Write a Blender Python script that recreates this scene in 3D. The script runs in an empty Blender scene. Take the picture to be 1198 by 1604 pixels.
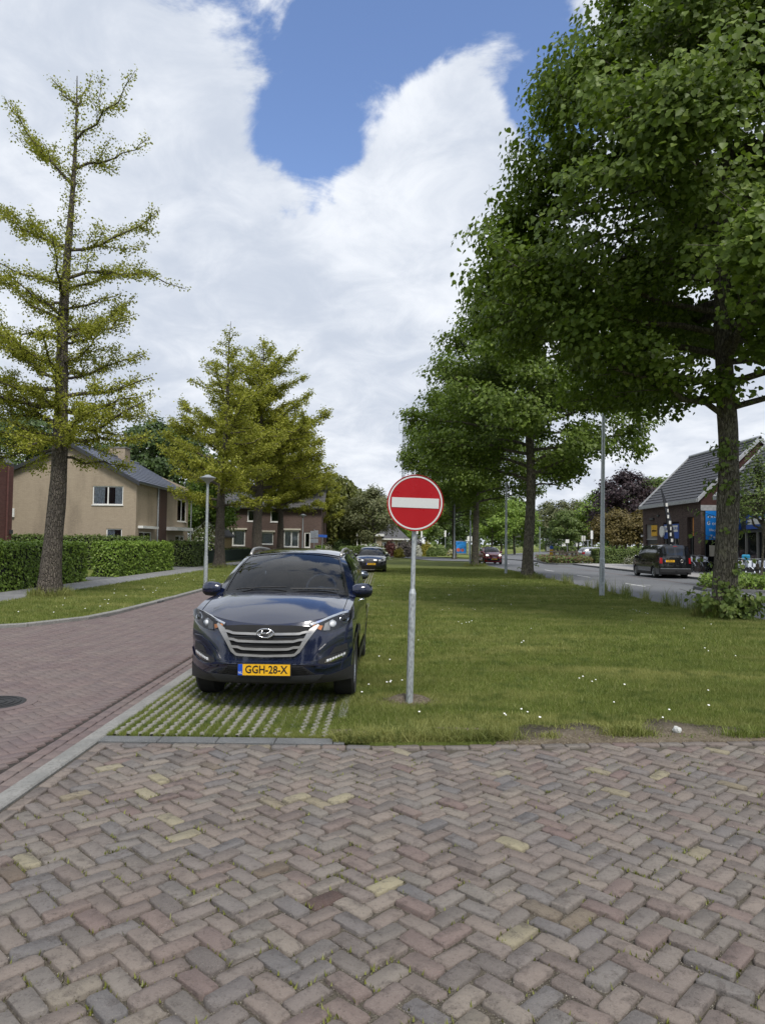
import bpy, bmesh, math, random
import numpy as np
from mathutils import Vector, Matrix, Euler
R = math.radians
random.seed(7); RNG = np.random.default_rng(7)
scene = bpy.context.scene
COL = scene.collection

# ------------------------------------------------------------------ camera
F_PX, CAM_H, CX, CY = 1110.0, 1.72, 599.0, 802.0
ROLL, PITCH = R(0.7), math.atan(48 / F_PX)
cam = bpy.data.cameras.new('camera'); cam_o = bpy.data.objects.new('camera', cam); COL.objects.link(cam_o)
cam.sensor_fit = 'VERTICAL'; cam.sensor_height = 36.0; cam.lens = F_PX / 1604 * 36.0
cam.clip_start = 0.05; cam.clip_end = 3000
cam_o.matrix_world = Matrix.Translation((0, 0, CAM_H)) @ Matrix.Rotation(math.pi / 2 + PITCH, 4, 'X') @ Matrix.Rotation(ROLL, 4, 'Z')
scene.camera = cam_o

def ray(px, py):
    u, v = px - CX, py - CY
    a = u * math.cos(ROLL) + v * math.sin(ROLL); b = -u * math.sin(ROLL) + v * math.cos(ROLL)
    x, z = a / F_PX, -b / F_PX
    return Vector((x, math.cos(PITCH) - z * math.sin(PITCH), math.sin(PITCH) + z * math.cos(PITCH)))
def g(px, py, z=0.0):            # pixel -> point on the ground
    d = ray(px, py); t = (z - CAM_H) / d.z; return Vector((d.x * t, d.y * t, z))
def at(px, py, Y):               # pixel -> point at a known distance
    d = ray(px, py); t = Y / d.y; return Vector((d.x * t, Y, CAM_H + d.z * t))

# ------------------------------------------------------------------ sky and sun
SUN_EL, SUN_AZ = R(55), R(160)       # azimuth of the sun measured clockwise from +Y; behind and right of the camera
world = bpy.data.worlds.new('World'); scene.world = world; world.use_nodes = True
wn, wl = world.node_tree.nodes, world.node_tree.links
wn.clear()
def W(t, **k):
    n = wn.new(t)
    for a, b in k.items(): setattr(n, a, b)
    return n
wout = W('ShaderNodeOutputWorld'); wbg = W('ShaderNodeBackground'); wl.new(wbg.outputs[0], wout.inputs[0])
wbg.inputs['Strength'].default_value = 0.15
sky = W('ShaderNodeTexSky', sky_type='NISHITA'); sky.sun_disc = False
sky.sun_elevation = SUN_EL; sky.sun_rotation = SUN_AZ; sky.air_density = 1.0; sky.dust_density = 0.6; sky.ozone_density = 2.0
tc = W('ShaderNodeTexCoord'); sep = W('ShaderNodeSeparateXYZ'); wl.new(tc.outputs['Generated'], sep.inputs[0])
def WM(op, a, b=None, c=None):
    n = W('ShaderNodeMath', operation=op)
    for i, v in enumerate((a, b, c)):
        if v is None: continue
        if isinstance(v, (int, float)): n.inputs[i].default_value = v
        else: wl.new(v, n.inputs[i])
    return n.outputs[0]
zz = WM('ADD', WM('MAXIMUM', sep.outputs[2], 0.0), 0.30)
div = W('ShaderNodeVectorMath', operation='DIVIDE'); wl.new(tc.outputs['Generated'], div.inputs[0])
cz = W('ShaderNodeCombineXYZ'); [wl.new(zz, cz.inputs[i]) for i in range(3)]; wl.new(cz.outputs[0], div.inputs[1])
def wnoise(scale, detail, rough, dist, off):
    m = W('ShaderNodeMapping'); m.inputs['Location'].default_value = off; wl.new(div.outputs[0], m.inputs[0])
    n = W('ShaderNodeTexNoise'); wl.new(m.outputs[0], n.inputs['Vector'])
    n.inputs['Scale'].default_value = scale; n.inputs['Detail'].default_value = detail
    n.inputs['Roughness'].default_value = rough; n.inputs['Distortion'].default_value = dist
    return n.outputs['Fac']
n1 = wnoise(2.6, 10, 0.56, 0.25, (3.1, 1.7, 0.4))
n2 = wnoise(1.7, 7, 0.5, 0.3, (7.3, 2.2, 1.0))
n3 = wnoise(6.5, 9, 0.62, 0.5, (1.3, 5.2, 2.0))
# gaps in the cloud cover, and one brighter bank, given as directions in the sky
def blob(px, py, k, amp):
    d = ray(px, py).normalized()
    dn = W('ShaderNodeVectorMath', operation='DOT_PRODUCT'); wl.new(tc.outputs['Generated'], dn.inputs[0]); dn.inputs[1].default_value = d
    return WM('MULTIPLY', WM('POWER', 2.71828, WM('MULTIPLY', WM('SUBTRACT', dn.outputs['Value'], 1.0), k)), amp)
dens = WM('ADD', WM('ADD', WM('MULTIPLY', n1, 0.85), WM('MULTIPLY', n3, 0.30)), 0.01)
for b in [(520, 110, 220, -0.17), (640, 30, 200, -0.16), (770, 35, 230, -0.17), (880, 130, 260, -0.2), (835, 215, 380, -0.19), (480, 225, 260, -0.16), (345, 280, 260, -0.10), (420, 60, 220, 0.05),
          (700, 190, 170, 0.16), (760, 130, 350, 0.07), (160, 160, 60, 0.08), (480, 480, 30, 0.12), (40, 520, 60, 0.16), (100, 700, 60, 0.12), (950, 20, 420, 0.06), (1000, 680, 30, 0.10)]:
    dens = WM('ADD', dens, blob(*b))
al = W('ShaderNodeMapRange', interpolation_type='SMOOTHSTEP'); wl.new(dens, al.inputs[0])
al.inputs[1].default_value = 0.45; al.inputs[2].default_value = 0.545
shade = W('ShaderNodeMapRange', interpolation_type='SMOOTHSTEP'); wl.new(WM('ADD', WM('MULTIPLY', n2, 0.62), WM('MULTIPLY', n3, 0.38)), shade.inputs[0])
shade.inputs[1].default_value = 0.36; shade.inputs[2].default_value = 0.64
ccol = W('ShaderNodeMix', data_type='RGBA'); wl.new(shade.outputs[0], ccol.inputs[0])
ccol.inputs[6].default_value = (2.5, 2.75, 3.2, 1); ccol.inputs[7].default_value = (3.85, 4.0, 4.25, 1)
skyb = W('ShaderNodeMix', data_type='RGBA', blend_type='MULTIPLY'); skyb.inputs[0].default_value = 1.0
wl.new(sky.outputs[0], skyb.inputs[6]); skyb.inputs[7].default_value = (0.76, 0.76, 0.84, 1)
mixc = W('ShaderNodeMix', data_type='RGBA'); wl.new(al.outputs[0], mixc.inputs[0]); wl.new(skyb.outputs[2], mixc.inputs[6]); wl.new(ccol.outputs[2], mixc.inputs[7])
wl.new(mixc.outputs[2], wbg.inputs['Color'])

sun = bpy.data.lights.new('sun', 'SUN'); sun.energy = 2.0; sun.angle = R(18); sun.color = (1.0, 0.96, 0.9)
sun_o = bpy.data.objects.new('sun', sun); COL.objects.link(sun_o)
sd = Vector((math.sin(SUN_AZ) * math.cos(SUN_EL), math.cos(SUN_AZ) * math.cos(SUN_EL), math.sin(SUN_EL)))
sun_o.rotation_euler = sd.to_track_quat('Z', 'Y').to_euler()

vs = scene.view_settings
scene.display_settings.display_device = 'sRGB'
vs.view_transform = 'Standard'; vs.look = 'None'; vs.gamma = 1.0; vs.use_curve_mapping = False; vs.exposure = 0.72
scene.render.engine = 'CYCLES'
scene.cycles.max_bounces = 8; scene.cycles.transparent_max_bounces = 12; scene.cycles.diffuse_bounces = 3
scene.cycles.use_denoising = True

# ------------------------------------------------------------------ object helpers
def tag(o, label=None, cat=None, group=None, kind=None):
    if label: o['label'] = label
    if cat: o['category'] = cat
    if group: o['group'] = group
    if kind: o['kind'] = kind
    return o
def link(o, parent=None):
    COL.objects.link(o)
    if parent is not None: o.parent = parent
    return o
def thing(name, label, cat, loc=(0, 0, 0), rz=0.0, group=None):
    o = bpy.data.objects.new(name, None); o.empty_display_size = 0.3
    o.location = loc; o.rotation_euler = (0, 0, rz); link(o)
    return tag(o, label, cat, group)
def copy_tree(o, parent=None):
    c = o.copy(); link(c, parent)
    for ch in list(o.children): copy_tree(ch, c)
    return c
def np_mesh(name, verts, faces, smooth=False, rnd=None):
    """verts (n,3); faces: one (m,k) array or list of index lists"""
    me = bpy.data.meshes.new(name)
    verts = np.asarray(verts, dtype=np.float32)
    if isinstance(faces, np.ndarray):
        m, k = faces.shape; loops = faces.ravel().astype(np.int32); starts = np.arange(0, m * k, k, dtype=np.int32)
    else:
        lens = np.array([len(f) for f in faces], dtype=np.int32); m = len(faces)
        loops = np.fromiter((i for f in faces for i in f), dtype=np.int32)
        starts = np.concatenate(([0], np.cumsum(lens)[:-1])).astype(np.int32) if m else np.zeros(0, np.int32)
    me.vertices.add(len(verts)); me.vertices.foreach_set('co', verts.ravel())
    me.loops.add(len(loops)); me.loops.foreach_set('vertex_index', loops)
    me.polygons.add(m); me.polygons.foreach_set('loop_start', starts)
    if smooth: me.polygons.foreach_set('use_smooth', np.ones(m, dtype=bool))
    me.update(calc_edges=True)
    if rnd is not None:
        a = me.attributes.new('rnd', 'FLOAT', 'FACE'); a.data.foreach_set('value', np.asarray(rnd, dtype=np.float32))
    return me
def mobj(name, me, mat, parent=None, loc=None):
    if mat is not None and not me.materials: me.materials.append(mat)
    o = bpy.data.objects.new(name, me); link(o, parent)
    if loc is not None: o.location = loc
    return o

class MB:
    """collects simple shapes into one mesh"""
    def __init__(s): s.v = []; s.f = []
    def add(s, vs, fs):
        n = len(s.v); s.v += [tuple(p) for p in vs]; s.f += [[i + n for i in f] for f in fs]; return s
    def box(s, x0, x1, y0, y1, z0, z1, ch=0.0):
        x0, x1 = min(x0, x1), max(x0, x1); y0, y1 = min(y0, y1), max(y0, y1); z0, z1 = min(z0, z1), max(z0, z1)
        if ch <= 0:
            return s.add([(x0, y0, z0), (x1, y0, z0), (x1, y1, z0), (x0, y1, z0), (x0, y0, z1), (x1, y0, z1), (x1, y1, z1), (x0, y1, z1)],
                         [[0, 3, 2, 1], [4, 5, 6, 7], [0, 1, 5, 4], [1, 2, 6, 5], [2, 3, 7, 6], [3, 0, 4, 7]])
        c = ch
        ring = lambda d, z: [(x0 + d, y0 + d, z), (x1 - d, y0 + d, z), (x1 - d, y1 - d, z), (x0 + d, y1 - d, z)]
        vs = ring(0, z0) + ring(0, z1 - c) + ring(c, z1)
        fs = [[3, 2, 1, 0], [8, 9, 10, 11]]
        for a in (0, 4):
            for i in range(4): j = (i + 1) % 4; fs.append([a + i, a + j, a + 4 + j, a + 4 + i])
        return s.add(vs, fs)
    def quad(s, a, b, c, d): return s.add([a, b, c, d], [[0, 1, 2, 3]])
    def tube(s, pts, rad, n=8, cap=True):
        pts = [Vector(p) for p in pts]
        rads = rad if isinstance(rad, (list, tuple)) else [rad] * len(pts)
        vs, fs = [], []
        prev = None
        for i, p in enumerate(pts):
            d = (pts[min(i + 1, len(pts) - 1)] - pts[max(i - 1, 0)]).normalized()
            ref = Vector((0, 0, 1)) if abs(d.z) < 0.9 else Vector((1, 0, 0))
            if prev is not None: u = (prev - d * prev.dot(d)).normalized()
            else: u = d.cross(ref).normalized()
            prev = u; w = d.cross(u)
            for k in range(n):
                a = 2 * math.pi * k / n
                vs.append(p + (u * math.cos(a) + w * math.sin(a)) * rads[i])
        for i in range(len(pts) - 1):
            for k in range(n):
                k2 = (k + 1) % n; fs.append([i * n + k, i * n + k2, (i + 1) * n + k2, (i + 1) * n + k])
        if cap: fs.append(list(range(n))[::-1]); fs.append([(len(pts) - 1) * n + k for k in range(n)])
        return s.add(vs, fs)
    def lathe(s, prof, n=20, loc=(0, 0, 0), axis='Z'):
        vs, fs = [], []
        for r, h in prof:
            for k in range(n):
                a = 2 * math.pi * k / n
                if axis == 'Z': p = (r * math.cos(a), r * math.sin(a), h)
                elif axis == 'X': p = (h, r * math.cos(a), r * math.sin(a))
                else: p = (r * math.sin(a), h, r * math.cos(a))
                vs.append((p[0] + loc[0], p[1] + loc[1], p[2] + loc[2]))
        for i in range(len(prof) - 1):
            for k in range(n):
                k2 = (k + 1) % n; fs.append([i * n + k, i * n + k2, (i + 1) * n + k2, (i + 1) * n + k])
        fs.append(list(range(n))[::-1]); fs.append([(len(prof) - 1) * n + k for k in range(n)])
        return s.add(vs, fs)
    def prism(s, poly, y0, y1, plane='XZ'):
        """extrude a 2D polygon; XZ -> along Y, XY -> along Z, YZ -> along X"""
        m = {'XZ': lambda p, d: (p[0], d, p[1]), 'XY': lambda p, d: (p[0], p[1], d), 'YZ': lambda p, d: (d, p[0], p[1])}[plane]
        n = len(poly)
        vs = [m(p, y0) for p in poly] + [m(p, y1) for p in poly]
        fs = [list(range(n)), list(range(n, 2 * n))[::-1]] + [[i, n + i, n + (i + 1) % n, (i + 1) % n] for i in range(n)]
        return s.add(vs, fs)
    def grid(s, P, wrap=False):
        """P[i][j] points"""
        ni, nj = len(P), len(P[0])
        vs = [p for row in P for p in row]
        return s.add(vs, [[i * nj + j, i * nj + j + 1, (i + 1) * nj + j + 1, (i + 1) * nj + j] for i in range(ni - 1) for j in range(nj - 1)])
    def build(s, name, mat, parent=None, smooth=False, sharp=None, merge=0.0, fix=True, loc=None):
        me = bpy.data.meshes.new(name); me.from_pydata([tuple(p) for p in s.v], [], s.f)
        if merge > 0 or fix:
            bm = bmesh.new(); bm.from_mesh(me)
            if merge > 0: bmesh.ops.remove_doubles(bm, verts=bm.verts, dist=merge)
            bmesh.ops.recalc_face_normals(bm, faces=bm.faces)
            bm.to_mesh(me); bm.free()
        if smooth:
            me.polygons.foreach_set('use_smooth', np.ones(len(me.polygons), dtype=bool))
            if sharp: me.set_sharp_from_angle(angle=R(sharp))
        me.update()
        return mobj(name, me, mat, parent, loc)
def sbox(name, mat, parent, *a, ch=0.0): return MB().box(*a, ch=ch).build(name, mat, parent)
def text_mesh(name, body, size, mat, parent, M, extrude=0.002, align='CENTER', sx=1.0, bold=0.0):
    cu = bpy.data.curves.new('lettering', 'FONT'); cu.body = body; cu.size = size; cu.align_x = align; cu.align_y = 'CENTER'
    cu.extrude = extrude; cu.offset = bold; cu.resolution_u = 2
    to = bpy.data.objects.new('lettering', cu); COL.objects.link(to)
    dg = bpy.context.evaluated_depsgraph_get(); me = bpy.data.meshes.new_from_object(to.evaluated_get(dg))
    bpy.data.objects.remove(to); bpy.data.curves.remove(cu)
    me.transform(M @ Matrix.Diagonal((sx, 1, 1, 1)))
    me.materials.clear()
    return mobj(name, me, mat, parent)
FRONT = Matrix.Rotation(math.pi / 2, 4, 'X')     # text in XY -> upright, read from -Y
def sstep(a, b, x):
    t = min(1, max(0, (x - a) / (b - a))); return t * t * (3 - 2 * t)
def interp(x, pts):
    if x <= pts[0][0]: return pts[0][1]
    for (a, b), (c, d) in zip(pts, pts[1:]):
        if x <= c: return b + (d - b) * (x - a) / (c - a)
    return pts[-1][1]
def sinterp(x, pts):       # monotone-ish smooth interpolation
    xs = [p[0] for p in pts]; ys = [p[1] for p in pts]; n = len(pts)
    if x <= xs[0]: return ys[0]
    if x >= xs[-1]: return ys[-1]
    i = next(k for k in range(n - 1) if x <= xs[k + 1])
    h = xs[i + 1] - xs[i]; t = (x - xs[i]) / h
    def m(k):
        if k == 0 or k == n - 1:
            j = 0 if k == 0 else n - 2; return (ys[j + 1] - ys[j]) / (xs[j + 1] - xs[j])
        a = (ys[k] - ys[k - 1]) / (xs[k] - xs[k - 1]); b = (ys[k + 1] - ys[k]) / (xs[k + 1] - xs[k])
        return 0 if a * b <= 0 else 2 * a * b / (a + b)
    return ys[i] * (2 * t**3 - 3 * t**2 + 1) + m(i) * h * (t**3 - 2 * t**2 + t) + ys[i + 1] * (-2 * t**3 + 3 * t**2) + m(i + 1) * h * (t**3 - t**2)
# ------------------------------------------------------------------ materials
class NT:
    def __init__(s, name):
        s.m = bpy.data.materials.new(name); s.m.use_nodes = True; s.n = s.m.node_tree.nodes; s.l = s.m.node_tree.links
        s.n.clear(); s.out = s.n.new('ShaderNodeOutputMaterial')
    def N(s, t, **k):
        n = s.n.new(t)
        for a, b in k.items(): setattr(n, a, b)
        return n
    def set(s, sock, v):
        if isinstance(v, bpy.types.NodeSocket): s.l.new(v, sock)
        elif isinstance(v, (tuple, list)) and len(v) == 3 and sock.type == 'RGBA': sock.default_value = (*v, 1)
        else: sock.default_value = v
    def math(s, op, a, b=None, c=None, clamp=False):
        n = s.N('ShaderNodeMath', operation=op, use_clamp=clamp)
        for i, v in enumerate((a, b, c)):
            if v is not None: s.set(n.inputs[i], v)
        return n.outputs[0]
    def mix(s, f, a, b, blend='MIX'):
        n = s.N('ShaderNodeMix', data_type='RGBA', blend_type=blend)
        s.set(n.inputs[0], f); s.set(n.inputs[6], a); s.set(n.inputs[7], b); return n.outputs[2]
    def coord(s, kind='Object', scale=None):
        t = s.N('ShaderNodeTexCoord').outputs[kind]
        if kind == 'World': pass
        if scale is not None:
            m = s.N('ShaderNodeMapping'); s.l.new(t, m.inputs[0]); m.inputs['Scale'].default_value = scale; t = m.outputs[0]
        return t
    def pos(s): return s.N('ShaderNodeNewGeometry').outputs['Position']
    def noise(s, vec, scale, detail=4, rough=0.55, dist=0.0, out='Fac'):
        n = s.N('ShaderNodeTexNoise'); s.l.new(vec, n.inputs['Vector']); n.inputs['Scale'].default_value = scale
        n.inputs['Detail'].default_value = detail; n.inputs['Roughness'].default_value = rough; n.inputs['Distortion'].default_value = dist
        return n.outputs[out]
    def rng(s, v, a, b, c=0.0, d=1.0, smooth=True):
        n = s.N('ShaderNodeMapRange', interpolation_type='SMOOTHSTEP' if smooth else 'LINEAR'); s.set(n.inputs[0], v)
        for i, x in enumerate((a, b, c, d)): n.inputs[i + 1].default_value = x
        return n.outputs[0]
    def ramp(s, v, stops, mode='LINEAR'):
        n = s.N('ShaderNodeValToRGB'); n.color_ramp.interpolation = mode; s.set(n.inputs[0], v)
        e = n.color_ramp.elements
        while len(e) < len(stops): e.new(0.5)
        for k, (p, c) in enumerate(stops): e[k].position = p; e[k].color = (*c, 1)
        return n.outputs[0]
    def rnd(s):
        a = s.N('ShaderNodeAttribute', attribute_name='rnd').outputs['Fac']; o = s.N('ShaderNodeObjectInfo').outputs['Random']
        return s.math('FRACT', s.math('ADD', a, o))
    def bump(s, h, strength=0.3, dist=0.01):
        n = s.N('ShaderNodeBump'); n.inputs['Strength'].default_value = strength; n.inputs['Distance'].default_value = dist; s.l.new(h, n.inputs['Height'])
        return n.outputs[0]
    def pbr(s, color, rough=0.6, metal=0.0, normal=None, spec=0.5, coat=0.0, **kw):
        b = s.N('ShaderNodeBsdfPrincipled'); s.set(b.inputs['Base Color'], color); s.set(b.inputs['Roughness'], rough); s.set(b.inputs['Metallic'], metal)
        b.inputs['Specular IOR Level'].default_value = spec; b.inputs['Coat Weight'].default_value = coat
        if coat: b.inputs['Coat Roughness'].default_value = 0.03
        if normal is not None: s.l.new(normal, b.inputs['Normal'])
        for k, v in kw.items(): s.set(b.inputs[k.replace('_', ' ')], v)
        return b.outputs[0]
    def done(s, sh, disp=None): s.l.new(sh, s.out.inputs[0]); return s.m
def plain(name, col, rough=0.6, metal=0.0, var=0.12, scale=6.0, bump=0.0, **kw):
    t = NT(name); p = t.coord('Object'); n = t.noise(p, scale, 5)
    c = t.mix(t.rng(n, 0.3, 0.7), tuple(x * (1 - var) for x in col), tuple(min(1, x * (1 + var)) for x in col))
    nm = t.bump(t.noise(p, scale * 6, 4), bump, 0.01) if bump else None
    return t.done(t.pbr(c, t.rng(n, 0.2, 0.8, max(0, rough - 0.08), min(1, rough + 0.08)), metal, nm, **kw))
M = {}
def brick_mat(name, stops, pit=0.35, dirt=(0.05, 0.045, 0.04), rough=0.85, cs=1.0, grime=0.5):
    t = NT(name); r = t.rnd(); p = t.pos()
    c = t.ramp(r, stops)
    sft = t.N('ShaderNodeVectorMath', operation='ADD'); t.l.new(p, sft.inputs[0]); cb = t.N('ShaderNodeCombineXYZ'); t.l.new(t.math('MULTIPLY', r, 37.0), cb.inputs[2]); t.l.new(cb.outputs[0], sft.inputs[1]); q = sft.outputs[0]
    big = t.noise(p, 1.6 * cs, 5, 0.6); med = t.noise(q, 16 * cs, 6, 0.65, 0.4); fine = t.noise(q, 55 * cs, 7, 0.7); vf = t.noise(q, 190 * cs, 4, 0.65)
    vo = t.N('ShaderNodeTexVoronoi'); t.l.new(q, vo.inputs['Vector']); vo.inputs['Scale'].default_value = 95 * cs
    c = t.mix(t.rng(big, 0.35, 0.7, 0, 0.30), c, (0.20, 0.18, 0.155))
    c = t.mix(t.rng(med, 0.50, 0.68, 0, grime), c, tuple(0.45 * x for x in stops[0][1]))
    c = t.mix(t.rng(fine, 0.53, 0.70, 0, pit), c, dirt)
    c = t.mix(t.rng(vf, 0.52, 0.75, 0.0, 0.45), c, (0.33, 0.30, 0.26))
    pits = t.rng(vo.outputs['Distance'], 0.05, 0.28, 1.0, 0.0); c = t.mix(t.math('MULTIPLY', pits, t.rng(med, 0.45, 0.6, 0, pit * 1.6)), c, dirt)
    h = t.math('ADD', t.math('MULTIPLY', fine, 0.6), t.math('SUBTRACT', t.math('MULTIPLY', vf, 0.35), t.math('MULTIPLY', pits, 0.35)))
    h = t.math('ADD', h, t.math('MULTIPLY', med, 0.8))
    return t.done(t.pbr(c, t.rng(fine, 0.3, 0.7, rough - 0.12, rough + 0.05), 0, t.bump(h, 0.8, 0.009), 0.3))
M['brick_old'] = brick_mat('worn paving brick', [(0.0, (0.145, 0.116, 0.104)), (0.15, (0.20, 0.165, 0.142)), (0.3, (0.135, 0.128, 0.128)), (0.42, (0.215, 0.185, 0.155)),
    (0.55, (0.16, 0.115, 0.105)), (0.66, (0.18, 0.162, 0.142)), (0.76, (0.125, 0.108, 0.10)), (0.88, (0.21, 0.175, 0.15)), (0.955, (0.165, 0.14, 0.128)), (0.97, (0.28, 0.25, 0.165)), (0.982, (0.26, 0.23, 0.155)), (1.0, (0.085, 0.055, 0.048))], 0.5)
M['brick_road'] = brick_mat('red road brick', [(0.0, (0.135, 0.10, 0.098)), (0.35, (0.16, 0.12, 0.114)), (0.7, (0.14, 0.107, 0.107)), (1.0, (0.18, 0.135, 0.126))], 0.2, (0.05, 0.04, 0.04), 0.8, 1.0, 0.2)
def ground_mat(name, cols, s1, s2, bump=0.4, rough=0.95):
    t = NT(name); p = t.pos(); a = t.noise(p, s1, 6, 0.6); b = t.noise(p, s2, 6, 0.65)
    c = t.mix(t.rng(a, 0.35, 0.65), cols[0], cols[1]); c = t.mix(t.rng(b, 0.45, 0.7), c, cols[2])
    return t.done(t.pbr(c, rough, 0, t.bump(b, bump, 0.02), 0.2))
M['joint'] = ground_mat('sandy brick joint', ((0.055, 0.048, 0.038), (0.085, 0.074, 0.058), (0.17, 0.15, 0.12)), 5, 160)
M['joint_dark'] = ground_mat('dark brick joint', ((0.035, 0.03, 0.028), (0.05, 0.045, 0.04), (0.07, 0.06, 0.055)), 5, 120)
M['soil'] = ground_mat('bare soil', ((0.075, 0.06, 0.042), (0.12, 0.098, 0.07), (0.21, 0.18, 0.135)), 4, 60)
M['asphalt'] = ground_mat('grey asphalt', ((0.125, 0.13, 0.14), (0.15, 0.155, 0.165), (0.19, 0.195, 0.2)), 0.25, 90, 0.25, 0.85)
M['concrete'] = ground_mat('weathered concrete', ((0.20, 0.20, 0.19), (0.26, 0.255, 0.24), (0.165, 0.16, 0.15)), 3, 40, 0.35, 0.9)
M['concrete_dark'] = ground_mat('dark exposed aggregate', ((0.10, 0.105, 0.108), (0.14, 0.145, 0.148), (0.21, 0.21, 0.205)), 4, 130, 0.5, 0.9)
M['rib'] = ground_mat('pale concrete rib', ((0.22, 0.215, 0.19), (0.28, 0.27, 0.24), (0.16, 0.15, 0.125)), 3, 55, 0.4, 0.9)
M['white_line'] = plain('road paint', (0.6, 0.6, 0.58), 0.7, scale=20, var=0.2)
def lawn_mat():
    t = NT('mown lawn'); p = t.pos()
    st = t.N('ShaderNodeMapping'); t.l.new(p, st.inputs[0]); st.inputs['Scale'].default_value = (0.28, 1.6, 1)
    a = t.noise(st.outputs[0], 0.55, 6, 0.6, 0.6); b = t.noise(p, 1.3, 6, 0.65); f = t.noise(p, 38, 6, 0.7); ff = t.noise(p, 130, 4, 0.7)
    c = t.mix(t.rng(a, 0.3, 0.7), (0.13, 0.16, 0.036), (0.215, 0.235, 0.07))
    c = t.mix(t.rng(b, 0.55, 0.75, 0, 0.55), c, (0.25, 0.245, 0.09))
    c = t.mix(t.rng(f, 0.35, 0.65, 0.5, 0), c, (0.065, 0.09, 0.02))
    c = t.mix(t.rng(ff, 0.55, 0.8, 0, 0.5), c, (0.17, 0.20, 0.06))
    h = t.math('ADD', f, t.math('MULTIPLY', ff, 0.6))
    return t.done(t.pbr(c, 0.9, 0, t.bump(h, 0.9, 0.03), 0.15))
M['lawn'] = lawn_mat()
def leaf_mat(name, stops, trans=0.35, rough=0.5, spec=0.35, patch=None):
    t = NT(name); r = t.rnd(); c = t.ramp(r, stops)
    if patch:
        st = t.N('ShaderNodeMapping'); t.l.new(t.pos(), st.inputs[0]); st.inputs['Scale'].default_value = (0.35, 1.5, 1)
        c = t.mix(t.rng(t.noise(st.outputs[0], 0.8, 5, 0.6, 0.5), 0.45, 0.64, 0, 0.9), c, patch[0]); c = t.mix(t.rng(t.noise(t.pos(), 2.6, 5, 0.65), 0.5, 0.66, 0, 0.85), c, patch[1])
    n = t.noise(t.pos(), 0.9, 3); c = t.mix(t.rng(n, 0.35, 0.7, 0, 0.45), c, tuple(0.5 * (stops[0][1][i] + stops[1][1][i]) * 0.7 for i in range(3)))
    b = t.pbr(c, rough, 0, None, spec)
    tr = t.N('ShaderNodeBsdfTranslucent'); t.l.new(t.mix(0.5, c, t.mix(1.0, c, (1.0, 1.1, 0.35), 'MULTIPLY')), tr.inputs[0])
    mx = t.N('ShaderNodeMixShader'); mx.inputs[0].default_value = trans; t.l.new(b, mx.inputs[1]); t.l.new(tr.outputs[0], mx.inputs[2])
    return t.done(mx.outputs[0])
M['leaf_lime'] = leaf_mat('lime leaf', [(0, (0.088, 0.141, 0.017)), (0.45, (0.127, 0.189, 0.024)), (0.85, (0.172, 0.243, 0.040)), (1, (0.258, 0.331, 0.064))], 0.42)
M['leaf_shoot'] = leaf_mat('young lime leaf', [(0, (0.106, 0.163, 0.027)), (0.5, (0.150, 0.213, 0.044)), (1, (0.225, 0.275, 0.075))], 0.3)
M['leaf_ginkgo'] = leaf_mat('ginkgo leaf', [(0, (0.230, 0.255, 0.031)), (0.5, (0.315, 0.329, 0.044)), (1, (0.420, 0.411, 0.069))], 0.4, 0.6)
M['leaf_hedge'] = leaf_mat('hedge leaf', [(0, (0.121, 0.203, 0.024)), (0.5, (0.179, 0.276, 0.038)), (1, (0.259, 0.348, 0.065))], 0.3)
M['leaf_dark'] = leaf_mat('dark leaf', [(0, (0.044, 0.078, 0.021)), (0.5, (0.066, 0.109, 0.028)), (1, (0.101, 0.155, 0.040))], 0.25)
M['leaf_mid'] = leaf_mat('mid green leaf', [(0, (0.085, 0.132, 0.031)), (0.5, (0.124, 0.178, 0.044)), (1, (0.186, 0.240, 0.062))], 0.3)
M['leaf_grey'] = leaf_mat('grey green leaf', [(0, (0.115, 0.135, 0.054)), (0.5, (0.155, 0.169, 0.074)), (1, (0.216, 0.216, 0.108))], 0.3)
M['leaf_willow'] = leaf_mat('willow leaf', [(0, (0.12, 0.14, 0.035)), (0.5, (0.16, 0.18, 0.045)), (1, (0.22, 0.23, 0.07))], 0.35)
M['leaf_maroon'] = leaf_mat('maroon leaf', [(0, (0.022, 0.014, 0.018)), (0.5, (0.035, 0.02, 0.025)), (1, (0.055, 0.032, 0.034))], 0.2)
M['leaf_brown'] = leaf_mat('bronze leaf', [(0, (0.11, 0.085, 0.025)), (0.5, (0.15, 0.12, 0.035)), (1, (0.20, 0.15, 0.05))], 0.3)
M['leaf_red'] = leaf_mat('red leaf', [(0, (0.08, 0.025, 0.025)), (0.5, (0.12, 0.04, 0.035)), (1, (0.17, 0.07, 0.05))], 0.25)
M['leaf_yellow'] = leaf_mat('yellow leaf', [(0, (0.22, 0.19, 0.02)), (0.5, (0.3, 0.27, 0.03)), (1, (0.38, 0.34, 0.06))], 0.25)
M['leaf_white'] = leaf_mat('white blossom', [(0, (0.35, 0.36, 0.28)), (0.5, (0.55, 0.55, 0.48)), (1, (0.72, 0.72, 0.66))], 0.2)
M['leaf_twig'] = leaf_mat('grey brown twig', [(0, (0.085, 0.072, 0.065)), (0.5, (0.12, 0.10, 0.09)), (1, (0.16, 0.14, 0.12))], 0.15)
M['grass'] = leaf_mat('grass blade', [(0, (0.12, 0.16, 0.03)), (0.5, (0.18, 0.225, 0.048)), (0.85, (0.245, 0.285, 0.075)), (1, (0.42, 0.38, 0.18))], 0.3, 0.55, 0.3, ((0.32, 0.32, 0.11), (0.09, 0.135, 0.03)))
M['moss'] = leaf_mat('moss', [(0, (0.13, 0.15, 0.02)), (0.5, (0.18, 0.19, 0.03)), (1, (0.22, 0.23, 0.06))], 0.1)
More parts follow.
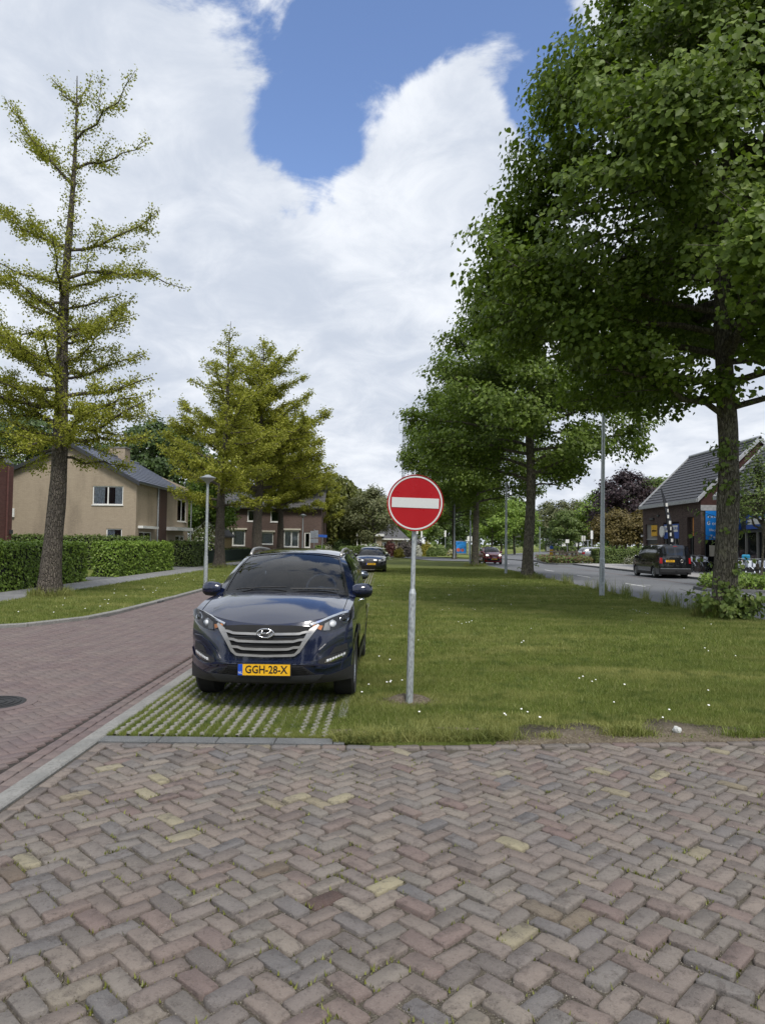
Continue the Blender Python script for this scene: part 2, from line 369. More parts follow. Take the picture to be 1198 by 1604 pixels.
M['petal'] = plain('white petal', (0.8, 0.8, 0.76), 0.6)
def bark_mat(name, a, b, c, sc=1.0, lich=0.5):
    t = NT(name); p = t.coord('Object', (1, 1, 0.3)); q = t.coord('Object')
    n = t.noise(p, 20 * sc, 8, 0.72, 0.8); l = t.noise(q, 6 * sc, 7, 0.72); v = t.N('ShaderNodeTexVoronoi', feature='DISTANCE_TO_EDGE'); t.l.new(p, v.inputs['Vector']); v.inputs['Scale'].default_value = 17 * sc
    cr = t.rng(v.outputs['Distance'], 0.0, 0.18, 0, 1); f = t.math('MULTIPLY', t.rng(n, 0.32, 0.66), t.math('ADD', t.math('MULTIPLY', cr, 0.6), 0.4))
    col = t.mix(f, a, b); col = t.mix(t.rng(l, 0.52, 0.62, 0, lich), col, c)
    h = t.math('ADD', n, t.math('MULTIPLY', cr, 0.6))
    return t.done(t.pbr(col, 0.92, 0, t.bump(h, 1.0, 0.06), 0.2))
M['bark'] = bark_mat('lime bark', (0.062, 0.055, 0.043), (0.237, 0.213, 0.169), (0.263, 0.250, 0.163))
M['bark_g'] = bark_mat('ginkgo bark', (0.068, 0.058, 0.049), (0.216, 0.186, 0.155), (0.243, 0.223, 0.169), 1.2, 0.3)
M['wood'] = bark_mat('weathered timber', (0.12, 0.10, 0.08), (0.22, 0.19, 0.155), (0.18, 0.17, 0.13), 1.5, 0.3)
def galv():
    t = NT('galvanised steel'); p = t.coord('Object', (1, 1, 0.45)); v = t.N('ShaderNodeTexVoronoi'); t.l.new(p, v.inputs['Vector']); v.inputs['Scale'].default_value = 55
    n = t.noise(p, 30, 5, 0.65, 0.6); st = t.noise(t.coord('Object', (6, 6, 0.6)), 3, 4)
    f = t.math('ADD', t.math('MULTIPLY', v.outputs['Distance'], 0.5), t.math('MULTIPLY', n, 0.8))
    c = t.mix(t.rng(f, 0.35, 0.8), (0.27, 0.295, 0.31), (0.50, 0.53, 0.545)); c = t.mix(t.rng(st, 0.5, 0.7, 0, 0.3), c, (0.25, 0.26, 0.26))
    return t.done(t.pbr(c, t.rng(f, 0.3, 0.8, 0.38, 0.6), 0.55, t.bump(f, 0.15, 0.004), 0.5))
M['galv'] = galv()
M['galv_d'] = plain('dull grey steel', (0.30, 0.32, 0.335), 0.5, 0.4, 0.15, 12)
def paint(name, col, metal=0.0, rough=0.16, coat=1.0):
    t = NT(name); p = t.coord('Object'); n = t.noise(p, 350, 2); d = t.noise(p, 3, 5)
    c = t.mix(t.rng(n, 0.35, 0.7, 0, 0.35), col, tuple(min(1, x * 1.5 + 0.002) for x in col))
    c = t.mix(t.rng(d, 0.55, 0.8, 0, 0.02), c, (0.2, 0.19, 0.17))
    return t.done(t.pbr(c, rough, metal, None, 0.5, coat))
M['navy'] = paint('navy car paint', (0.005, 0.0085, 0.029)); M['black_paint'] = paint('black car paint', (0.008, 0.008, 0.009)); M['red_paint'] = paint('red car paint', (0.20, 0.012, 0.018))
M['grey_paint'] = paint('slate blue car paint', (0.06, 0.075, 0.10), 0.5); M['white_paint'] = paint('white car paint', (0.6, 0.6, 0.6), 0.0); M['silver_paint'] = paint('silver car paint', (0.4, 0.41, 0.42), 0.6)
M['cladding'] = plain('black textured plastic', (0.018, 0.018, 0.019), 0.55, var=0.2, scale=90, bump=0.1); M['gloss_black'] = plain('gloss black plastic', (0.008, 0.008, 0.009), 0.16)
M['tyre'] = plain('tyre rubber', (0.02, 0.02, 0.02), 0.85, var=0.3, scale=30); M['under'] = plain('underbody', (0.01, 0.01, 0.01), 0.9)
M['rim'] = plain('alloy', (0.45, 0.46, 0.47), 0.3, 0.9); M['satin'] = plain('satin silver trim', (0.36, 0.35, 0.335), 0.35, 0.7, 0.05); M['chrome'] = plain('chrome', (0.75, 0.75, 0.76), 0.08, 1.0, 0.02)
M['skid'] = plain('dark grey bumper trim', (0.035, 0.037, 0.04), 0.5, scale=60)
M['plate'] = plain('yellow number plate', (0.80, 0.44, 0.012), 0.45, var=0.04); M['plate_blue'] = plain('plate blue', (0.01, 0.07, 0.45), 0.4); M['ink'] = plain('black lettering', (0.012, 0.012, 0.012), 0.5)
M['interior'] = plain('dark interior', (0.022, 0.024, 0.03), 0.8, var=0.25, scale=20); M['seat'] = plain('seat fabric', (0.035, 0.037, 0.045), 0.85, var=0.25, scale=40)
def glass_mat(name, tint, refl=1.0, f0=0.035):
    t = NT(name); tr = t.N('ShaderNodeBsdfTransparent'); tr.inputs[0].default_value = (*tint, 1)
    gl = t.N('ShaderNodeBsdfGlossy'); gl.inputs['Roughness'].default_value = 0.015; gl.inputs[0].default_value = (refl, refl, refl, 1)
    fr = t.N('ShaderNodeFresnel'); fr.inputs[0].default_value = 1.52
    mx = t.N('ShaderNodeMixShader'); t.l.new(fr.outputs[0], mx.inputs[0]); t.l.new(tr.outputs[0], mx.inputs[1]); t.l.new(gl.outputs[0], mx.inputs[2])
    return t.done(mx.outputs[0])
M['windscreen'] = glass_mat('tinted windscreen', (0.55, 0.63, 0.74)); M['lens'] = glass_mat('clear lamp lens', (0.9, 0.92, 0.94))
M['dark_glass'] = plain('dark window glass', (0.006, 0.008, 0.010), 0.03, var=0.02, spec=0.6)
M['pane'] = plain('house window glass', (0.02, 0.024, 0.028), 0.04, var=0.1, spec=0.6); M['curtain'] = plain('net curtain', (0.72, 0.73, 0.74), 0.9, var=0.25, scale=10)
M['red_lens'] = plain('red lamp lens', (0.35, 0.012, 0.016), 0.15); M['amber'] = plain('amber lens', (0.55, 0.2, 0.05), 0.2); M['lamp_white'] = plain('white lamp lens', (0.7, 0.71, 0.72), 0.15)
def emis(name, col, s):
    t = NT(name); e = t.N('ShaderNodeEmission'); e.inputs[0].default_value = (*col, 1); e.inputs[1].default_value = s; return t.done(e.outputs[0])
M['lit_lamp'] = emis('lit headlamp', (1, 0.93, 0.75), 3.0)
M['sign_red'] = plain('red sign face', (0.38, 0.006, 0.012), 0.3, var=0.04, scale=3); M['sign_white'] = plain('white reflective sheet', (0.60, 0.61, 0.60), 0.5, var=0.05, scale=160); M['sign_rim'] = plain('sign rim', (0.5, 0.5, 0.5), 0.4)
M['white'] = plain('white paint', (0.72, 0.72, 0.69), 0.5, var=0.06); M['cream'] = plain('cream paint', (0.6, 0.56, 0.46), 0.6, var=0.06)
M['blue'] = plain('blue sign', (0.005, 0.19, 0.62), 0.45, var=0.05); M['deep_blue'] = plain('deep blue sign', (0.02, 0.08, 0.36), 0.4, var=0.1); M['yellow'] = plain('yellow sign', (0.66, 0.36, 0.01), 0.45, var=0.05)
M['street_blue'] = plain('street name blue', (0.03, 0.12, 0.5), 0.4); M['orange_wood'] = plain('orange wood panel', (0.5, 0.2, 0.04), 0.6, var=0.2, scale=8)
M['anthracite'] = plain('anthracite frame', (0.035, 0.037, 0.04), 0.45); M['metal_edge'] = plain('pale metal verge', (0.42, 0.43, 0.44), 0.45, 0.3); M['grey_panel'] = plain('grey panel', (0.19, 0.185, 0.17), 0.6)
M['dark_green'] = plain('dark green fence', (0.012, 0.028, 0.02), 0.6); M['grey_sign'] = plain('back of sign', (0.30, 0.33, 0.37), 0.45, 0.3)
M['steel_black'] = plain('black bicycle tube', (0.015, 0.015, 0.017), 0.35); M['bike_white'] = plain('white bicycle part', (0.62, 0.66, 0.74), 0.4); M['bike_blue'] = plain('light blue case', (0.02, 0.26, 0.45), 0.5)
M['skin'] = plain('skin', (0.45, 0.24, 0.17), 0.5); M['cloth_dark'] = plain('dark coat', (0.02, 0.023, 0.03), 0.85, scale=40); M['hair'] = plain('short grey brown hair', (0.09, 0.065, 0.05), 0.7)
def wall_mat(name, c1, c2, mortar, sx, stain=0.3, bw=0.21, bh=0.065):
    t = NT(name); p = t.coord('Object'); s = t.N('ShaderNodeSeparateXYZ'); t.l.new(p, s.inputs[0])
    cb = t.N('ShaderNodeCombineXYZ'); t.l.new(t.math('ADD', s.outputs[0], s.outputs[1]), cb.inputs[0]); t.l.new(s.outputs[2], cb.inputs[1])
    b = t.N('ShaderNodeTexBrick'); t.l.new(cb.outputs[0], b.inputs['Vector']); b.inputs['Scale'].default_value = 1.0
    for k, v in (('Brick Width', bw), ('Row Height', bh), ('Mortar Size', 0.008), ('Bias', 0.0)): b.inputs[k].default_value = v
    b.inputs['Color1'].default_value = (*c1, 1); b.inputs['Color2'].default_value = (*c2, 1); b.inputs['Mortar'].default_value = (*mortar, 1)
    w = t.noise(t.coord('Object', (1, 1, 0.25)), 0.8, 6, 0.65); f = t.noise(p, 12, 5, 0.7)
    c = t.mix(t.rng(w, 0.45, 0.7, 0, stain), b.outputs[0], tuple(x * 0.55 for x in c1)); c = t.mix(t.rng(f, 0.4, 0.7, 0, 0.3), c, tuple(x * 1.25 for x in c2))
    return t.done(t.pbr(c, 0.9, 0, t.bump(b.outputs['Fac'], -0.4, 0.01), 0.2))
M['wall_beige'] = wall_mat('beige brick wall', (0.33, 0.27, 0.20), (0.375, 0.31, 0.23), (0.31, 0.255, 0.19), 1, 0.6)
M['wall_red'] = wall_mat('dark red brick wall', (0.10, 0.042, 0.038), (0.135, 0.06, 0.053), (0.085, 0.06, 0.055), 1, 0.2)
M['wall_brown'] = wall_mat('brown brick wall', (0.11, 0.074, 0.064), (0.145, 0.10, 0.086), (0.10, 0.082, 0.072), 1, 0.25)
M['wall_shop'] = wall_mat('dark brown brick wall', (0.07, 0.048, 0.043), (0.12, 0.088, 0.076), (0.05, 0.042, 0.038), 1, 0.2)
M['wall_gable'] = wall_mat('dark maroon brick gable', (0.05, 0.024, 0.022), (0.075, 0.036, 0.032), (0.04, 0.026, 0.025), 1, 0.2)
M['roof_grey'] = plain('grey roof tile', (0.055, 0.055, 0.06), 0.6, var=0.25, scale=5); M['roof_slate'] = plain('blue grey roof', (0.085, 0.095, 0.135), 0.42, var=0.2, scale=4, bump=0.3); M['roof_dark'] = plain('dark roof', (0.07, 0.068, 0.07), 0.6, var=0.2)
M['solar'] = plain('solar panel', (0.012, 0.025, 0.09), 0.12, 0.2); M['cheese'] = plain('ochre plaster', (0.3, 0.22, 0.1), 0.8)
def tile_mat(name, a, b, m, s):
    t = NT(name); p = t.pos(); br = t.N('ShaderNodeTexBrick'); t.l.new(p, br.inputs['Vector']); br.inputs['Scale'].default_value = 1; br.inputs['Brick Width'].default_value = s; br.inputs['Row Height'].default_value = s; br.inputs['Mortar Size'].default_value = 0.008
    br.inputs['Color1'].default_value = (*a, 1); br.inputs['Color2'].default_value = (*b, 1); br.inputs['Mortar'].default_value = (*m, 1)
    n = t.noise(p, 1.2, 6, 0.65); c = t.mix(t.rng(n, 0.4, 0.7, 0, 0.4), br.outputs[0], tuple(x * 0.7 for x in a))
    return t.done(t.pbr(c, 0.88, 0, t.bump(br.outputs['Fac'], -0.3, 0.01), 0.25))
M['path'] = tile_mat('grey pavement tile', (0.20, 0.20, 0.205), (0.25, 0.25, 0.25), (0.09, 0.09, 0.085), 0.3); M['plaza'] = tile_mat('pale plaza tile', (0.33, 0.32, 0.31), (0.39, 0.38, 0.37), (0.2, 0.19, 0.18), 0.3)
M['far_brick'] = tile_mat('far clinker', (0.14, 0.105, 0.102), (0.165, 0.125, 0.12), (0.08, 0.06, 0.06), 0.2)
# ------------------------------------------------------------------ ground, roads, lawns
def sheet(name, poly, z, mat, kind='structure', parent=None, skirt=False):
    ar = sum(a[0] * b[1] - b[0] * a[1] for a, b in zip(poly, list(poly[1:]) + [poly[0]]))
    if ar < 0: poly = list(poly)[::-1]
    n = len(poly); sk = 0.05
    me = np_mesh(name, [(p[0], p[1], z) for p in poly] + [(p[0], p[1], z - sk) for p in poly], [list(range(n))] + ([[i, n + i, n + (i + 1) % n, (i + 1) % n] for i in range(n)] if skirt else []))
    o = mobj(name, me, mat, parent)
    if kind: o['kind'] = kind
    return o
def inview(x, y, m=0.4): return abs(x) < 0.56 * y + m
sheet('ground', [(-900, -200), (900, -200), (900, 1600), (-900, 1600)], -0.07, M['lawn'])

# herringbone
def herring(w, x0, x1, y0, y1, rot=R(45), keep=lambda x, y: True):
    """yield (cx, cy, angle) of 2:1 bricks laid in herringbone, pitch w"""
    c, s = math.cos(rot), math.sin(rot)
    cs = [(x * c + y * s, -x * s + y * c) for x in (x0, x1) for y in (y0, y1)]
    a0, a1 = int(min(p[0] for p in cs) / w) - 2, int(max(p[0] for p in cs) / w) + 2
    b0, b1 = int(min(p[1] for p in cs) / w) - 2, int(max(p[1] for p in cs) / w) + 2
    out = []
    for j in range(b0, b1):
        for i in range(a0, a1):
            m = (i - j) % 4
            if m == 0: u, v, ang = (i + 1) * w, (j + 0.5) * w, 0.0
            elif m == 2: u, v, ang = (i + 0.5) * w, j * w, math.pi / 2
            else: continue
            x, y = u * c - v * s, u * s + v * c
            if x0 < x < x1 and y0 < y < y1 and keep(x, y): out.append((x, y, ang + rot))
    return out
def brick_shape(L, Wd, seed, n=3, depth=0.06, rr=0.014, ch=0.007, wob=0.004):
    r = random.Random(seed); hx, hy = L / 2, Wd / 2; out = []
    for sx, sy, a0 in ((1, 1, 0), (-1, 1, 90), (-1, -1, 180), (1, -1, 270)):
        rc = rr * r.uniform(0.6, 1.9)
        for k in range(n):
            a = R(a0 + 90 * k / (n - 1)); out.append((sx * (hx - rc) + rc * math.cos(a) + r.uniform(-wob, wob), sy * (hy - rc) + rc * math.sin(a) + r.uniform(-wob, wob) * 0.6))
    m = len(out); vs = []
    for d, z in ((0.0, -depth), (0.0, -ch * 1.2), (ch, 0.0)):
        for x, y in out:
            l = math.hypot(x, y); f = 1 - d / l * 1.3 if d else 1
            vs.append((x * f, y * f, z + (r.uniform(-0.0025, 0.0025) if d else 0)))
    fs = [[a * m + i, a * m + (i + 1) % m, (a + 1) * m + (i + 1) % m, (a + 1) * m + i] for a in (0, 1) for i in range(m)] + [[2 * m + i for i in range(m)]]
    return np.array(vs), fs
def join_bricks(name, placed, variants, mat, parent):
    """placed: (variant, x, y, z, ang, tilt_x, tilt_y)"""
    V, Fs, rn, n = [], [], [], 0
    for k, x, y, z, a, tx, ty in placed:
        v, f = variants[k]
        q = np.array(Euler((tx, ty, a)).to_matrix()); V.append(v @ q.T + (x, y, z)); r = random.random()
        for ff in f: Fs.append([i + n for i in ff]); rn.append(r)
        n += len(v)
    o = mobj(name, np_mesh(name, np.concatenate(V), Fs, rnd=rn), mat, parent); o['kind'] = 'stuff'; return o

# --- foreground paving: old bricks in herringbone
KX = -2.40                                    # right face of the concrete kerb between the two paved areas
def front_edge(x): return 6.12 if x < 0 else 6.12 + 0.085 * x
fore = sheet('foreground_paving', [(KX, 0.8), (9, 0.8), (9, 6.9), (0, 6.16), (KX, 6.16)], -0.020, M['joint'])
BW = 0.1045
bricks = herring(BW, KX + 0.03, 6.0, 1.2, 6.6, keep=lambda x, y: inview(x, y) and y < front_edge(x) - 0.17 and y > 1.9 and x > KX + 0.19 + 0.02)
variants = [brick_shape(2 * BW - 0.013, BW - 0.013, 50 + k, rr=0.014, ch=0.0055, wob=0.005) for k in range(8)]
bmeshes = [np_mesh('brick', v, f) for v, f in variants]
bricks.sort(key=lambda b: b[1] + 0.15 * abs(b[0]))
rest = []
for i, (x, y, a) in enumerate(bricks):
    k = random.randrange(8); z = random.gauss(0, 0.004) + 0.006 * math.sin(x * 2.1 + 1) * math.sin(y * 1.7); tx, ty = random.gauss(0, 0.026), random.gauss(0, 0.026); a += random.gauss(0, 0.026) + random.choice((0, math.pi))
    x += random.gauss(0, 0.0035); y += random.gauss(0, 0.0035)
    if y > 2.15 and i < 700 and sum(1 for c in fore.children) < 285:
        o = mobj('brick', bmeshes[k], M['brick_old'], fore, (x, y, z)); o.rotation_euler = (tx, ty, a)
        s = random.uniform(0.96, 1.02); o.scale = (s, random.uniform(0.95, 1.02), 1)
    else: rest.append((k, x, y, z, a, tx, ty))
# soldier course along the far edge and along the kerb
y = None; x = -2.2
for row in range(1):
    x = KX + 0.13
    while x < 6.0:
        rest.append((random.randrange(8), x, front_edge(x) - 0.075, random.gauss(0, 0.002), math.atan(0.085 if x > 0 else 0) + random.gauss(0, 0.01), 0, 0)); x += 2 * BW
y = 2.6
while y < 5.95:
    rest.append((random.randrange(8), KX + 0.075, y, -0.002, math.pi / 2, 0, random.gauss(0, 0.01))); y += 2 * BW
join_bricks('paving_bricks', rest, variants, M['brick_old'], fore)
# grit and moss in the joints
def in_joint(x, y, w=BW):
    c, s = math.cos(R(45)), math.sin(R(45)); u, v = (x * c + y * s) / w, (-x * s + y * c) / w
    i, j = math.floor(u), math.floor(v); m = (i - j) % 4; fu, fv = u - i, v - j
    if m == 0: d = min(fu, fv, 1 - fv)
    elif m == 1: d = min(1 - fu, fv, 1 - fv)
    elif m == 2: d = min(fu, 1 - fu, 1 - fv)
    else: d = min(fu, 1 - fu, fv)
    return d < 0.11
V, Fs, rn = [], [], []
for _ in range(110000):
    y = 2.2 + 3.9 * random.random() ** 1.5; x = random.uniform(-0.58, 0.58) * y
    if x < KX + 0.1 or not in_joint(x, y): continue
    if len(Fs) > 3 * 16000: break
    s = random.uniform(0.0010, 0.0024) * (1.8 if random.random() < 0.08 else 1); z = -0.014 + random.random() * 0.007; n = len(V); a = random.random() * 6
    V += [(x + s * math.cos(a + q), y + s * math.sin(a + q), z) for q in (0, 2.1, 4.2)] + [(x, y, z + s * 1.3)]
    Fs += [[n, n + 1, n + 3], [n + 1, n + 2, n + 3], [n + 2, n, n + 3]]
mobj('joint_grit', np_mesh('joint_grit', V, Fs), plain('pale grit', (0.23, 0.21, 0.175), 0.9, var=0.6, scale=120), fore)['kind'] = 'stuff'
V, Fs, rn = [], [], []
spots = [(random.uniform(-0.6, 0.6) * (yy := random.uniform(2.3, 6.0)), yy) for _ in range(600)]
for sx, sy in spots:
    if sx < KX + 0.1: continue
    for _ in range(random.randint(6, 34)):
        x, y = random.gauss(sx, 0.035), random.gauss(sy, 0.035)
        if not in_joint(x, y): continue
        a = random.random() * 6.3; h = random.uniform(0.006, 0.02); s = random.uniform(0.003, 0.006); l = random.uniform(0.2, 1.2)
        n = len(V); V += [(x - s * math.sin(a), y + s * math.cos(a), -0.012), (x + s * math.sin(a), y - s * math.cos(a), -0.012), (x + h * l * math.cos(a), y + h * l * math.sin(a), -0.006 + h)]
        Fs.append([n, n + 1, n + 2]); rn.append(random.random())
mobj('joint_moss', np_mesh('joint_moss', V, Fs, rnd=rn), M['moss'], fore)['kind'] = 'stuff'

# --- residential street: smooth red clinkers
bed = sheet('residential_road', [(-2.54, 1), (-2.54, 95), (-6.12, 95), (-6.12, 16.8), (-6.3, 15.2), (-6.9, 13.9), (-7.9, 13.15), (-9.5, 12.8), (-16, 12.6), (-16, 1)], -0.020, M['joint_dark'])
def on_road(x, y):
    if x > -2.80: return False
    if y > 16.8: return x > -6.08
    if y < 12.55: return True
    return math.hypot(x + 6.0 + 3.6, y - 16.8) > 3.62 or (x > -6.05) if x > -9.6 else y < 12.75
rb = herring(0.104, -9.5, -2.62, 3.9, 30, keep=lambda x, y: inview(x, y) and on_road(x, y))
rb.sort(key=lambda b: math.hypot(b[0], b[1]))
def flat_brick(L, Wd, ch=0.004, depth=0.04):
    vs = []
    for d, z in ((0, -depth), (0, -ch), (ch, 0)):
        vs += [(-L / 2 + d, -Wd / 2 + d, z), (L / 2 - d, -Wd / 2 + d, z), (L / 2 - d, Wd / 2 - d, z), (-L / 2 + d, Wd / 2 - d, z)]
    fs = [[a + i, a + (i + 1) % 4, a + 4 + (i + 1) % 4, a + 4 + i] for a in (0, 4) for i in range(4)] + [[8, 9, 10, 11]]
    return np.array(vs), fs
rv = [flat_brick(0.208 - 0.005, 0.104 - 0.005)]; rme = np_mesh('brick', *rv[0]); placed = []
for i, (x, y, a) in enumerate(rb):
    z, tx, ty = random.gauss(0, 0.0008), random.gauss(0, 0.004), random.gauss(0, 0.004)
    if math.hypot(x + 4.05, y - 7.45) < 0.36: continue           # the manhole
    if i < 290: o = mobj('brick', rme, M['brick_road'], bed, (x, y, z)); o.rotation_euler = (tx, ty, a)
    else: placed.append((0, x, y, z, a, tx, ty))
for col, xx in enumerate((-2.615, -2.725)):                      # two gutter courses beside the kerb
    y = 3.9 + 0.1 * col
    while y < 30: placed.append((0, xx, y, -0.012 + 0.004 * col, math.pi / 2, 0, 0)); y += 0.208
join_bricks('road_bricks', placed, rv, M['brick_road'], bed)
sheet('residential_road_far', [(-2.60, 30), (-6.10, 30), (-6.10, 95), (-2.60, 95)], -0.004, M['far_brick'])
mh = thing('manhole_cover', 'round iron manhole cover set in the red brick road', 'manhole cover', (-4.05, 7.45, -0.01))
MB().lathe([(0.45, -0.02), (0.45, 0.014), (0.36, 0.016)], 32).build('frame', M['brick_road'], mh); MB().lathe([(0.34, 0.0), (0.34, 0.018), (0.30, 0.021)], 32).build('lid', M['cladding'], mh)
m = MB()
for r in (0.08, 0.15, 0.22, 0.28): m.lathe([(r + 0.012, 0.018), (r + 0.01, 0.027), (r - 0.01, 0.027), (r - 0.012, 0.018)], 28)
m.build('ring', M['cladding'], mh)

# --- kerbs: rows of single stones
def kerb_row(name, pts, wid, h, step, mat, z0=-0.05):
    root = bpy.data.objects.new(name, None); link(root); root['kind'] = 'structure'
    P = [Vector((p[0], p[1], 0)) for p in pts]
    for a, b in zip(P, P[1:]):
        L = (b - a).length; n = max(1, round(L / step)); d = (b - a) / L; ang = math.atan2(d.y, d.x)
        me = MB().box(-L / n / 2 + 0.004, L / n / 2 - 0.004, -wid / 2, wid / 2, z0, h, ch=0.012)
        bmm = None
        for k in range(n):
            c = a + d * (L * (k + 0.5) / n)
            if bmm is None: o = me.build('kerb_stone', mat, root); bmm = o.data
            else: o = mobj('kerb_stone', bmm, mat, root)
            o.location = c; o.location.z = random.gauss(0, 0.002); o.rotation_euler.z = ang + random.gauss(0, 0.003)
    return root
kerb_row('street_kerb', [(-2.48, 1.5), (-2.48, 34)], 0.15, 0.006, 1.0, M['concrete'])
VK = [(-16, 12.62), (-9.5, 12.82), (-7.9, 13.17), (-6.92, 13.92), (-6.32, 15.22), (-6.15, 16.8), (-6.15, 60)]
kerb_row('verge_kerb', VK, 0.16, 0.065, 1.0, M['concrete'])
sheet('verge', [(-6.2, 60), (-6.2, 16.8), (-6.38, 15.25), (-6.96, 14.0), (-7.93, 13.22), (-9.5, 12.87), (-16, 12.67), (-16, 16), (-9.9, 17.2), (-9.9, 60)], 0.052, M['lawn'])
sheet('footpath', [(-9.9, 14.6), (-9.9, 62), (-11.75, 62), (-11.75, 14.6)], 0.044, M['path'])
sheet('footpath_side', [(-16, 15.5), (-9.9, 17.5), (-11.7, 20.5), (-16, 20.5)], 0.048, M['path'])
sheet('driveway', [(-11.7, 29.0), (-11.7, 31.6), (-20, 31.6), (-20, 29.0)], 0.048, M['concrete_dark'])
sheet('drive_paving', [(-11.7, 40.6), (-11.7, 45.0), (-16, 45.0), (-16, 40.6)], 0.048, M['concrete_dark'])
sheet('gardens', [(-11.75, 12), (-11.75, 110), (-70, 110), (-70, 12)], 0.038, M['lawn'])
dr = thing('storm_drain', 'black iron drain inlet set in the concrete verge kerb', 'drain', (-6.07, 19.6, 0))
m = MB().box(-0.004, 0.014, -0.25, 0.25, 0.008, 0.052); m.build('frame', M['cladding'], dr)
for k in range(4): sbox('bar', M['galv_d'], dr, 0.014, 0.02, -0.2 + k * 0.12, -0.17 + k * 0.12, 0.012, 0.05)

# --- parking strip of grass pavers
strip = sheet('parking_strip', [(KX, 6.28), (-0.42, 6.28), (-0.42, 66), (KX, 66)], -0.006, M['soil'])
NR = 18
for k in range(NR):
    x0 = KX + 0.075 + k * 0.108; V, Fs = [], []; y, i, n = 6.3, 0, 0
    hid = 1.0 if k < 13 else 0.55
    while y < 50:
        st = 0.032 if y < 16 else 0.2
        gone = math.sin(x0 * 9 + y * 2.3) + math.sin(y * 5.1 - x0 * 4) * 0.7 > (1.25 if k < 13 else 0.25) and y < 12
        ph = 0.017 * math.sin(i * 1.57 + k) if st < 0.1 else 0
        w = random.uniform(0.011, 0.018) * (0.75 + 0.4 * math.sin(i * 0.785 + k) ** 2)
        top = 0.017 if not gone else 0.002
        V += [(x0 - w - 0.006 + ph, y, -0.01), (x0 - w + ph, y, top), (x0 + w + ph, y, top), (x0 + w + 0.006 + ph, y, -0.01)]
        if n: Fs += [[n - 4 + q, n - 3 + q, n + 1 + q, n + q] for q in range(3)]
        n += 4; i += 1; y += st
    o = mobj('concrete_rib', np_mesh('concrete_rib', V, Fs, smooth=False), M['rib'], strip)
kerb_row('strip_edge', [(-0.37, 7.0), (-0.37, 50)], 0.1, 0.012, 1.0, M['concrete'])
m = bpy.data.objects.new('aggregate_border', None); link(m); m['kind'] = 'structure'
x = KX
while x < -0.35:
    w = min(0.5, -0.3 - x); sbox('border_slab', M['concrete_dark'], m, x + 0.003, x + w - 0.003, 6.125, 6.285, -0.06, 0.004, ch=0.006); x += w

# --- lawn and main road
ROAD_L = [(30, 13.2), (14, 13.6), (11, 14.4), (9.4, 15.9), (8.55, 17.6), (8.25, 20), (8.3, 31), (8.4, 45), (8.3, 60), (8.6, 70), (9.8, 80), (12.4, 92), (16.8, 107), (25.5, 135), (36, 165), (60, 220)]
ROAD_R = [(72, 212), (47, 152), (38, 128), (30, 108), (23, 92), (19.4, 80), (17.6, 71), (16.4, 62), (16.4, 10), (30, 10)]
sheet('main_road', ROAD_L + ROAD_R, 0.0, M['asphalt'])
LAWN = [(-0.42, 6.25), (0.0, 6.14), (4, 6.47), (9, 6.9), (16, 7.5), (16, 13.2), (14, 13.65), (11.03, 14.46), (9.45, 15.95), (8.62, 17.65), (8.32, 20), (8.36, 31), (8.46, 45), (8.36, 60), (8.3, 67), (5, 69), (1.0, 84), (-0.42, 86)]
lawn = sheet('lawn', LAWN, 0.006, M['lawn'], skirt=True)
sheet('side_path', [(-2.4, 86), (0, 85.5), (2.2, 83), (5.0, 70.4), (8.6, 69), (9.6, 79), (6, 88), (3, 92), (-2.4, 93)], 0.012, M['asphalt'])
sheet('far_lawn', [(-12, 94), (3, 93.5), (7, 89), (10.6, 86), (14, 100), (24, 135), (24, 190), (-40, 190), (-40, 94)], 0.02, M['lawn'])
sheet('parking_lane_line', [(14.0, 21), (14.14, 21), (14.14, 61), (14.0, 61)], 0.004, M['far_brick'])
for k in range(6):
    y = 22.5 + k * 8.0
    if k == 0: continue
    sheet('road_marking', [(11.05, y - 0.5), (11.17, y - 0.5), (11.17, y + 2.0), (11.05, y + 2.0)], 0.004, M['white_line'])
sheet('road_marking', [(10.75, 30.9), (11.75, 31.05), (11.75, 31.2), (10.75, 31.05)], 0.0045, M['white_line'])
kerb_row('plaza_kerb', [(16.48, 31.5), (16.48, 61)], 0.16, 0.12, 1.0, M['concrete_dark'])
sheet('plaza', [(16.56, 31), (45, 31), (45, 66), (18.5, 66), (16.56, 61)], 0.112, M['plaza'])
sheet('back_pavement', [(18.6, 66), (45, 66), (45, 75), (20, 75)], 0.09, M['path'])

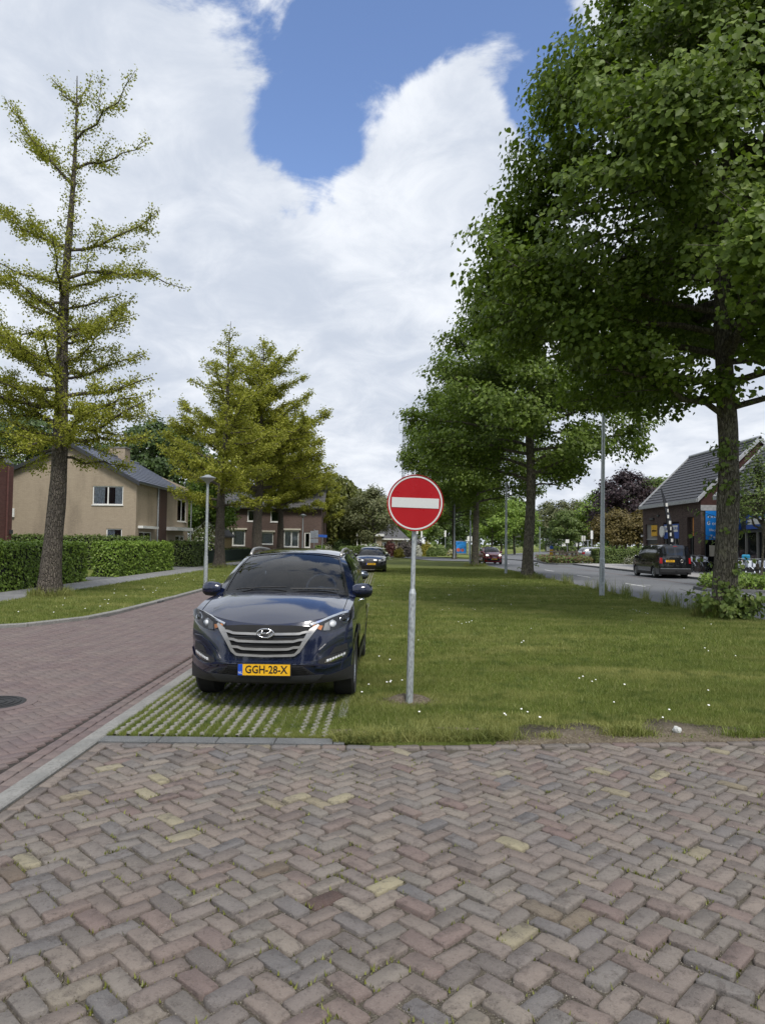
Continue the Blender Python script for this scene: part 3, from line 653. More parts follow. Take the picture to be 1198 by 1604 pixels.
# --- grass blades
def blades(name, pts, h, w, lean, mat, parent, z0, hv=0.4, bend=False):
    n = len(pts); P = np.asarray(pts, dtype=np.float64)
    a = RNG.random(n) * 6.283; hh = h * np.clip(RNG.normal(1, hv, n), 0.35, 2.4); ww = w * RNG.uniform(0.6, 1.4, n); l = np.abs(RNG.normal(0, lean, n)); d = RNG.random(n) * 6.283
    z = np.full(n, z0) if np.isscalar(z0) else z0
    ca, sa = np.cos(a) * ww, np.sin(a) * ww
    tip = np.stack([P[:, 0] + np.cos(d) * l * hh, P[:, 1] + np.sin(d) * l * hh, z + hh * np.sqrt(np.clip(1 - 0.45 * l**2, 0.15, 1))], 1)
    b1 = np.stack([P[:, 0] - ca, P[:, 1] - sa, z - 0.004], 1); b2 = np.stack([P[:, 0] + ca, P[:, 1] + sa, z - 0.004], 1)
    if not bend:
        V = np.stack([b1, b2, tip], 1).reshape(-1, 3); Fs = np.arange(3 * n).reshape(n, 3)
    else:
        mid = np.stack([P[:, 0] + np.cos(d) * l * hh * 0.35, P[:, 1] + np.sin(d) * l * hh * 0.35, z + hh * 0.62], 1); o = np.stack([ca, sa, 0 * ca], 1) * 0.7
        V = np.stack([b1, b2, mid + o, mid - o, tip], 1).reshape(-1, 3); k = np.arange(n)[:, None] * 5
        Fs = np.concatenate([k + np.array([[0, 1, 2]]), k + np.array([[0, 2, 3]]), k + np.array([[3, 2, 4]])])
    rn = RNG.random(n) ** 1.15
    if bend: rn = np.tile(rn, 3)
    o = mobj(name, np_mesh(name, V, Fs, rnd=rn), mat, parent); o['kind'] = 'stuff'; return o
def inpoly(P, poly):
    x, y = P[:, 0], P[:, 1]; r = np.zeros(len(P), bool); n = len(poly)
    for i in range(n):
        (x1, y1), (x2, y2) = poly[i], poly[(i + 1) % n]
        if y1 == y2: continue
        c = ((y1 > y) != (y2 > y)) & (x < (x2 - x1) * (y - y1) / (y2 - y1) + x1); r ^= c
    return r
def vnoise(P, s, seed=0):
    x, y = P[:, 0] * s, P[:, 1] * s; r = np.random.default_rng(seed); o = np.zeros(len(P))
    for k in range(7):
        a = r.random() * 6.28; f = 0.6 + 1.5 * r.random(); o += np.sin((x * math.cos(a) + y * math.sin(a)) * f + r.random() * 6.28 + 1.5 * np.sin(x * f * 0.7 + y * 0.9 + k))
    return o / 7
def scatter(n, x0, x1, y0, y1, pw=1.0):
    y = y0 + (y1 - y0) * RNG.random(n) ** pw; x = RNG.uniform(x0, x1, n); P = np.stack([x, y], 1); return P[np.abs(x) < 0.56 * y + 0.3]
SOIL = [(1.95, 6.66, 0.42, 0.24), (2.75, 6.62, 0.34, 0.20), (1.45, 6.72, 0.5, 0.13), (2.4, 6.95, 0.5, 0.14), (3.45, 6.85, 0.36, 0.2), (0.32, 7.72, 0.2, 0.13), (0.75, 6.62, 0.22, 0.06), (-0.3, 6.45, 0.18, 0.1), (2.55, 7.15, 0.3, 0.05)]
def soilness(P):
    s = np.zeros(len(P))
    for x, y, rx, ry in SOIL: s = np.maximum(s, np.exp(-(((P[:, 0] - x) / rx) ** 2 + ((P[:, 1] - y) / ry) ** 2)))
    return s + 0.25 * vnoise(P, 6, 5)
for i, (x, y, rx, ry) in enumerate([q for q in SOIL if q[0] < 1.0]):
    po = []
    for k in range(28):
        a = 2 * math.pi * k / 28; f = 1 + 0.22 * math.sin(3 * a + i) + 0.15 * math.sin(7 * a + 2 * i) + random.uniform(-0.1, 0.1); po.append((x + rx * f * math.cos(a), y + ry * f * math.sin(a)))
    sheet('bare_soil', po, 0.010 + 0.0006 * i, M['soil'])
def soil_far(x): return 0.40 + 0.10 * math.sin(x * 5.1) + 0.09 * math.sin(x * 9.7 + 1) + 0.22 * math.exp(-((x - 1.85) / 0.3) ** 2) + 0.25 * math.exp(-((x - 2.85) / 0.35) ** 2)
xs_ = np.arange(1.0, 5.2, 0.03)
sheet('bare_soil', [(x, front_edge(x) - 0.03) for x in xs_] + [(x, front_edge(x) + soil_far(x) * min(1, (x - 0.98) * 3) + random.uniform(-0.02, 0.02)) for x in xs_[::-1]], 0.0085, M['soil'], skirt=True)
P = scatter(330000, -0.45, 7, 6.15, 11, 1.15); P = P[inpoly(P, LAWN)]; sfar = np.array([soil_far(x) for x in P[:, 0]]) * np.clip((P[:, 0] - 0.98) * 3, 0, 1)
P = P[((soilness(P) < 0.30) | (P[:, 0] > 1.0)) & ((P[:, 0] < 1.0) | (P[:, 1] > 6.12 + 0.085 * P[:, 0] + sfar * RNG.uniform(0.75, 1.15, len(P)))) & (vnoise(P, 2.2, 3) + RNG.normal(0, 0.5, len(P)) > -0.75)]
blades('grass_blades', P, 0.036, 0.0030, 0.75, M['grass'], lawn, 0.006)
P = scatter(260000, -0.45, 11, 11, 21, 1.2); P = P[inpoly(P, LAWN)]
blades('grass_blades', P, 0.042, 0.0055, 0.7, M['grass'], lawn, 0.006)
P = scatter(150000, -0.45, 9, 21, 48, 1.3); P = P[inpoly(P, LAWN)]
blades('grass_blades', P, 0.05, 0.011, 0.7, M['grass'], lawn, 0.006)
# ragged long grass along the brick edge: continuous on the left, separate tufts with bare soil between on the right
P = scatter(60000, -0.4, 5.5, 6.1, 6.75); ed = np.array([front_edge(x) for x in P[:, 0]])
dn = vnoise(P * np.array([1, 0.25]), 5.0, 9); wdt = 0.10 + 0.13 * (vnoise(P * np.array([1, 0.0]), 4.3, 4) + 0.5)
keep = (P[:, 1] > ed + 0.03 + 0.03 * dn) & (P[:, 1] < ed + wdt) & (P[:, 0] < 1.05 + 0.1 * dn) & (dn + RNG.normal(0, 0.3, len(P)) > -0.35)
blades('long_grass', P[keep], 0.07, 0.003, 0.95, M['grass'], lawn, 0.004, 0.5, True)
for k, (x, n, sx, h) in enumerate([(1.5, 200, 0.06, 0.045), (2.25, 700, 0.12, 0.08), (3.3, 450, 0.12, 0.07), (0.15, 500, 0.16, 0.09), (0.62, 600, 0.18, 0.09), (1.0, 400, 0.13, 0.10)]):
    P = RNG.normal(0, 1, (n, 2)) * np.array([sx, 0.045]) + np.array([x, front_edge(x) + 0.15 + 0.05 * math.sin(k * 2.3)])
    blades('grass_tuft', P, h, 0.003, 0.95, M['grass'], lawn, 0.004, 0.5, True)
P = scatter(9000, 1.0, 4.4, 6.2, 7.1); P = P[(P[:, 1] > 6.15 + 0.085 * P[:, 0]) & (vnoise(P, 6.0, 31) + RNG.normal(0, 0.2, len(P)) > 0.34)]; blades('weeds', P, 0.028, 0.004, 1.1, M['grass'], lawn, 0.012, 0.5)
# strip grass
P = scatter(260000, KX + 0.01, -0.4, 6.29, 12.5, 1.5); rowd = np.abs(((P[:, 0] - KX - 0.075) / 0.108 + 0.5) % 1 - 0.5)
nz = vnoise(P, 2.0, 11); keep = (rowd > 0.22 - 0.2 * np.clip(nz + 0.9 * (P[:, 0] > -1.1), 0, 1)) & (nz + RNG.normal(0, 0.4, len(P)) > -0.55)
blades('strip_grass', P[keep], 0.026, 0.0028, 0.8, M['grass'], strip, -0.004)
P = scatter(30000, KX + 0.01, -0.4, 12.5, 44, 1.0); rowd = np.abs(((P[:, 0] - KX - 0.075) / 0.108 + 0.5) % 1 - 0.5)
blades('strip_grass', P[rowd > 0.26], 0.045, 0.011, 0.6, M['grass'], strip, -0.004)
# verge grass
verge = bpy.data.objects['verge']; VP = [(-6.24, 60), (-6.24, 16.8), (-6.42, 15.3), (-7.0, 14.05), (-7.95, 13.28), (-9.5, 12.93), (-16, 12.73), (-16, 15.4), (-9.95, 17.3), (-9.95, 60)]
P = scatter(150000, -13, -6.2, 12.7, 30, 1.3); P = P[inpoly(P, VP)]; blades('grass_blades', P, 0.05, 0.0065, 0.6, M['grass'], verge, 0.052)
P = scatter(40000, -10, -6.2, 30, 60, 1.3); P = P[inpoly(P, VP)]; blades('grass_blades', P, 0.06, 0.013, 0.6, M['grass'], verge, 0.052)
# daisies
V, Fs = [], []
for _ in range(60):
    y = 7 + 34 * random.random() ** 1.6; x = random.uniform(-0.2, 8); cl = random.choice((1, 1, 2, 5))
    if not inview(x, y): continue
    for _ in range(cl):
        cx, cy, r = random.gauss(x, 0.12), random.gauss(y, 0.15), random.uniform(0.009, 0.014); n = len(V)
        V += [(cx + r * math.cos(q), cy + r * math.sin(q), 0.045 + 0.4 * r * math.sin(q)) for q in [i * 1.0472 for i in range(6)]]; Fs.append([n + i for i in range(6)])
for _ in range(28):
    cx, cy, r, n = random.uniform(-9, -6.6), random.uniform(15, 34), 0.016, len(V); V += [(cx + r * math.cos(q), cy + r * math.sin(q), 0.11 + 0.4 * r * math.sin(q)) for q in [i * 1.0472 for i in range(6)]]; Fs.append([n + i for i in range(6)])
tag(mobj('daisies', np_mesh('daisies', V, Fs), M['petal']), 'white daisies dotted over the mown grass', 'daisies', kind='stuff')
# the white stone by the brick edge and soil crumbs at the sign
def rock(name, c, r, mat, seed, parent=None, flat=0.7):
    bm = bmesh.new(); bmesh.ops.create_icosphere(bm, subdivisions=2, radius=r); rr = random.Random(seed)
    for v in bm.verts: v.co *= rr.uniform(0.82, 1.15); v.co.z *= flat
    me = bpy.data.meshes.new(name); bm.to_mesh(me); bm.free(); return mobj(name, me, mat, parent, c)
tag(rock('white_stone', (2.73, 6.60, 0.03), 0.038, plain('white stone', (0.48, 0.49, 0.47), 0.8, var=0.3, scale=30), 3, flat=1.0), 'small chalk white stone on bare soil at the brick edge', 'stone')
mound = MB().lathe([(0.001, 0.075), (0.06, 0.07), (0.12, 0.05), (0.19, 0.02), (0.26, -0.01)][::-1], 22, (0.31, 7.80, 0.0)).build('soil_mound', M['soil'], None, smooth=True)
tag(mound, 'small mound of brown soil at the foot of the no entry sign', 'soil', kind='stuff')
for v in mound.data.vertices: v.co.x = 0.31 + (v.co.x - 0.31) * 1.25 + random.gauss(0, 0.008); v.co.z += random.gauss(0, 0.006)
V, Fs = [], []
for _ in range(500):
    x, y, s, n = random.gauss(0.3, 0.17), random.gauss(7.73, 0.1), random.uniform(0.004, 0.012), len(V); z = 0.055 * math.exp(-(((x - .31) / .2) ** 2 + ((y - 7.8) / .15) ** 2)) + 0.008
    V += [(x + s * math.cos(q), y + s * math.sin(q), z) for q in (0, 2.1, 4.2)] + [(x, y, z + s)]; Fs += [[n, n + 1, n + 3], [n + 1, n + 2, n + 3], [n + 2, n, n + 3]]
mobj('soil_crumbs', np_mesh('soil_crumbs', V, Fs), M['soil'], mound)['kind'] = 'stuff'
# ------------------------------------------------------------------ vegetation
LEAF1 = np.array([(0, 0, 0), (0.42, 0.18, 0.10), (0.46, 0.55, 0.07), (0, 1.0, -0.16), (-0.46, 0.55, 0.07), (-0.42, 0.18, 0.10)])   # heart-like leaf folded on its midrib
LF1 = np.array([[0, 1, 2, 3], [0, 3, 4, 5]])
LEAF2 = np.array([(0, 0, 0), (0.36, 0.42, 0.06), (0, 1.0, -0.05), (-0.36, 0.42, 0.06)]); LF2 = np.array([[0, 1, 2, 3]])
LEAFN = np.array([(0, 0, 0), (0.10, 0.4, 0.0), (0, 1.0, -0.05), (-0.10, 0.4, 0.0)])
def leaves_mesh(name, P, Nrm, Tip, size, detail=1, rnd=None):
    """P (n,3) base points, Nrm face normals, Tip directions"""
    T, Fc = {1: (LEAF1, LF1), 2: (LEAF2, LF2), 3: (LEAFN, LF2)}[detail]
    n = len(P); Tip = Tip - Nrm * np.sum(Tip * Nrm, 1, keepdims=True); Tip /= np.linalg.norm(Tip, axis=1, keepdims=True) + 1e-9
    X = np.cross(Tip, Nrm); k = len(T)
    V = P[:, None, :] + size[:, None, None] * (T[None, :, 0:1] * X[:, None, :] + T[None, :, 1:2] * Tip[:, None, :] + T[None, :, 2:3] * Nrm[:, None, :])
    Fs = (np.arange(n)[:, None, None] * k + Fc[None]).reshape(-1, 4)
    r = RNG.random(n) if rnd is None else rnd
    return np_mesh(name, V.reshape(-1, 3), Fs, rnd=np.repeat(r, len(Fc)))
def unit(v): return v / (np.linalg.norm(v, axis=-1, keepdims=True) + 1e-9)
def leaf_cloud(centers, outward, per, spread, rng, flat=0.6, droop=0.5, upn=0.6, jit=0.55):
    """leaves scattered about cluster centres: shingle-like, facing outwards and up, tips hanging"""
    n = len(centers) * per; c = np.repeat(centers, per, 0); o = np.repeat(outward, per, 0)
    off = rng.normal(0, 1, (n, 3)); off *= np.minimum(1, 1.55 / (np.linalg.norm(off, axis=1, keepdims=True) + 1e-9)); off = off * spread * np.array([1, 1, flat])
    P = c + off
    N = unit(o * 0.75 + np.array([0, 0, upn]) + unit(off) * 0.45 + rng.normal(0, jit, (n, 3)))
    T = unit(o * 0.5 + np.array([0, 0, -droop]) + rng.normal(0, 0.5, (n, 3)))
    return P, N, T
def tree_skeleton(rng, trunk, envelope, n_limbs, z0, z1, up=0.45, sub=5, twig=4, lr=0.09, wob=0.3, fill=0.55):
    """limbs that leave the trunk and reach the envelope; returns wood tubes and leaf-cluster centres"""
    tubes, C, O = [], [], []
    ga = rng.random() * 6.28
    for k in range(n_limbs):
        f = (k + 0.5) / n_limbs; zb = z0 + (z1 - z0) * f ** 0.9; ga += 2.39996 + rng.normal(0, 0.25)
        tp = trunk(zb); ez = zb + rng.uniform(0.1, 1.0) * up * 3.2 * (1 - 0.3 * f); rr = envelope(ez) * rng.uniform(0.8, 1.05)
        d = np.array([math.cos(ga), math.sin(ga), 0]); end = np.array([tp[0] + d[0] * rr, tp[1] + d[1] * rr, ez])
        pts = []
        for i in range(6):
            t = i / 5; p = np.array(tp) * (1 - t) + end * t; p[2] = zb + (ez - zb) * t ** 0.75 - 0.25 * t * t * rr * 0.12
            if 0 < i: p = p + rng.normal(0, wob * 0.22, 3)
            pts.append(p)
        L = np.linalg.norm(end - np.array(tp)); r0 = lr * (0.35 + 0.65 * min(1, L / 5)) * (1 - 0.5 * f)
        tubes.append((pts, [r0 * (1 - 0.8 * i / 5) + 0.008 for i in range(6)]))
        for s in range(sub + int(L)):
            t = 1 - (1 - fill * 0) * rng.random() ** 1.6 * 0.8; i = min(4, int(t * 5)); q = pts[i] + (pts[i + 1] - pts[i]) * (t * 5 - i)
            a = ga + rng.normal(0, 0.9); l = rng.uniform(0.5, 1.5) * (0.5 + 0.14 * L); e = q + np.array([math.cos(a) * l, math.sin(a) * l, rng.uniform(-0.35, 0.75) * l])
            re = envelope(e[2]); rad = math.hypot(e[0] - tp[0], e[1] - tp[1])
            if rad > re * 1.06: e[:2] = np.array(tp[:2]) + (e[:2] - np.array(tp[:2])) * re * 1.06 / rad
            tubes.append(([q, (q + e) / 2 + rng.normal(0, 0.06, 3), e], [0.022, 0.015, 0.006]))
            for w in range(twig):
                t2 = rng.uniform(0.25, 1.12); c = q + (e - q) * t2 + rng.normal(0, 0.24, 3); C.append(c); o = c - np.array([tp[0], tp[1], c[2] - 0.8]); O.append(o / np.linalg.norm(o))
    return tubes, np.array(C), np.array(O)
def wood_obj(name, tubes, mat, parent, n_big=8):
    m = MB()
    for pts, rad in tubes: m.tube(pts, list(rad), n_big if max(rad) > 0.1 else (5 if max(rad) > 0.03 else 3), cap=False)
    return m.build(name, mat, parent, smooth=True, fix=False)
def trunk_obj(trunk, zs, rads, mat, parent, seed=0, lumps=0.06, n=16):
    r = random.Random(seed); V, Fs = [], []; ph = [r.random() * 6.28 for _ in range(8)]
    for i, (z, rad) in enumerate(zip(zs, rads)):
        c = trunk(z)
        for k in range(n):
            a = 2 * math.pi * k / n; f = 1 + lumps * (math.sin(3 * a + ph[0] + z * 0.9) * 0.5 + math.sin(5 * a + ph[1] - z * 1.7) * 0.35 + math.sin(2 * a + ph[2] + z * 3.1) * 0.5) + r.uniform(-1, 1) * lumps * 0.25
            if z < 0.5: f += 0.12 * (0.5 - z) * (1 + math.sin(5 * a + ph[3]))
            V.append((c[0] + rad * f * math.cos(a), c[1] + rad * f * math.sin(a), z))
    for i in range(len(zs) - 1):
        for k in range(n): k2 = (k + 1) % n; Fs.append([i * n + k, i * n + k2, (i + 1) * n + k2, (i + 1) * n + k])
    return mobj('trunk', np_mesh('trunk', V, Fs, smooth=True), mat, parent)
def zlist(a, b, st): return list(np.arange(a, b, st)) + [b]

# --- lime trees on the lawn edge
LIME_ENV = [(4.7, 1.8), (5.5, 4.2), (6.4, 5.5), (8.0, 5.9), (10, 5.4), (12, 4.5), (14.5, 3.0), (16.3, 1.5), (17.4, 0.3)]
def lime(label, loc, seed, per, size, detail, hs=1.0, env=LIME_ENV, n_limbs=52, trunk_r=0.27, lean=(0, 0), rz=0, group='lime trees along the lawn edge', mat='leaf_lime', sub=7, twig=5, spread=0.27, z0=4.5, cb=4.4):
    rng = np.random.default_rng(seed); root = thing('lime_tree', label, 'tree', loc, rz, group)
    trunk = lambda z: (lean[0] * z + 0.06 * math.sin(z * 0.8 + seed), lean[1] * z + 0.05 * math.sin(z * 0.6 + 2 * seed), z)
    top = env[-1][0] * hs; e = lambda z: max(0.15, interp(z / hs, env))
    zs = zlist(-0.1, top * 0.93, 0.3); rs = [trunk_r * (1.0 + 0.45 * math.exp(-max(z, 0) * 3.0)) * (1 - 0.93 * max(0, z) / top) ** 0.8 + 0.012 for z in zs]
    trunk_obj(trunk, zs, rs, M['bark'], root, seed, 0.07)
    tubes, C, O = tree_skeleton(rng, trunk, e, n_limbs, z0 * hs, 15.6 * hs, sub=sub, twig=twig)
    wood_obj('limbs', tubes, M['bark'], root)
    C = C[C[:, 2] > (cb + 0.22 * np.hypot(C[:, 0], C[:, 1])) * hs + rng.random(len(C)) * 0.6]; O = O[:len(C)] * 0 + unit(np.stack([C[:, 0], C[:, 1], C[:, 2] * 0 + 0.35], 1))
    P, N, T = leaf_cloud(C, O, per, spread, rng)
    mobj('crown', leaves_mesh('crown', P, N, T, size * rng.uniform(0.6, 1.25, len(P)), detail), M[mat], root)
    return root
L1 = g(1137, 968)
l1 = lime('tall lime tree with leafy shoots sprouting from its mossy trunk beside the road', (L1.x, L1.y, 0.0), 11, 30, 0.128, 1, 1.03, n_limbs=70, trunk_r=0.265, lean=(0.004, 0), sub=10, twig=6, spread=0.27, z0=4.6, cb=4.6)
# epicormic shoots: leaf sprays on the trunk and a bushy collar at the base
def shoots(root, items, seed, mat='leaf_shoot', name='shoots', detail=1, sz=0.12):
    rng = np.random.default_rng(seed); Ps, Ns, Ts, tub = [], [], [], []
    for (z, a, r, n, s, ln) in items:
        o = np.array([math.cos(a), math.sin(a), 0]); base = o * r + np.array([0, 0, z]); end = base + o * ln + np.array([0, 0, ln * 0.35])
        tub.append(([base - o * 0.05, (base + end) / 2 + np.array([0, 0, 0.03]), end], [0.008, 0.006, 0.003]))
        t = rng.random((n, 1)); P = base + (end - base) * t + rng.normal(0, s, (n, 3)); Ps.append(P)
        Ns.append(unit(o * 0.8 + np.array([0, 0, 0.5]) + rng.normal(0, 0.4, (n, 3)))); Ts.append(unit(o * 0.6 + np.array([0, 0, -0.6]) + rng.normal(0, 0.4, (n, 3))))
    P, N, T = np.concatenate(Ps), np.concatenate(Ns), np.concatenate(Ts)
    wood_obj('shoot_stems', tub, M['bark'], root)['kind'] = 'stuff'
    mobj(name, leaves_mesh(name, P, N, T, sz * rng.uniform(0.5, 1.2, len(P)), detail), M[mat], root)['kind'] = 'stuff'
rs = random.Random(5); CAMA = math.atan2(-L1.y, -L1.x)
items = [(0.02 + 0.42 * rs.random(), CAMA + rs.uniform(-1.9, 2.3), 0.30, 12, 0.075, rs.uniform(0.1, 0.5) + (0.3 if _ % 3 == 0 else 0)) for _ in range(80)]
items += [(0.5 + rs.random() * 0.75, CAMA + rs.uniform(-0.9, 0.8), 0.27, 9, 0.06, rs.uniform(0.03, 0.15)) for _ in range(11)]
items += [(1.3, CAMA - 1.5, 0.26, 9, 0.05, 0.45), (1.35, CAMA + 1.6, 0.26, 8, 0.05, 0.3), (1.9, CAMA - 1.45, 0.26, 10, 0.05, 0.5), (2.05, CAMA + 1.6, 0.26, 7, 0.05, 0.25), (2.1, CAMA, 0.27, 6, 0.05, 0.1), (2.45, CAMA - 1.5, 0.25, 14, 0.05, 0.65), (2.5, CAMA + 1.5, 0.25, 8, 0.05, 0.25),
          (3.0, CAMA - 1.2, 0.25, 6, 0.05, 0.2), (3.3, CAMA - 1.6, 0.25, 8, 0.04, 0.25), (3.5, CAMA + 1.4, 0.25, 8, 0.05, 0.25), (3.7, CAMA - 1.5, 0.25, 8, 0.05, 0.2)]
items += [(2.8 + 1.6 * rs.random(), CAMA + rs.uniform(-1.3, 1.3), 0.24, 6, 0.07, rs.uniform(0.02, 0.12)) for _ in range(18)]
shoots(l1, items, 21)
L2 = g(828, 906); L3 = g(744, 887)
def dup(o, label, loc, rz, s=1.0, group=None):
    c = copy_tree(o); c.location = loc; c.rotation_euler.z = rz; c.scale = (s, s, s); c['label'] = label
    if group: c['group'] = group
    return c
l2 = lime('lime tree with a bare knobbly trunk, second along the lawn edge', (L2.x, L2.y, 0), 23, 24, 0.20, 2, 1.0, n_limbs=56, trunk_r=0.27, sub=8, twig=5, spread=0.34, lean=(0.006, 0))
shoots(l2, [(0.2 + 0.25 * k, CAMA + (-1.4 if k % 2 else 1.3), 0.28, 6, 0.06, 0.3) for k in range(3)] + [(3.6 + 0.3 * k, (-0.2, 2.8)[k % 2], 0.22, 18, 0.14, 0.6) for k in range(4)], 22, sz=0.14)
LIMES = [(L3.x, L3.y, 'third lime tree along the lawn edge, beside the approaching red car', 0.95), (7.9, 78, 'lime tree standing past the end of the lawn by the poster shelter', 0.8)]
for i, (x, y, lb, s) in enumerate(LIMES): dup(l2, lb, (x, y, 0), 1.3 + 1.9 * i, s)

# --- ginkgos on the verge
def ginkgo(label, loc, seed, H, per_m, size, branches=None, n_br=46, rmax=4.2, z0=3.0, tr=0.30, lean=(0, 0), detail=2, gap=0.0, group='ginkgo trees on the grass verge', rad=0.11, dens_low=1.0):
    rng = np.random.default_rng(seed); root = thing('ginkgo_tree', label, 'tree', loc, 0, group)
    trunk = lambda z: np.array((lean[0] * z + 0.05 * math.sin(z * 0.7 + seed), lean[1] * z, z))
    zs = zlist(-0.1, H, 0.35); trunk_obj(trunk, zs, [tr * (1 + 0.35 * math.exp(-max(z, 0) * 2.5)) * (1 - max(0, z) / H) ** 1.05 + 0.012 for z in zs], M['bark_g'], root, seed, 0.05, 14)
    tubes, P, O = [], [], []
    def leafy(pts, dens, spread):
        for a, b in zip(pts, pts[1:]):
            L = np.linalg.norm(b - a); n = rng.poisson(L * dens)
            if n: t = rng.random((n, 1)); q = a + (b - a) * t + rng.normal(0, spread, (n, 3)); P.append(q); O.append(q - (a + (b - a) * t))
    def branch(b, e, curl, r0, lvl, dens):
        L = np.linalg.norm(e - b); n = 7 if lvl == 0 else 4; pts = []
        for i in range(n):
            t = i / (n - 1); p = b + (e - b) * t; p[2] += -curl * L * (t - t * t) * 1.2; pts.append(p + (rng.normal(0, 0.035 * L ** 0.5, 3) if 0 < i < n - 1 else 0))
        tubes.append((pts, [max(0.006, r0 * (1 - 0.85 * i / (n - 1))) for i in range(n)]))
        k0 = 1 if lvl == 0 else 0
        leafy(pts[k0:], per_m * dens, rad * (1 if lvl else 0.85))
        if lvl < 2 and L > 0.7:
            for s in range(int(L * (2.6 if lvl == 0 else 1.8))):
                t = rng.uniform(0.12, 0.92); i = min(n - 2, int(t * (n - 1))); q = pts[i] + (pts[i + 1] - pts[i]) * (t * (n - 1) - i); d = unit(e - b); side = unit(np.cross(d, [0, 0, 1])) * rng.choice((-1, 1))
                l = rng.uniform(0.25, 0.55) * L * (1 - 0.55 * t) if lvl == 0 else rng.uniform(0.2, 0.5) * L; l = min(l, 1.7)
                branch(q, q + (d * rng.uniform(0.3, 0.9) + side * rng.uniform(0.3, 1.0) + np.array([0, 0, rng.uniform(-0.3, 0.45)])) * l, rng.uniform(-0.1, 0.2), r0 * 0.4, lvl + 1, dens)
    if branches:
        for zb, dx, dy, dz, curl, dens in branches: branch(trunk(zb), trunk(zb) + np.array([dx, dy, dz]), curl, 0.028 + 0.009 * math.hypot(dx, dy), 0, dens)
    ga = rng.random() * 6
    for k in range(n_br):
        f = k / n_br; zb = z0 + (H - 0.5 - z0) * f; ga += 2.4 + rng.normal(0, 0.3)
        prof = (1 - f) ** 0.8 * (0.75 + 0.25 * math.sin(min(1, f * 5) * math.pi / 2)); L = rmax * prof * rng.uniform(0.55, 1.1) + 0.3
        if branches: L *= 0.22 if f > 0.45 else (0.8 if f > 0.2 else 1.0)
        el = rng.uniform(0.05, 0.5) + 0.35 * f; branch(trunk(zb), trunk(zb) + np.array([math.cos(ga) * L, math.sin(ga) * L, L * el]), rng.uniform(0.0, 0.3), 0.02 + 0.018 * L, 0, 1.0 if f < 0.5 else 0.8)
    leafy([trunk(z) for z in np.arange(z0 + 1, H + 0.1, 0.5)], per_m * 0.9, 0.16)
    wood_obj('branches', tubes, M['bark_g'], root)
    P, O = np.concatenate(P), unit(np.concatenate(O)); N = unit(O * 0.4 + np.array([0, 0, 0.5]) + rng.normal(0, 0.7, P.shape)); T = unit(O + rng.normal(0, 0.6, P.shape))
    mobj('crown', leaves_mesh('crown', P, N, T, size * rng.uniform(0.6, 1.3, len(P)), detail), M['leaf_ginkgo'], root)
    return root
# upper boughs of the nearest one: (height, dx, dy, dz, sag, leaf density), read off its silhouette
sc = 20.9 / 1110
def bough(px0, py0, px1, py1, dy, curl, dens=1.0):
    a, b = at(px0, py0, 20.9), at(px1, py1, 20.9 + dy); return (a.z, b.x - a.x, dy, b.z - a.z, curl, dens)
BO = [bough(106, 230, 198, 122, -0.4, 0.25, 0.7), bough(104, 275, 218, 235, 0.5, 0.1, 0.7), bough(100, 300, 0, 168, -0.3, 0.2, 0.7), bough(98, 300, 20, 215, 0.6, 0.1, 0.7), bough(98, 400, 240, 338, -0.5, 0.3, 1.1), bough(96, 395, -20, 330, 0.4, 0.15, 1.3),
      bough(96, 445, 283, 460, 0.8, -0.35, 0.7), bough(88, 510, -30, 425, -0.6, 0.25, 1.0), bough(92, 530, 205, 470, 1.2, 0.3, 1.2), bough(90, 540, 200, 500, -1.0, 0.1, 1.2), bough(88, 600, 215, 560, 0.6, 0.1, 1.2), bough(88, 650, 232, 622, -0.8, 0.05, 1.1), bough(85, 600, -40, 500, 1.0, 0.2, 1.2), bough(85, 640, -60, 580, -1.4, 0.15, 1.2),
      bough(105, 182, 68, 135, 0.1, 0.1, 0.6), bough(105, 178, 130, 128, 0.1, 0.1, 0.6), bough(82, 690, 215, 690, -1.0, 0.1, 1.2), bough(82, 690, 20, 700, -2.0, 0.1, 1.2), bough(82, 700, 110, 640, -2.4, 0.3, 1.3), bough(80, 690, -40, 650, -0.6, 0.1, 1.2), bough(84, 720, 200, 735, 1.4, 0.0, 1.2), bough(82, 705, -30, 720, 1.4, 0.0, 1.2)]
T1 = g(80, 934, 0.05); t1z = 0.05
k1 = ginkgo('tall ginkgo with sparse upward boughs and a thick grey trunk beside the hedge', (T1.x, T1.y, t1z), 5, at(107, 128, 20.9).z - t1z, 150, 0.07, BO, 52, 3.4, at(80, 690, 20.9).z, 0.28, lean=(0.019, 0), rad=0.085)
k2 = ginkgo('slender ginkgo with a bare twiggy top behind the street lamp', (-10.0, 43.5, 0.05), 8, 15.3, 75, 0.125, None, 40, 4.8, 3.6, 0.32, lean=(0.03, 0), rad=0.095)
k3 = ginkgo('full yellow green ginkgo with the widest crown on the verge', (-9.75, 55.5, 0.05), 9, 17.8, 62, 0.155, None, 64, 7.8, 5.4, 0.42, lean=(0.01, 0), rad=0.12)
for i, (x, y, s, lb) in enumerate([(-9.6, 67, 0.82, 'ginkgo in front of the brown brick house near the second street lamp'), (-8.6, 79, 0.62, 'smaller ginkgo between the brown brick house and the willow')]): dup(k3, lb, (x, y, 0.05), 2.0 + 1.7 * i, s)
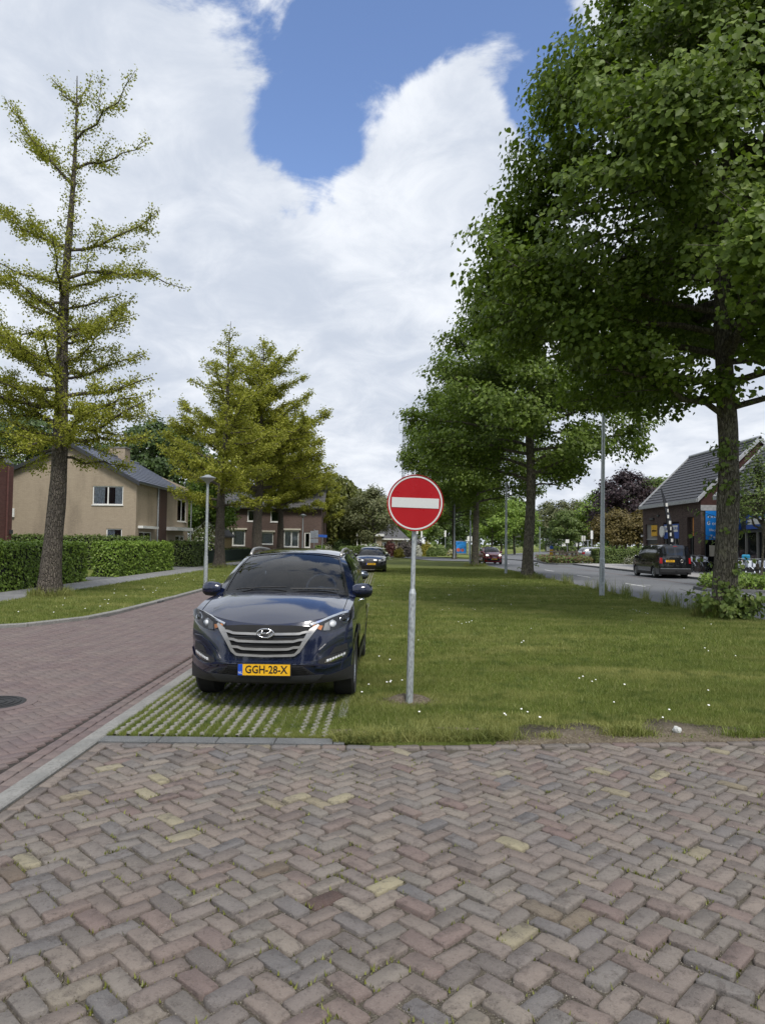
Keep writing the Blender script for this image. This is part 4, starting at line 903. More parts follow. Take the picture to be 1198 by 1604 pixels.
# grass tufts round the foot of the trunks
for k, (x, y, z, n, r) in enumerate([(T1.x, T1.y, 0.05, 1400, 0.5), (-10.0, 43.5, 0.05, 900, 0.75), (L2.x, L2.y, 0.0, 1500, 0.7), (L3.x, L3.y, 0.0, 900, 0.8), (L1.x - 0.35, L1.y, 0.0, 900, 0.3)]):
    a = RNG.random(n) * 6.283; rr = r * np.sqrt(RNG.random(n)) * np.where(RNG.random(n) < 0.5, 0.8, 1.0) + 0.15; P = np.stack([x + rr * np.cos(a), y + rr * np.sin(a)], 1)
    tag(blades('tree_foot_grass', P, 0.20 if k != 4 else 0.3, 0.008, 0.5, M['grass'], None, z, 0.4, True), ['long grass round the foot of the thick trunked ginkgo', 'long grass round the foot of the slender ginkgo', 'long grass round the foot of the second lime', 'long grass round the foot of the third lime', 'wispy grass beside the leafy lime shoots'][k], 'grass')

# --- other trees: loose round crowns
def broadleaf(name, label, loc, seed, H, r, mat, size, n=26, per=14, z0=None, env=None, trunk_r=0.2, spread=0.5, group=None, detail=2, trunk_mat='bark', up=0.6, sub=5, twig=4, crown='crown'):
    rng = np.random.default_rng(seed); root = thing(name, label, 'tree', loc, rng.random() * 6, group); z0 = H * 0.28 if z0 is None else z0
    env = env or [(z0 * 0.8, r * 0.35), (z0 + (H - z0) * 0.15, r * 0.8), (z0 + (H - z0) * 0.42, r), (z0 + (H - z0) * 0.7, r * 0.8), (z0 + (H - z0) * 0.9, r * 0.42), (H, r * 0.08)]
    trunk = lambda z: (0.1 * math.sin(z + seed), 0.1 * math.cos(z * 0.8 + seed), z); e = lambda z: max(0.1, interp(z, env))
    zs = zlist(-0.1, H * 0.85, 0.6); trunk_obj(trunk, zs, [trunk_r * (1 - 0.9 * max(0, z) / H) + 0.01 for z in zs], M[trunk_mat], root, seed, 0.05, 8)
    tubes, C, O = tree_skeleton(rng, trunk, e, n, z0, H * 0.93, up=up, sub=sub, twig=twig); wood_obj('limbs', [t for t in tubes if max(t[1]) > 0.03], M[trunk_mat], root)
    P, N, T = leaf_cloud(C, unit(O), per, spread, rng); mobj(crown, leaves_mesh(crown, P, N, T, size * rng.uniform(0.6, 1.3, len(P)), detail), M[mat], root)
    return root
def willow(label, loc, H, r, seed):
    rng = np.random.default_rng(seed); root = thing('willow_tree', label, 'tree', loc); trunk = lambda z: (0.15 * z * 0.3, 0, z)
    zs = zlist(-0.1, H * 0.8, 0.5); trunk_obj(trunk, zs, [0.38 * (1 - 0.8 * max(0, z) / H) for z in zs], M['bark'], root, seed, 0.08, 10); Ps, Ts, tub = [], [], []
    for k in range(300):
        a = rng.random() * 6.28; q = rng.random() ** 0.6; rr = r * q; zt = H * (1 - 0.38 * q ** 2.2) - rng.random() * 0.8; L = rng.uniform(0.45, 0.95) * (zt - 0.9); s = np.array([rr * math.cos(a), rr * math.sin(a), zt])
        if k % 6 == 0: tub.append(([np.array(trunk(H * 0.45)), (np.array(trunk(H * 0.7)) + s) / 2 + np.array([0, 0, 0.6]), s], [0.12, 0.06, 0.02]))
        n = int(L * 13); t = np.linspace(0, 1, n)[:, None]; p = s + np.concatenate([np.cos(a) * 0.5 * np.sqrt(t), np.sin(a) * 0.5 * np.sqrt(t), -L * t], 1) + rng.normal(0, 0.06, (n, 3)); Ps.append(p); Ts.append(unit(np.array([[0, 0, -1.0]]) + rng.normal(0, 0.25, (n, 3))))
    P, T = np.concatenate(Ps), np.concatenate(Ts); wood_obj('limbs', tub, M['bark'], root)
    mobj('crown', leaves_mesh('crown', P, unit(rng.normal(0, 1, P.shape)), T, 0.42 * rng.uniform(0.6, 1.3, len(P)), 2), M['leaf_willow'], root); return root
willow('weeping willow with long hanging branches past the brown brick house', (-6.6, 88, 0), 10.6, 5.2, 4)
broadleaf('apple_tree', 'loose grey green tree with a leaning trunk beside the willow', (at(585, 850, 82).x, 82, 0), 31, 7.6, 3.6, 'leaf_grey', 0.24, 26, 11, 2.0, spread=0.45, trunk_r=0.16)
# trees behind the beige house
for i, (px, Y, H, r, sd_, lb) in enumerate([(235, 66, 12.6, 5.5, 41, 'dark dense tree rising behind the beige house chimney'), (275, 72, 13.4, 4.6, 42, 'dark tree between the beige house and the slender ginkgo'), (40, 60, 12.3, 5.5, 43, 'dark tree behind the boughs of the tall ginkgo'), (160, 74, 11.5, 5, 44, 'dark tree over the ridge of the beige house')]):
    broadleaf('dark_tree', lb, (at(px, 850, Y).x, Y, 0), sd_, H, r, 'leaf_dark', 0.34, 34, 13, 2.5, group='dark trees behind the beige house', spread=0.55, trunk_r=0.3)
broadleaf('garden_tree', 'bright young garden tree beside the corner of the beige house', (at(322, 850, 60).x, 60, 0), 45, 6.6, 2.4, 'leaf_hedge', 0.24, 20, 11, 1.6, spread=0.35, trunk_r=0.1)
# distant trees: one mesh per kind, many copies
protoA = broadleaf('background_tree', 'x', (0, 0, -500), 51, 13, 5.0, 'leaf_mid', 0.5, 24, 9, 3.0, spread=0.75, trunk_r=0.25)
protoB = broadleaf('background_tree', 'x', (0, 0, -500), 52, 13, 4.2, 'leaf_dark', 0.5, 24, 9, 2.2, spread=0.7, trunk_r=0.25)
protoC = broadleaf('background_tree', 'x', (0, 0, -500), 53, 12, 4.6, 'leaf_grey', 0.5, 22, 9, 2.6, spread=0.75, trunk_r=0.25)
protoD = broadleaf('background_tree', 'x', (0, 0, -500), 54, 12, 4.8, 'leaf_hedge', 0.45, 26, 10, 3.2, spread=0.7, trunk_r=0.22)
PROTO = {'A': protoA, 'B': protoB, 'C': protoC, 'D': protoD}
FAR = [  # px, distance, top pixel, kind, label
    (545, 120, 768, 'A', 'green tree rising behind the low white bungalow roof'), (575, 125, 770, 'A', 'green tree behind the loose grey green garden tree'), (612, 118, 785, 'D', 'bright green tree behind the grey bungalow roof'), (640, 130, 790, 'D', 'yellow green tree behind the pole of the no entry sign'), (668, 135, 785, 'A', 'tree behind the garden shrubs past the lawn'), (700, 140, 775, 'B', 'dark tree behind the blue poster shelter'), (725, 150, 770, 'B', 'dark tree behind the third lime trunk'),
    (770, 110, 775, 'D', 'bright spreading tree behind the red car'), (805, 118, 782, 'D', 'bright tree between the red car and the second lime trunk'), (785, 150, 790, 'B', 'dark wood tree behind the red car'), (825, 170, 800, 'B', 'dark wood tree beyond the bend of the road'),
    (855, 190, 790, 'C', 'pale grey green tree in the wood beyond the bend'), (880, 185, 789, 'C', 'tall pale tree in the wood above the yellow bollard'), (905, 200, 788, 'C', 'pale wood tree behind the roundabout'), (868, 150, 822, 'B', 'dark conifer shaped tree by the far bungalow'), (888, 118, 800, 'A', 'upright tree planted behind the wooden post fence'), (905, 128, 805, 'A', 'twin upright tree planted behind the wooden post fence'), (928, 150, 790, 'A', 'green tree left of the galvanised lamp post'),
    (945, 120, 770, 'D', 'bright green tree behind the galvanised lamp post'), (1015, 112, 752, 'A', 'green tree behind the shop roof'), (1035, 104, 748, 'A', 'green tree peeping over the shop verge'), (960, 160, 775, 'B', 'dark tree behind the maroon tree'), (500, 140, 775, 'B', 'dark tree behind the willow'), (455, 130, 760, 'B', 'dark tree behind the brown brick house roof'), (395, 120, 765, 'B', 'dark tree behind the solar panels'), (340, 110, 720, 'B', 'dark tree left of the brown brick house')]
used = set()
for i, (px, Y, top, k, lb) in enumerate(FAR):
    p = at(px, 855, Y); Hh = at(px, top, Y).z; o = PROTO[k] if k not in used else copy_tree(PROTO[k]); used.add(k)
    s = Hh / {'A': 13, 'B': 13, 'C': 12, 'D': 12}[k]; o.location = (p.x, Y, -0.05); o.scale = (s * 1.05, s * 1.05, s); o.rotation_euler.z = i * 1.7; o['label'] = lb; o['group'] = 'trees in the far background'
# far wood that reads as one mass
rng = np.random.default_rng(77); C = []
for k in range(900):
    x = rng.uniform(-150, 260); y = 240 + rng.uniform(0, 40) + 0.1 * abs(x); C.append((x, y, rng.random() ** 0.7 * (11 + 3.0 * math.sin(x * 0.09) + 2 * math.sin(x * 0.23))))
P, N, T = leaf_cloud(np.array(C), np.tile(np.array([[0, -1.0, 0.2]]), (len(C), 1)), 22, 1.7, rng)
tag(mobj('distant_wood', leaves_mesh('distant_wood', P, N, T, 1.5 * rng.uniform(0.6, 1.3, len(P)), 2), M['leaf_mid']), 'distant wood closing the horizon behind the streets', 'wood', kind='stuff')
broadleaf('maroon_tree', 'dark maroon leaved tree behind the shop and the bronze tree', (at(980, 850, 92).x, 92, 0), 61, at(985, 742, 92).z, 4.7, 'leaf_maroon', 0.34, 32, 14, 2.6, spread=0.55)
broadleaf('bronze_tree', 'round bronze leaved tree behind the car park hedge', (at(965, 850, 76).x, 76, 0), 62, at(965, 806, 76).z, 2.5, 'leaf_brown', 0.26, 26, 13, 1.9, spread=0.4, trunk_r=0.14, up=0.3, group='bronze leaved trees by the car park')
broadleaf('bronze_tree', 'bronze leaved tree close to the shop corner', (at(1000, 850, 74).x, 74, 0), 63, at(1000, 810, 74).z, 2.0, 'leaf_brown', 0.26, 22, 13, 1.9, spread=0.4, trunk_r=0.14, up=0.3, group='bronze leaved trees by the car park')

# --- hedges and shrubs
def hedge(label, x0, x1, y0, y1, h, n, size, mat, seed, z=0.04, group='clipped hedges along the footpath'):
    rng = np.random.default_rng(seed); root = thing('hedge', label, 'hedge', ((x0 + x1) / 2, (y0 + y1) / 2, z), 0, group); lx, ly = (x1 - x0) / 2, (y1 - y0) / 2; d = 0.10
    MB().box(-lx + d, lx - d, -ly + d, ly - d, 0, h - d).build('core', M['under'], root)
    A = [(2 * ly * h, 'x', 1), (2 * ly * h, 'x', -1), (2 * lx * h, 'y', -1), (2 * lx * h, 'y', 1), (4 * lx * ly, 'z', 1)]; tot = sum(a[0] for a in A); Ps, Os = [], []
    for a, ax, s in A:
        m = int(n * a / tot); u, v = rng.uniform(-1, 1, m), rng.random(m); o = np.zeros((m, 3))
        if ax == 'x': p = np.stack([np.full(m, s * lx), u * ly, v * h], 1); o[:, 0] = s
        elif ax == 'y': p = np.stack([u * lx, np.full(m, s * ly), v * h], 1); o[:, 1] = s
        else: p = np.stack([u * lx, rng.uniform(-1, 1, m) * ly, np.full(m, h)], 1); o[:, 2] = 1
        bulge = 0.05 * np.sin(p[:, 1] * 2.2 + seed) * np.cos(p[:, 2] * 3 + p[:, 0] * 2); p += o * (bulge + rng.normal(-0.04, 0.055, m))[:, None]; Ps.append(p); Os.append(o)
    P, O = np.concatenate(Ps), np.concatenate(Os); N = unit(O + np.array([0, 0, 0.35]) + rng.normal(0, 0.45, P.shape)); T = unit(O * 0.4 + np.array([0, 0, -0.4]) + rng.normal(0, 0.6, P.shape))
    mobj('foliage', leaves_mesh('foliage', P, N, T, size * rng.uniform(0.6, 1.3, len(P)), 2), M[mat], root); return root
hedge('bright clipped beech hedge running behind the tall ginkgo trunk', -13.0, -11.85, 15.5, 28.6, 1.52, 26000, 0.10, 'leaf_hedge', 1)
hedge('bright clipped hedge block between two driveways', -13.0, -11.85, 31.9, 40.3, 1.52, 16000, 0.11, 'leaf_hedge', 2)
hedge('dark green clipped hedge at the corner of the beige house garden', -14.3, -11.95, 44.9, 48.6, 1.55, 8000, 0.12, 'leaf_mid', 3)
hedge('long dark hedge in front of the beige house wall', -23.0, -13.1, 39.0, 39.9, 1.85, 12000, 0.12, 'leaf_mid', 4)
hedge('rounded low hedge beside the white flowering bush', -4.0, -1.7, 68, 70.5, 1.25, 5000, 0.16, 'leaf_mid', 5, 0.0, 'hedges round the far bungalows')
hedge('tall dark hedge in front of the white fascia bungalow', -6.9, -3.6, 84, 85, 2.0, 4000, 0.2, 'leaf_dark', 6, 0.0, 'hedges round the far bungalows')
hedge('small square hedge by the blue street name plate', -6.7, -5.9, 72, 73, 1.3, 1800, 0.16, 'leaf_hedge', 7, 0.0, 'hedges round the far bungalows')
hedge('low green hedge screening the car park beside the shop', 18.9, 24.6, 62.5, 64.2, 1.25, 9000, 0.15, 'leaf_mid', 8, 0.1, 'hedges round the car park')
hedge('clipped hedge strip inside the green garden fence', -14.2, -13.0, 50, 70, 0.95, 9000, 0.15, 'leaf_mid', 9)
hedge('far roadside hedge in front of the white bungalow beyond the bend', 34, 48, 140, 142, 1.3, 3000, 0.35, 'leaf_mid', 10, 0.0, 'hedges round the far bungalows')
def bush(label, c, rx, ry, h, n, size, mat, seed, name='shrub', group='garden shrubs beyond the lawn', flower=None):
    rng = np.random.default_rng(seed); root = thing(name, label, 'shrub', c, 0, group); d = unit(rng.normal(0, 1, (n, 3))); d[:, 2] = np.abs(d[:, 2]) * 1.0
    lump = 1 + 0.12 * np.sin(d[:, 0] * 6 + seed) * np.cos(d[:, 1] * 5 + seed) + rng.normal(0, 0.07, n); P = d * np.array([rx, ry, h]) * (lump * (0.75 + 0.25 * rng.random(n)))[:, None]
    N = unit(d + rng.normal(0, 0.45, P.shape)); T = unit(rng.normal(0, 0.6, P.shape) + np.array([0, 0, -0.3]))
    f = leaves_mesh('foliage', P, N, T, size * rng.uniform(0.6, 1.3, n), 2); mobj('foliage', f, M[mat], root)
    MB().lathe([(0.02, h * 0.72), (rx * 0.5, h * 0.5), (rx * 0.6, h * 0.2), (rx * 0.45, 0)][::-1], 10).build('core', M['under'], root)
    if flower:
        k = int(n * 0.35); mobj('blossom', leaves_mesh('blossom', P[:k] * 1.05, N[:k], T[:k], size * 0.9 * rng.uniform(0.6, 1.3, k), 2), M[flower], root)
    return root
for i, (px, Y, rx, h, mat, fl, lb) in enumerate([(580, 72, 1.9, 1.55, 'leaf_mid', 'leaf_white', 'bush covered in white blossom behind the black hatchback'), (611, 88, 0.75, 2.0, 'leaf_red', None, 'small dark red leaved shrub by the bungalow'), (634, 88, 1.35, 2.0, 'leaf_twig', None, 'round greyish brown twiggy bush'), (654, 92, 0.55, 1.4, 'leaf_white', None, 'pale cream flowering bush beside the sign pole'), (668, 96, 0.9, 1.9, 'leaf_yellow', None, 'bright yellow flowering shrub past the lawn'),
     (676, 93, 0.7, 1.2, 'leaf_mid', None, 'low green cushion shrub beside the yellow shrub'), (690, 98, 1.3, 1.1, 'leaf_mid', None, 'wide low green shrub left of the poster shelter'), (704, 104, 0.8, 2.2, 'leaf_dark', None, 'dark blue green conifer bush'), (706, 96, 0.5, 0.9, 'leaf_yellow', 'leaf_white', 'small yellow and white flower clump'), (650, 100, 1.4, 2.6, 'leaf_maroon', None, 'tall purple shrub behind the cream bush'), (625, 84, 0.6, 1.1, 'leaf_yellow', None, 'yellow green shrub between the red and the brown bush'),
     (500, 80, 1.8, 1.7, 'leaf_grey', 'leaf_white', 'pale flowering shrub below the willow'), (345, 66, 1.1, 2.4, 'leaf_hedge', None, 'bright green shrub under the front window of the brown house'), (322, 54, 1.3, 2.9, 'leaf_mid', 'leaf_white', 'climber with hanging white flowers beside the beige house'), (1105, 57, 0.0, 0, None, None, None), (990, 61.5, 0.8, 0.75, 'leaf_grey', 'leaf_white', 'white flowering low shrub at the end of the car park hedge')]):
    if mat: bush(lb, (at(px, 860, Y).x, Y, 0), rx, rx * 0.9, h, int(900 + 900 * rx), 0.2 if Y > 70 else 0.15, mat, 100 + i, flower=fl)
# planting beds
def bed_plants(label, poly, n, h, mats, seed, z=0.05, size=0.14, name='planting_bed'):
    root = thing(name, label, 'flower bed', (0, 0, 0)); xs, ys = [p[0] for p in poly], [p[1] for p in poly]; rng = np.random.default_rng(seed)
    s = sheet('soil', poly, z, M['soil'], None, root)
    P2 = np.stack([rng.uniform(min(xs), max(xs), n), rng.uniform(min(ys), max(ys), n)], 1); P2 = P2[inpoly(P2, poly)]; k = len(P2); hh = h * (0.75 + 0.25 * vnoise(P2, 2.5, seed)) * rng.random(k) ** 0.5
    P = np.column_stack([P2, z + hh]); N = unit(rng.normal(0, 0.5, (k, 3)) + np.array([0, -0.4, 0.8])); T = unit(rng.normal(0, 0.7, (k, 3)))
    for j, mt in enumerate(mats): q = slice(j, None, len(mats)); mobj('plants', leaves_mesh('plants', P[q], N[q], T[q], size * rng.uniform(0.6, 1.3, len(P[q])), 2), M[mt], root)['kind'] = 'stuff'
    return root
BEDR = [(12.6, 27.4), (13.2, 26.9), (18.5, 26.4), (18.5, 31), (15.5, 31.2), (13.6, 30.2), (12.8, 28.8)]
bed_plants('kerbed bed of bushy green plants beside the bicycle rack', BEDR, 9000, 0.6, ['leaf_hedge', 'leaf_mid', 'leaf_hedge'], 5, 0.1)
kerb_row('bed_kerb', [(18.5, 26.3), (13.15, 26.8), (12.5, 27.35), (12.7, 28.85), (13.55, 30.3), (15.5, 31.3)], 0.14, 0.12, 0.9, M['concrete_dark'])
BEDI = [(14.5, 62.5), (15.2, 61.3), (18.4, 61.8), (19.2, 66), (18.3, 72), (15.8, 73)]
bed_plants('kerbed island of reddish green ground cover round wooden posts', BEDI, 7000, 0.7, ['leaf_brown', 'leaf_mid', 'leaf_red', 'leaf_mid'], 6, 0.1, 0.2)
kerb_row('island_kerb', [(15.7, 73.1), (14.4, 62.5), (15.15, 61.2), (18.5, 61.7)], 0.14, 0.12, 0.9, M['concrete_dark'])
yt = broadleaf('young_tree', 'slim young street tree with narrow dark crown in the kerbed bed', (at(1190, 860, 29.5).x, 29.5, 0.1), 71, 4.9, 1.15, 'leaf_mid', 0.10, 26, 12, 1.9, spread=0.2, trunk_r=0.055, sub=5, twig=3)
rd = [(random.uniform(7.9, 8.4), random.uniform(18, 33)) for _ in range(26)]
P = np.concatenate([RNG.normal(0, 1, (45, 2)) * 0.06 + np.array(p) for p in rd]); tag(blades('roadside_weeds', P, 0.30, 0.006, 0.5, M['grass'], None, 0.0, 0.5, True), 'wispy tall weeds along the edge of the asphalt road', 'weeds', kind='stuff')

# row of trees added out of view behind the viewpoint, for the cars to reflect
for i in range(13):
    x = -42 + i * 7.5; o = copy_tree(PROTO['AB'[i % 2]]); o.location = (x, -30 - 4 * math.sin(i * 2.1), -0.05); o.scale = (0.85, 0.85, 0.7 + 0.12 * math.sin(i * 1.3)); o.rotation_euler.z = i * 2.2; o['label'] = 'tree added out of view for the cars to reflect'; o['group'] = 'unseen trees added for car reflections'
# ------------------------------------------------------------------ vehicles (built facing -Y, front bumper at y = 0)
def strip_patch(S, lower, upper, off, nu=14, nv=5, thick=0.0, out=-1, axis='F'):
    """patch on surface S(x,z)->y between two polylines of (x,z); out -1: faces the front"""
    def res(pl, n):
        P = [Vector(p) for p in pl]; d = [0]
        for a, b in zip(P, P[1:]): d.append(d[-1] + (b - a).length)
        o = []
        for k in range(n):
            t = d[-1] * k / (n - 1); i = max(0, min(len(P) - 2, next((j for j in range(len(P) - 1) if t <= d[j + 1] + 1e-9), len(P) - 2)))
            f = (t - d[i]) / max(1e-9, d[i + 1] - d[i]); o.append(P[i] + (P[i + 1] - P[i]) * f)
        return o
    lo, up = res(lower, nu), res(upper, nu); G = []
    for j in range(nv):
        G.append([(q.x, S(q.x, q.y) + out * off, q.y) for q in (lo[i] + (up[i] - lo[i]) * j / (nv - 1) for i in range(nu))])
    m = MB().grid(G)
    if thick:
        ring = [G[0][i] for i in range(nu)] + [G[j][nu - 1] for j in range(1, nv)] + [G[nv - 1][i] for i in range(nu - 2, -1, -1)] + [G[j][0] for j in range(nv - 2, 0, -1)]
        b = [(p[0], p[1] - out * thick, p[2]) for p in ring]; n = len(ring)
        m.add(ring + b, [[i, (i + 1) % n, n + (i + 1) % n, n + i] for i in range(n)])
    return m
def mirror_pts(pl): return [(-x, z) for x, z in pl]
def wheel(parent, x, y, r, w, side, spokes=5, rimmat='rim'):
    m = MB().lathe([(r * 0.66, -w / 2 + 0.01), (r * 0.93, -w / 2), (r, -w / 2 + 0.03), (r, w / 2 - 0.03), (r * 0.93, w / 2), (r * 0.66, w / 2 - 0.01), (r * 0.62, 0)], 32, axis='X')
    o = m.build('wheel', M['tyre'], parent, smooth=True, sharp=35); o.location = (x, y, r)
    rm = MB(); xo = side * (w / 2 - 0.03)
    rm.lathe([(r * 0.64, xo - side * 0.02), (r * 0.68, xo + side * 0.02), (r * 0.60, xo)], 28, axis='X'); rm.lathe([(0.06, xo - side * 0.01), (0.055, xo + side * 0.012)], 14, axis='X')
    for k in range(spokes):
        a = 2 * math.pi * k / spokes; c, s = math.cos(a), math.sin(a); L = r * 0.63
        pts = []
        for (rad, hw) in ((0.03, 0.045), (L, 0.028)):
            for q in (-1, 1): pts.append((xo, rad * c - q * hw * s, rad * s + q * hw * c))
        bk = [(p[0] - side * 0.03, p[1], p[2]) for p in pts]
        rm.add(pts + bk, [[0, 1, 3, 2], [4, 6, 7, 5], [0, 2, 6, 4], [1, 5, 7, 3]])
    rm.build('rim', M[rimmat], o)
    MB().lathe([(r * 0.6, -0.03), (r * 0.6, 0.02)], 20, axis='X').build('brake_disc', M['under'], o)
    return o
class Car:
    def __init__(s, name, label, loc, rz, p, paint, group=None):
        s.p = p; s.root = thing(name, label, p.get('cat', 'car'), loc, rz, group); s.paint = paint; s.body()
    def xs(s, y, z): return s.p['W'] * sinterp(y, s.p['plan']) * sinterp(z, s.p['shape'])
    def S(s, x, z):
        p = s.p; pr = sinterp(z, p['nose']); xm = s.xs(p['yc'], z); return pr + (p['yc'] - pr) * min(1.15, abs(x) / xm) ** p.get('cn', 3.6)
    def RS(s, x, z):            # rear surface
        p = s.p; t = min(1, abs(x) / s.rxm(z)); ye = s.rye(z); return ye + (sinterp(z, p['tail']) - ye) * (1 - t ** 4.5)
    def rxm(s, z):
        p = s.p; zb = p['belt'][-1][1]
        if z <= zb: return s.xs(p['yr'], z)
        t = min(1, (z - zb) / (p['rz1'] - zb)); return s.xs(p['yr'], zb) * (1 - t) + p['xr'] * t
    def rye(s, z):
        p = s.p; zb = p['belt'][-1][1]
        if z <= zb: return p['yr']
        t = min(1, (z - zb) / (p['rz1'] - zb)); return p['yr'] * (1 - t) + p['yrt'] * t
    def ztop(s, t): return s.p['zt0'] + (s.p['zt1'] - s.p['zt0']) * abs(t) ** 2.0
    def cowl(s, t): p = s.p; return (p['ycw'] + p.get('cwc', 0.2) * t * t, p['zcw'] + (s.belt_z(p['ycw'] + p.get('cwc', 0.2)) - p['zcw']) * abs(t) ** 3)
    def belt_z(s, y): return sinterp(y, s.p['belt'])
    def hood(s, t, q):
        p = s.p; zf = s.ztop(t); xf = t * s.xs(p['yc'], zf); yf = s.S(xf, zf); yb, zb = s.cowl(t); e = 1 - (1 - q) ** 1.9
        z = zf + (zb - zf) * e; y = yf + (yb - yf) * q
        ye = s.p['yc'] + (s.cowl(1)[0] - s.p['yc']) * q; ze = s.ztop(1) + (s.cowl(1)[1] - s.ztop(1)) * e
        cr = p.get('crease', 0.012) * math.exp(-((abs(t) - 0.62 - 0.12 * q) / 0.06) ** 2) * min(1, q * 4) * (1 - q * 0.5)
        return (t * s.xs(ye, ze), y, z + cr)
    def header(s, t): p = s.p; return (t * p['xwt'], p['yh'] + 0.09 * t * t, p['zh'] - 0.055 * t * t)
    def wind(s, t, q):
        p = s.p; yb, zb = s.cowl(t * p['xwb'] / s.xs(s.cowl(1)[0], s.cowl(1)[1])); b = Vector((t * p['xwb'], yb + 0.03, zb - 0.005)); h = Vector(s.header(t)); r = b + (h - b) * q; bl = 0.05 * math.sin(math.pi * q) * p.get('wb', 1); r.z += bl; r.y -= bl * 0.5; return r
    def roofz(s, y): return sinterp(y, s.p['roof'])
    def gh(s, u, t, sd):
        p = s.p; yb = s.cowl(1)[0] + (p['yr'] - s.cowl(1)[0]) * u; zb = s.belt_z(yb); b = Vector((s.xs(yb, zb), yb, zb)); yt = p['yh'] + 0.13 + (p['yrt'] - p['yh'] - 0.13) * u; zt = s.roofz(yt) - p['rdrop']
        h = Vector((p['xr'], yt, zt)); r = b + (h - b) * t; r.x += 0.03 * math.sin(math.pi * t); r.x *= sd; return r
    def body(s):
        p = s.p; m = MB(); n = 12; ts = [k / n for k in range(-n, n + 1)]; zb = p['zb']
        m.grid([[(x := t * s.xs(p['yc'], (z := zb + (s.ztop(t) - zb) * j / 18)), s.S(x, z), z) for t in ts] for j in range(19)])
        m.grid([[s.hood(t, q / 12) for t in ts] for q in range(13)])
        nz = 16; ye = p['yr']
        for sd in (-1, 1):
            G = []; cols = [('h', q / 12) for q in range(13)] + [('b', k / 46) for k in range(1, 47)]
            for kind, q in cols:
                if kind == 'h':
                    e = 1 - (1 - q) ** 1.9; y = p['yc'] + (s.cowl(1)[0] - p['yc']) * q; zt = s.ztop(1) + (s.cowl(1)[1] - s.ztop(1)) * e
                else: y = s.cowl(1)[0] + (ye - s.cowl(1)[0]) * q; zt = s.belt_z(y)
                G.append([(sd * s.xs(y, (z := zb + (zt - zb) * j / nz)), y, z) for j in range(nz + 1)])
            ra = p['rw'] + p.get('arch', 0.06); vs = [v for r in G for v in r]; fs = []
            for i in range(len(G) - 1):
                for j in range(nz):
                    q = [i * (nz + 1) + j, (i + 1) * (nz + 1) + j, (i + 1) * (nz + 1) + j + 1, i * (nz + 1) + j + 1]; cy = sum(vs[a][1] for a in q) / 4; cz = sum(vs[a][2] for a in q) / 4
                    if all(math.hypot(cy - yw, cz - p['rw']) > ra for yw in p['wy']): fs.append(q)
            m.add(vs, fs)
            m.grid([[s.gh(u / 20, t / 6, sd) for u in range(21)] for t in range(7)])
            for q in range(8):       # A pillars
                a, b = s.wind(sd, q / 8), s.wind(sd, (q + 1) / 8); c, d = s.gh(0, (q + 1) / 8, sd), s.gh(0, q / 8, sd); m.quad(a, b, c, d)
        NY = 14; y0, y1 = p['yh'], p['yrt']
        def roofp(t, q):
            y = y0 + 0.13 * t * t + (y1 - y0 - 0.13 * t * t) * q
            if q == 1: y = s.rye(p['rz1']) + (sinterp(p['rz1'], p['tail']) - s.rye(p['rz1'])) * (1 - abs(t) ** 4.5)
            x = t * p['xr']; xw = p['xwt'] / p['xr']; return (x, y, s.roofz(y) - p['rdrop'] * abs(t) ** 3)
        m.grid([[roofp(t, q / NY) for t in ts] for q in range(NY + 1)])
        m.grid([[(x := t * s.rxm((z := zb + (p['rz1'] - zb) * j / 24)), s.RS(x, z), z - (p['rdrop'] * abs(t) ** 3 if j == 24 else 0)) for t in ts] for j in range(25)])
        s.bodyo = m.build('body', M[s.paint], s.root, smooth=True, sharp=38, merge=0.002)
        u = MB(); a = p['W'] - 0.27; u.box(-a, a, 0.52, p['L'] - 0.3, zb - 0.02, 0.62); u.box(-0.42, 0.42, 0.2, 0.519, zb - 0.01, 0.6); u.box(-p['W'] + 0.1, p['W'] - 0.1, p['wy'][0] + p['rw'] + 0.09, p['wy'][1] - p['rw'] - 0.09, zb - 0.03, 0.5)
        u.box(-p['W'] + 0.14, p['W'] - 0.14, p['yc'] - 0.05, p['wy'][0] - p['rw'] - 0.07, zb, 0.6); u.build('underbody', M['under'], s.root)
        WG = [[s.wind(t, q / 8) for t in ts] for q in range(9)]; MB().grid(WG).build('windscreen', M['windscreen'], s.root, smooth=True)
        fr = MB()
        def lift(q): return (q[0], q[1] - 0.004, q[2] + 0.004)
        fr.grid([[lift(s.wind(t, q)) for t in ts] for q in (0, 0.045)]); fr.grid([[lift(s.wind(t, q)) for t in ts] for q in (0.955, 1.0)])
        for sd in (-1, 1): fr.grid([[lift(s.wind(sd * k, q / 8)) for q in range(9)] for k in (0.955, 1.0)])
        c = []
        fr.grid([[(h := s.hood(t, 1.0)) and (h[0] * 0.93, h[1] - 0.004 - 0.02, h[2] - 0.004) for t in ts], [(w := s.wind(t, 0.0)) and (w[0], w[1], w[2] + 0.002) for t in ts]])
        fr.build('windscreen_surround', M['gloss_black'], s.root)
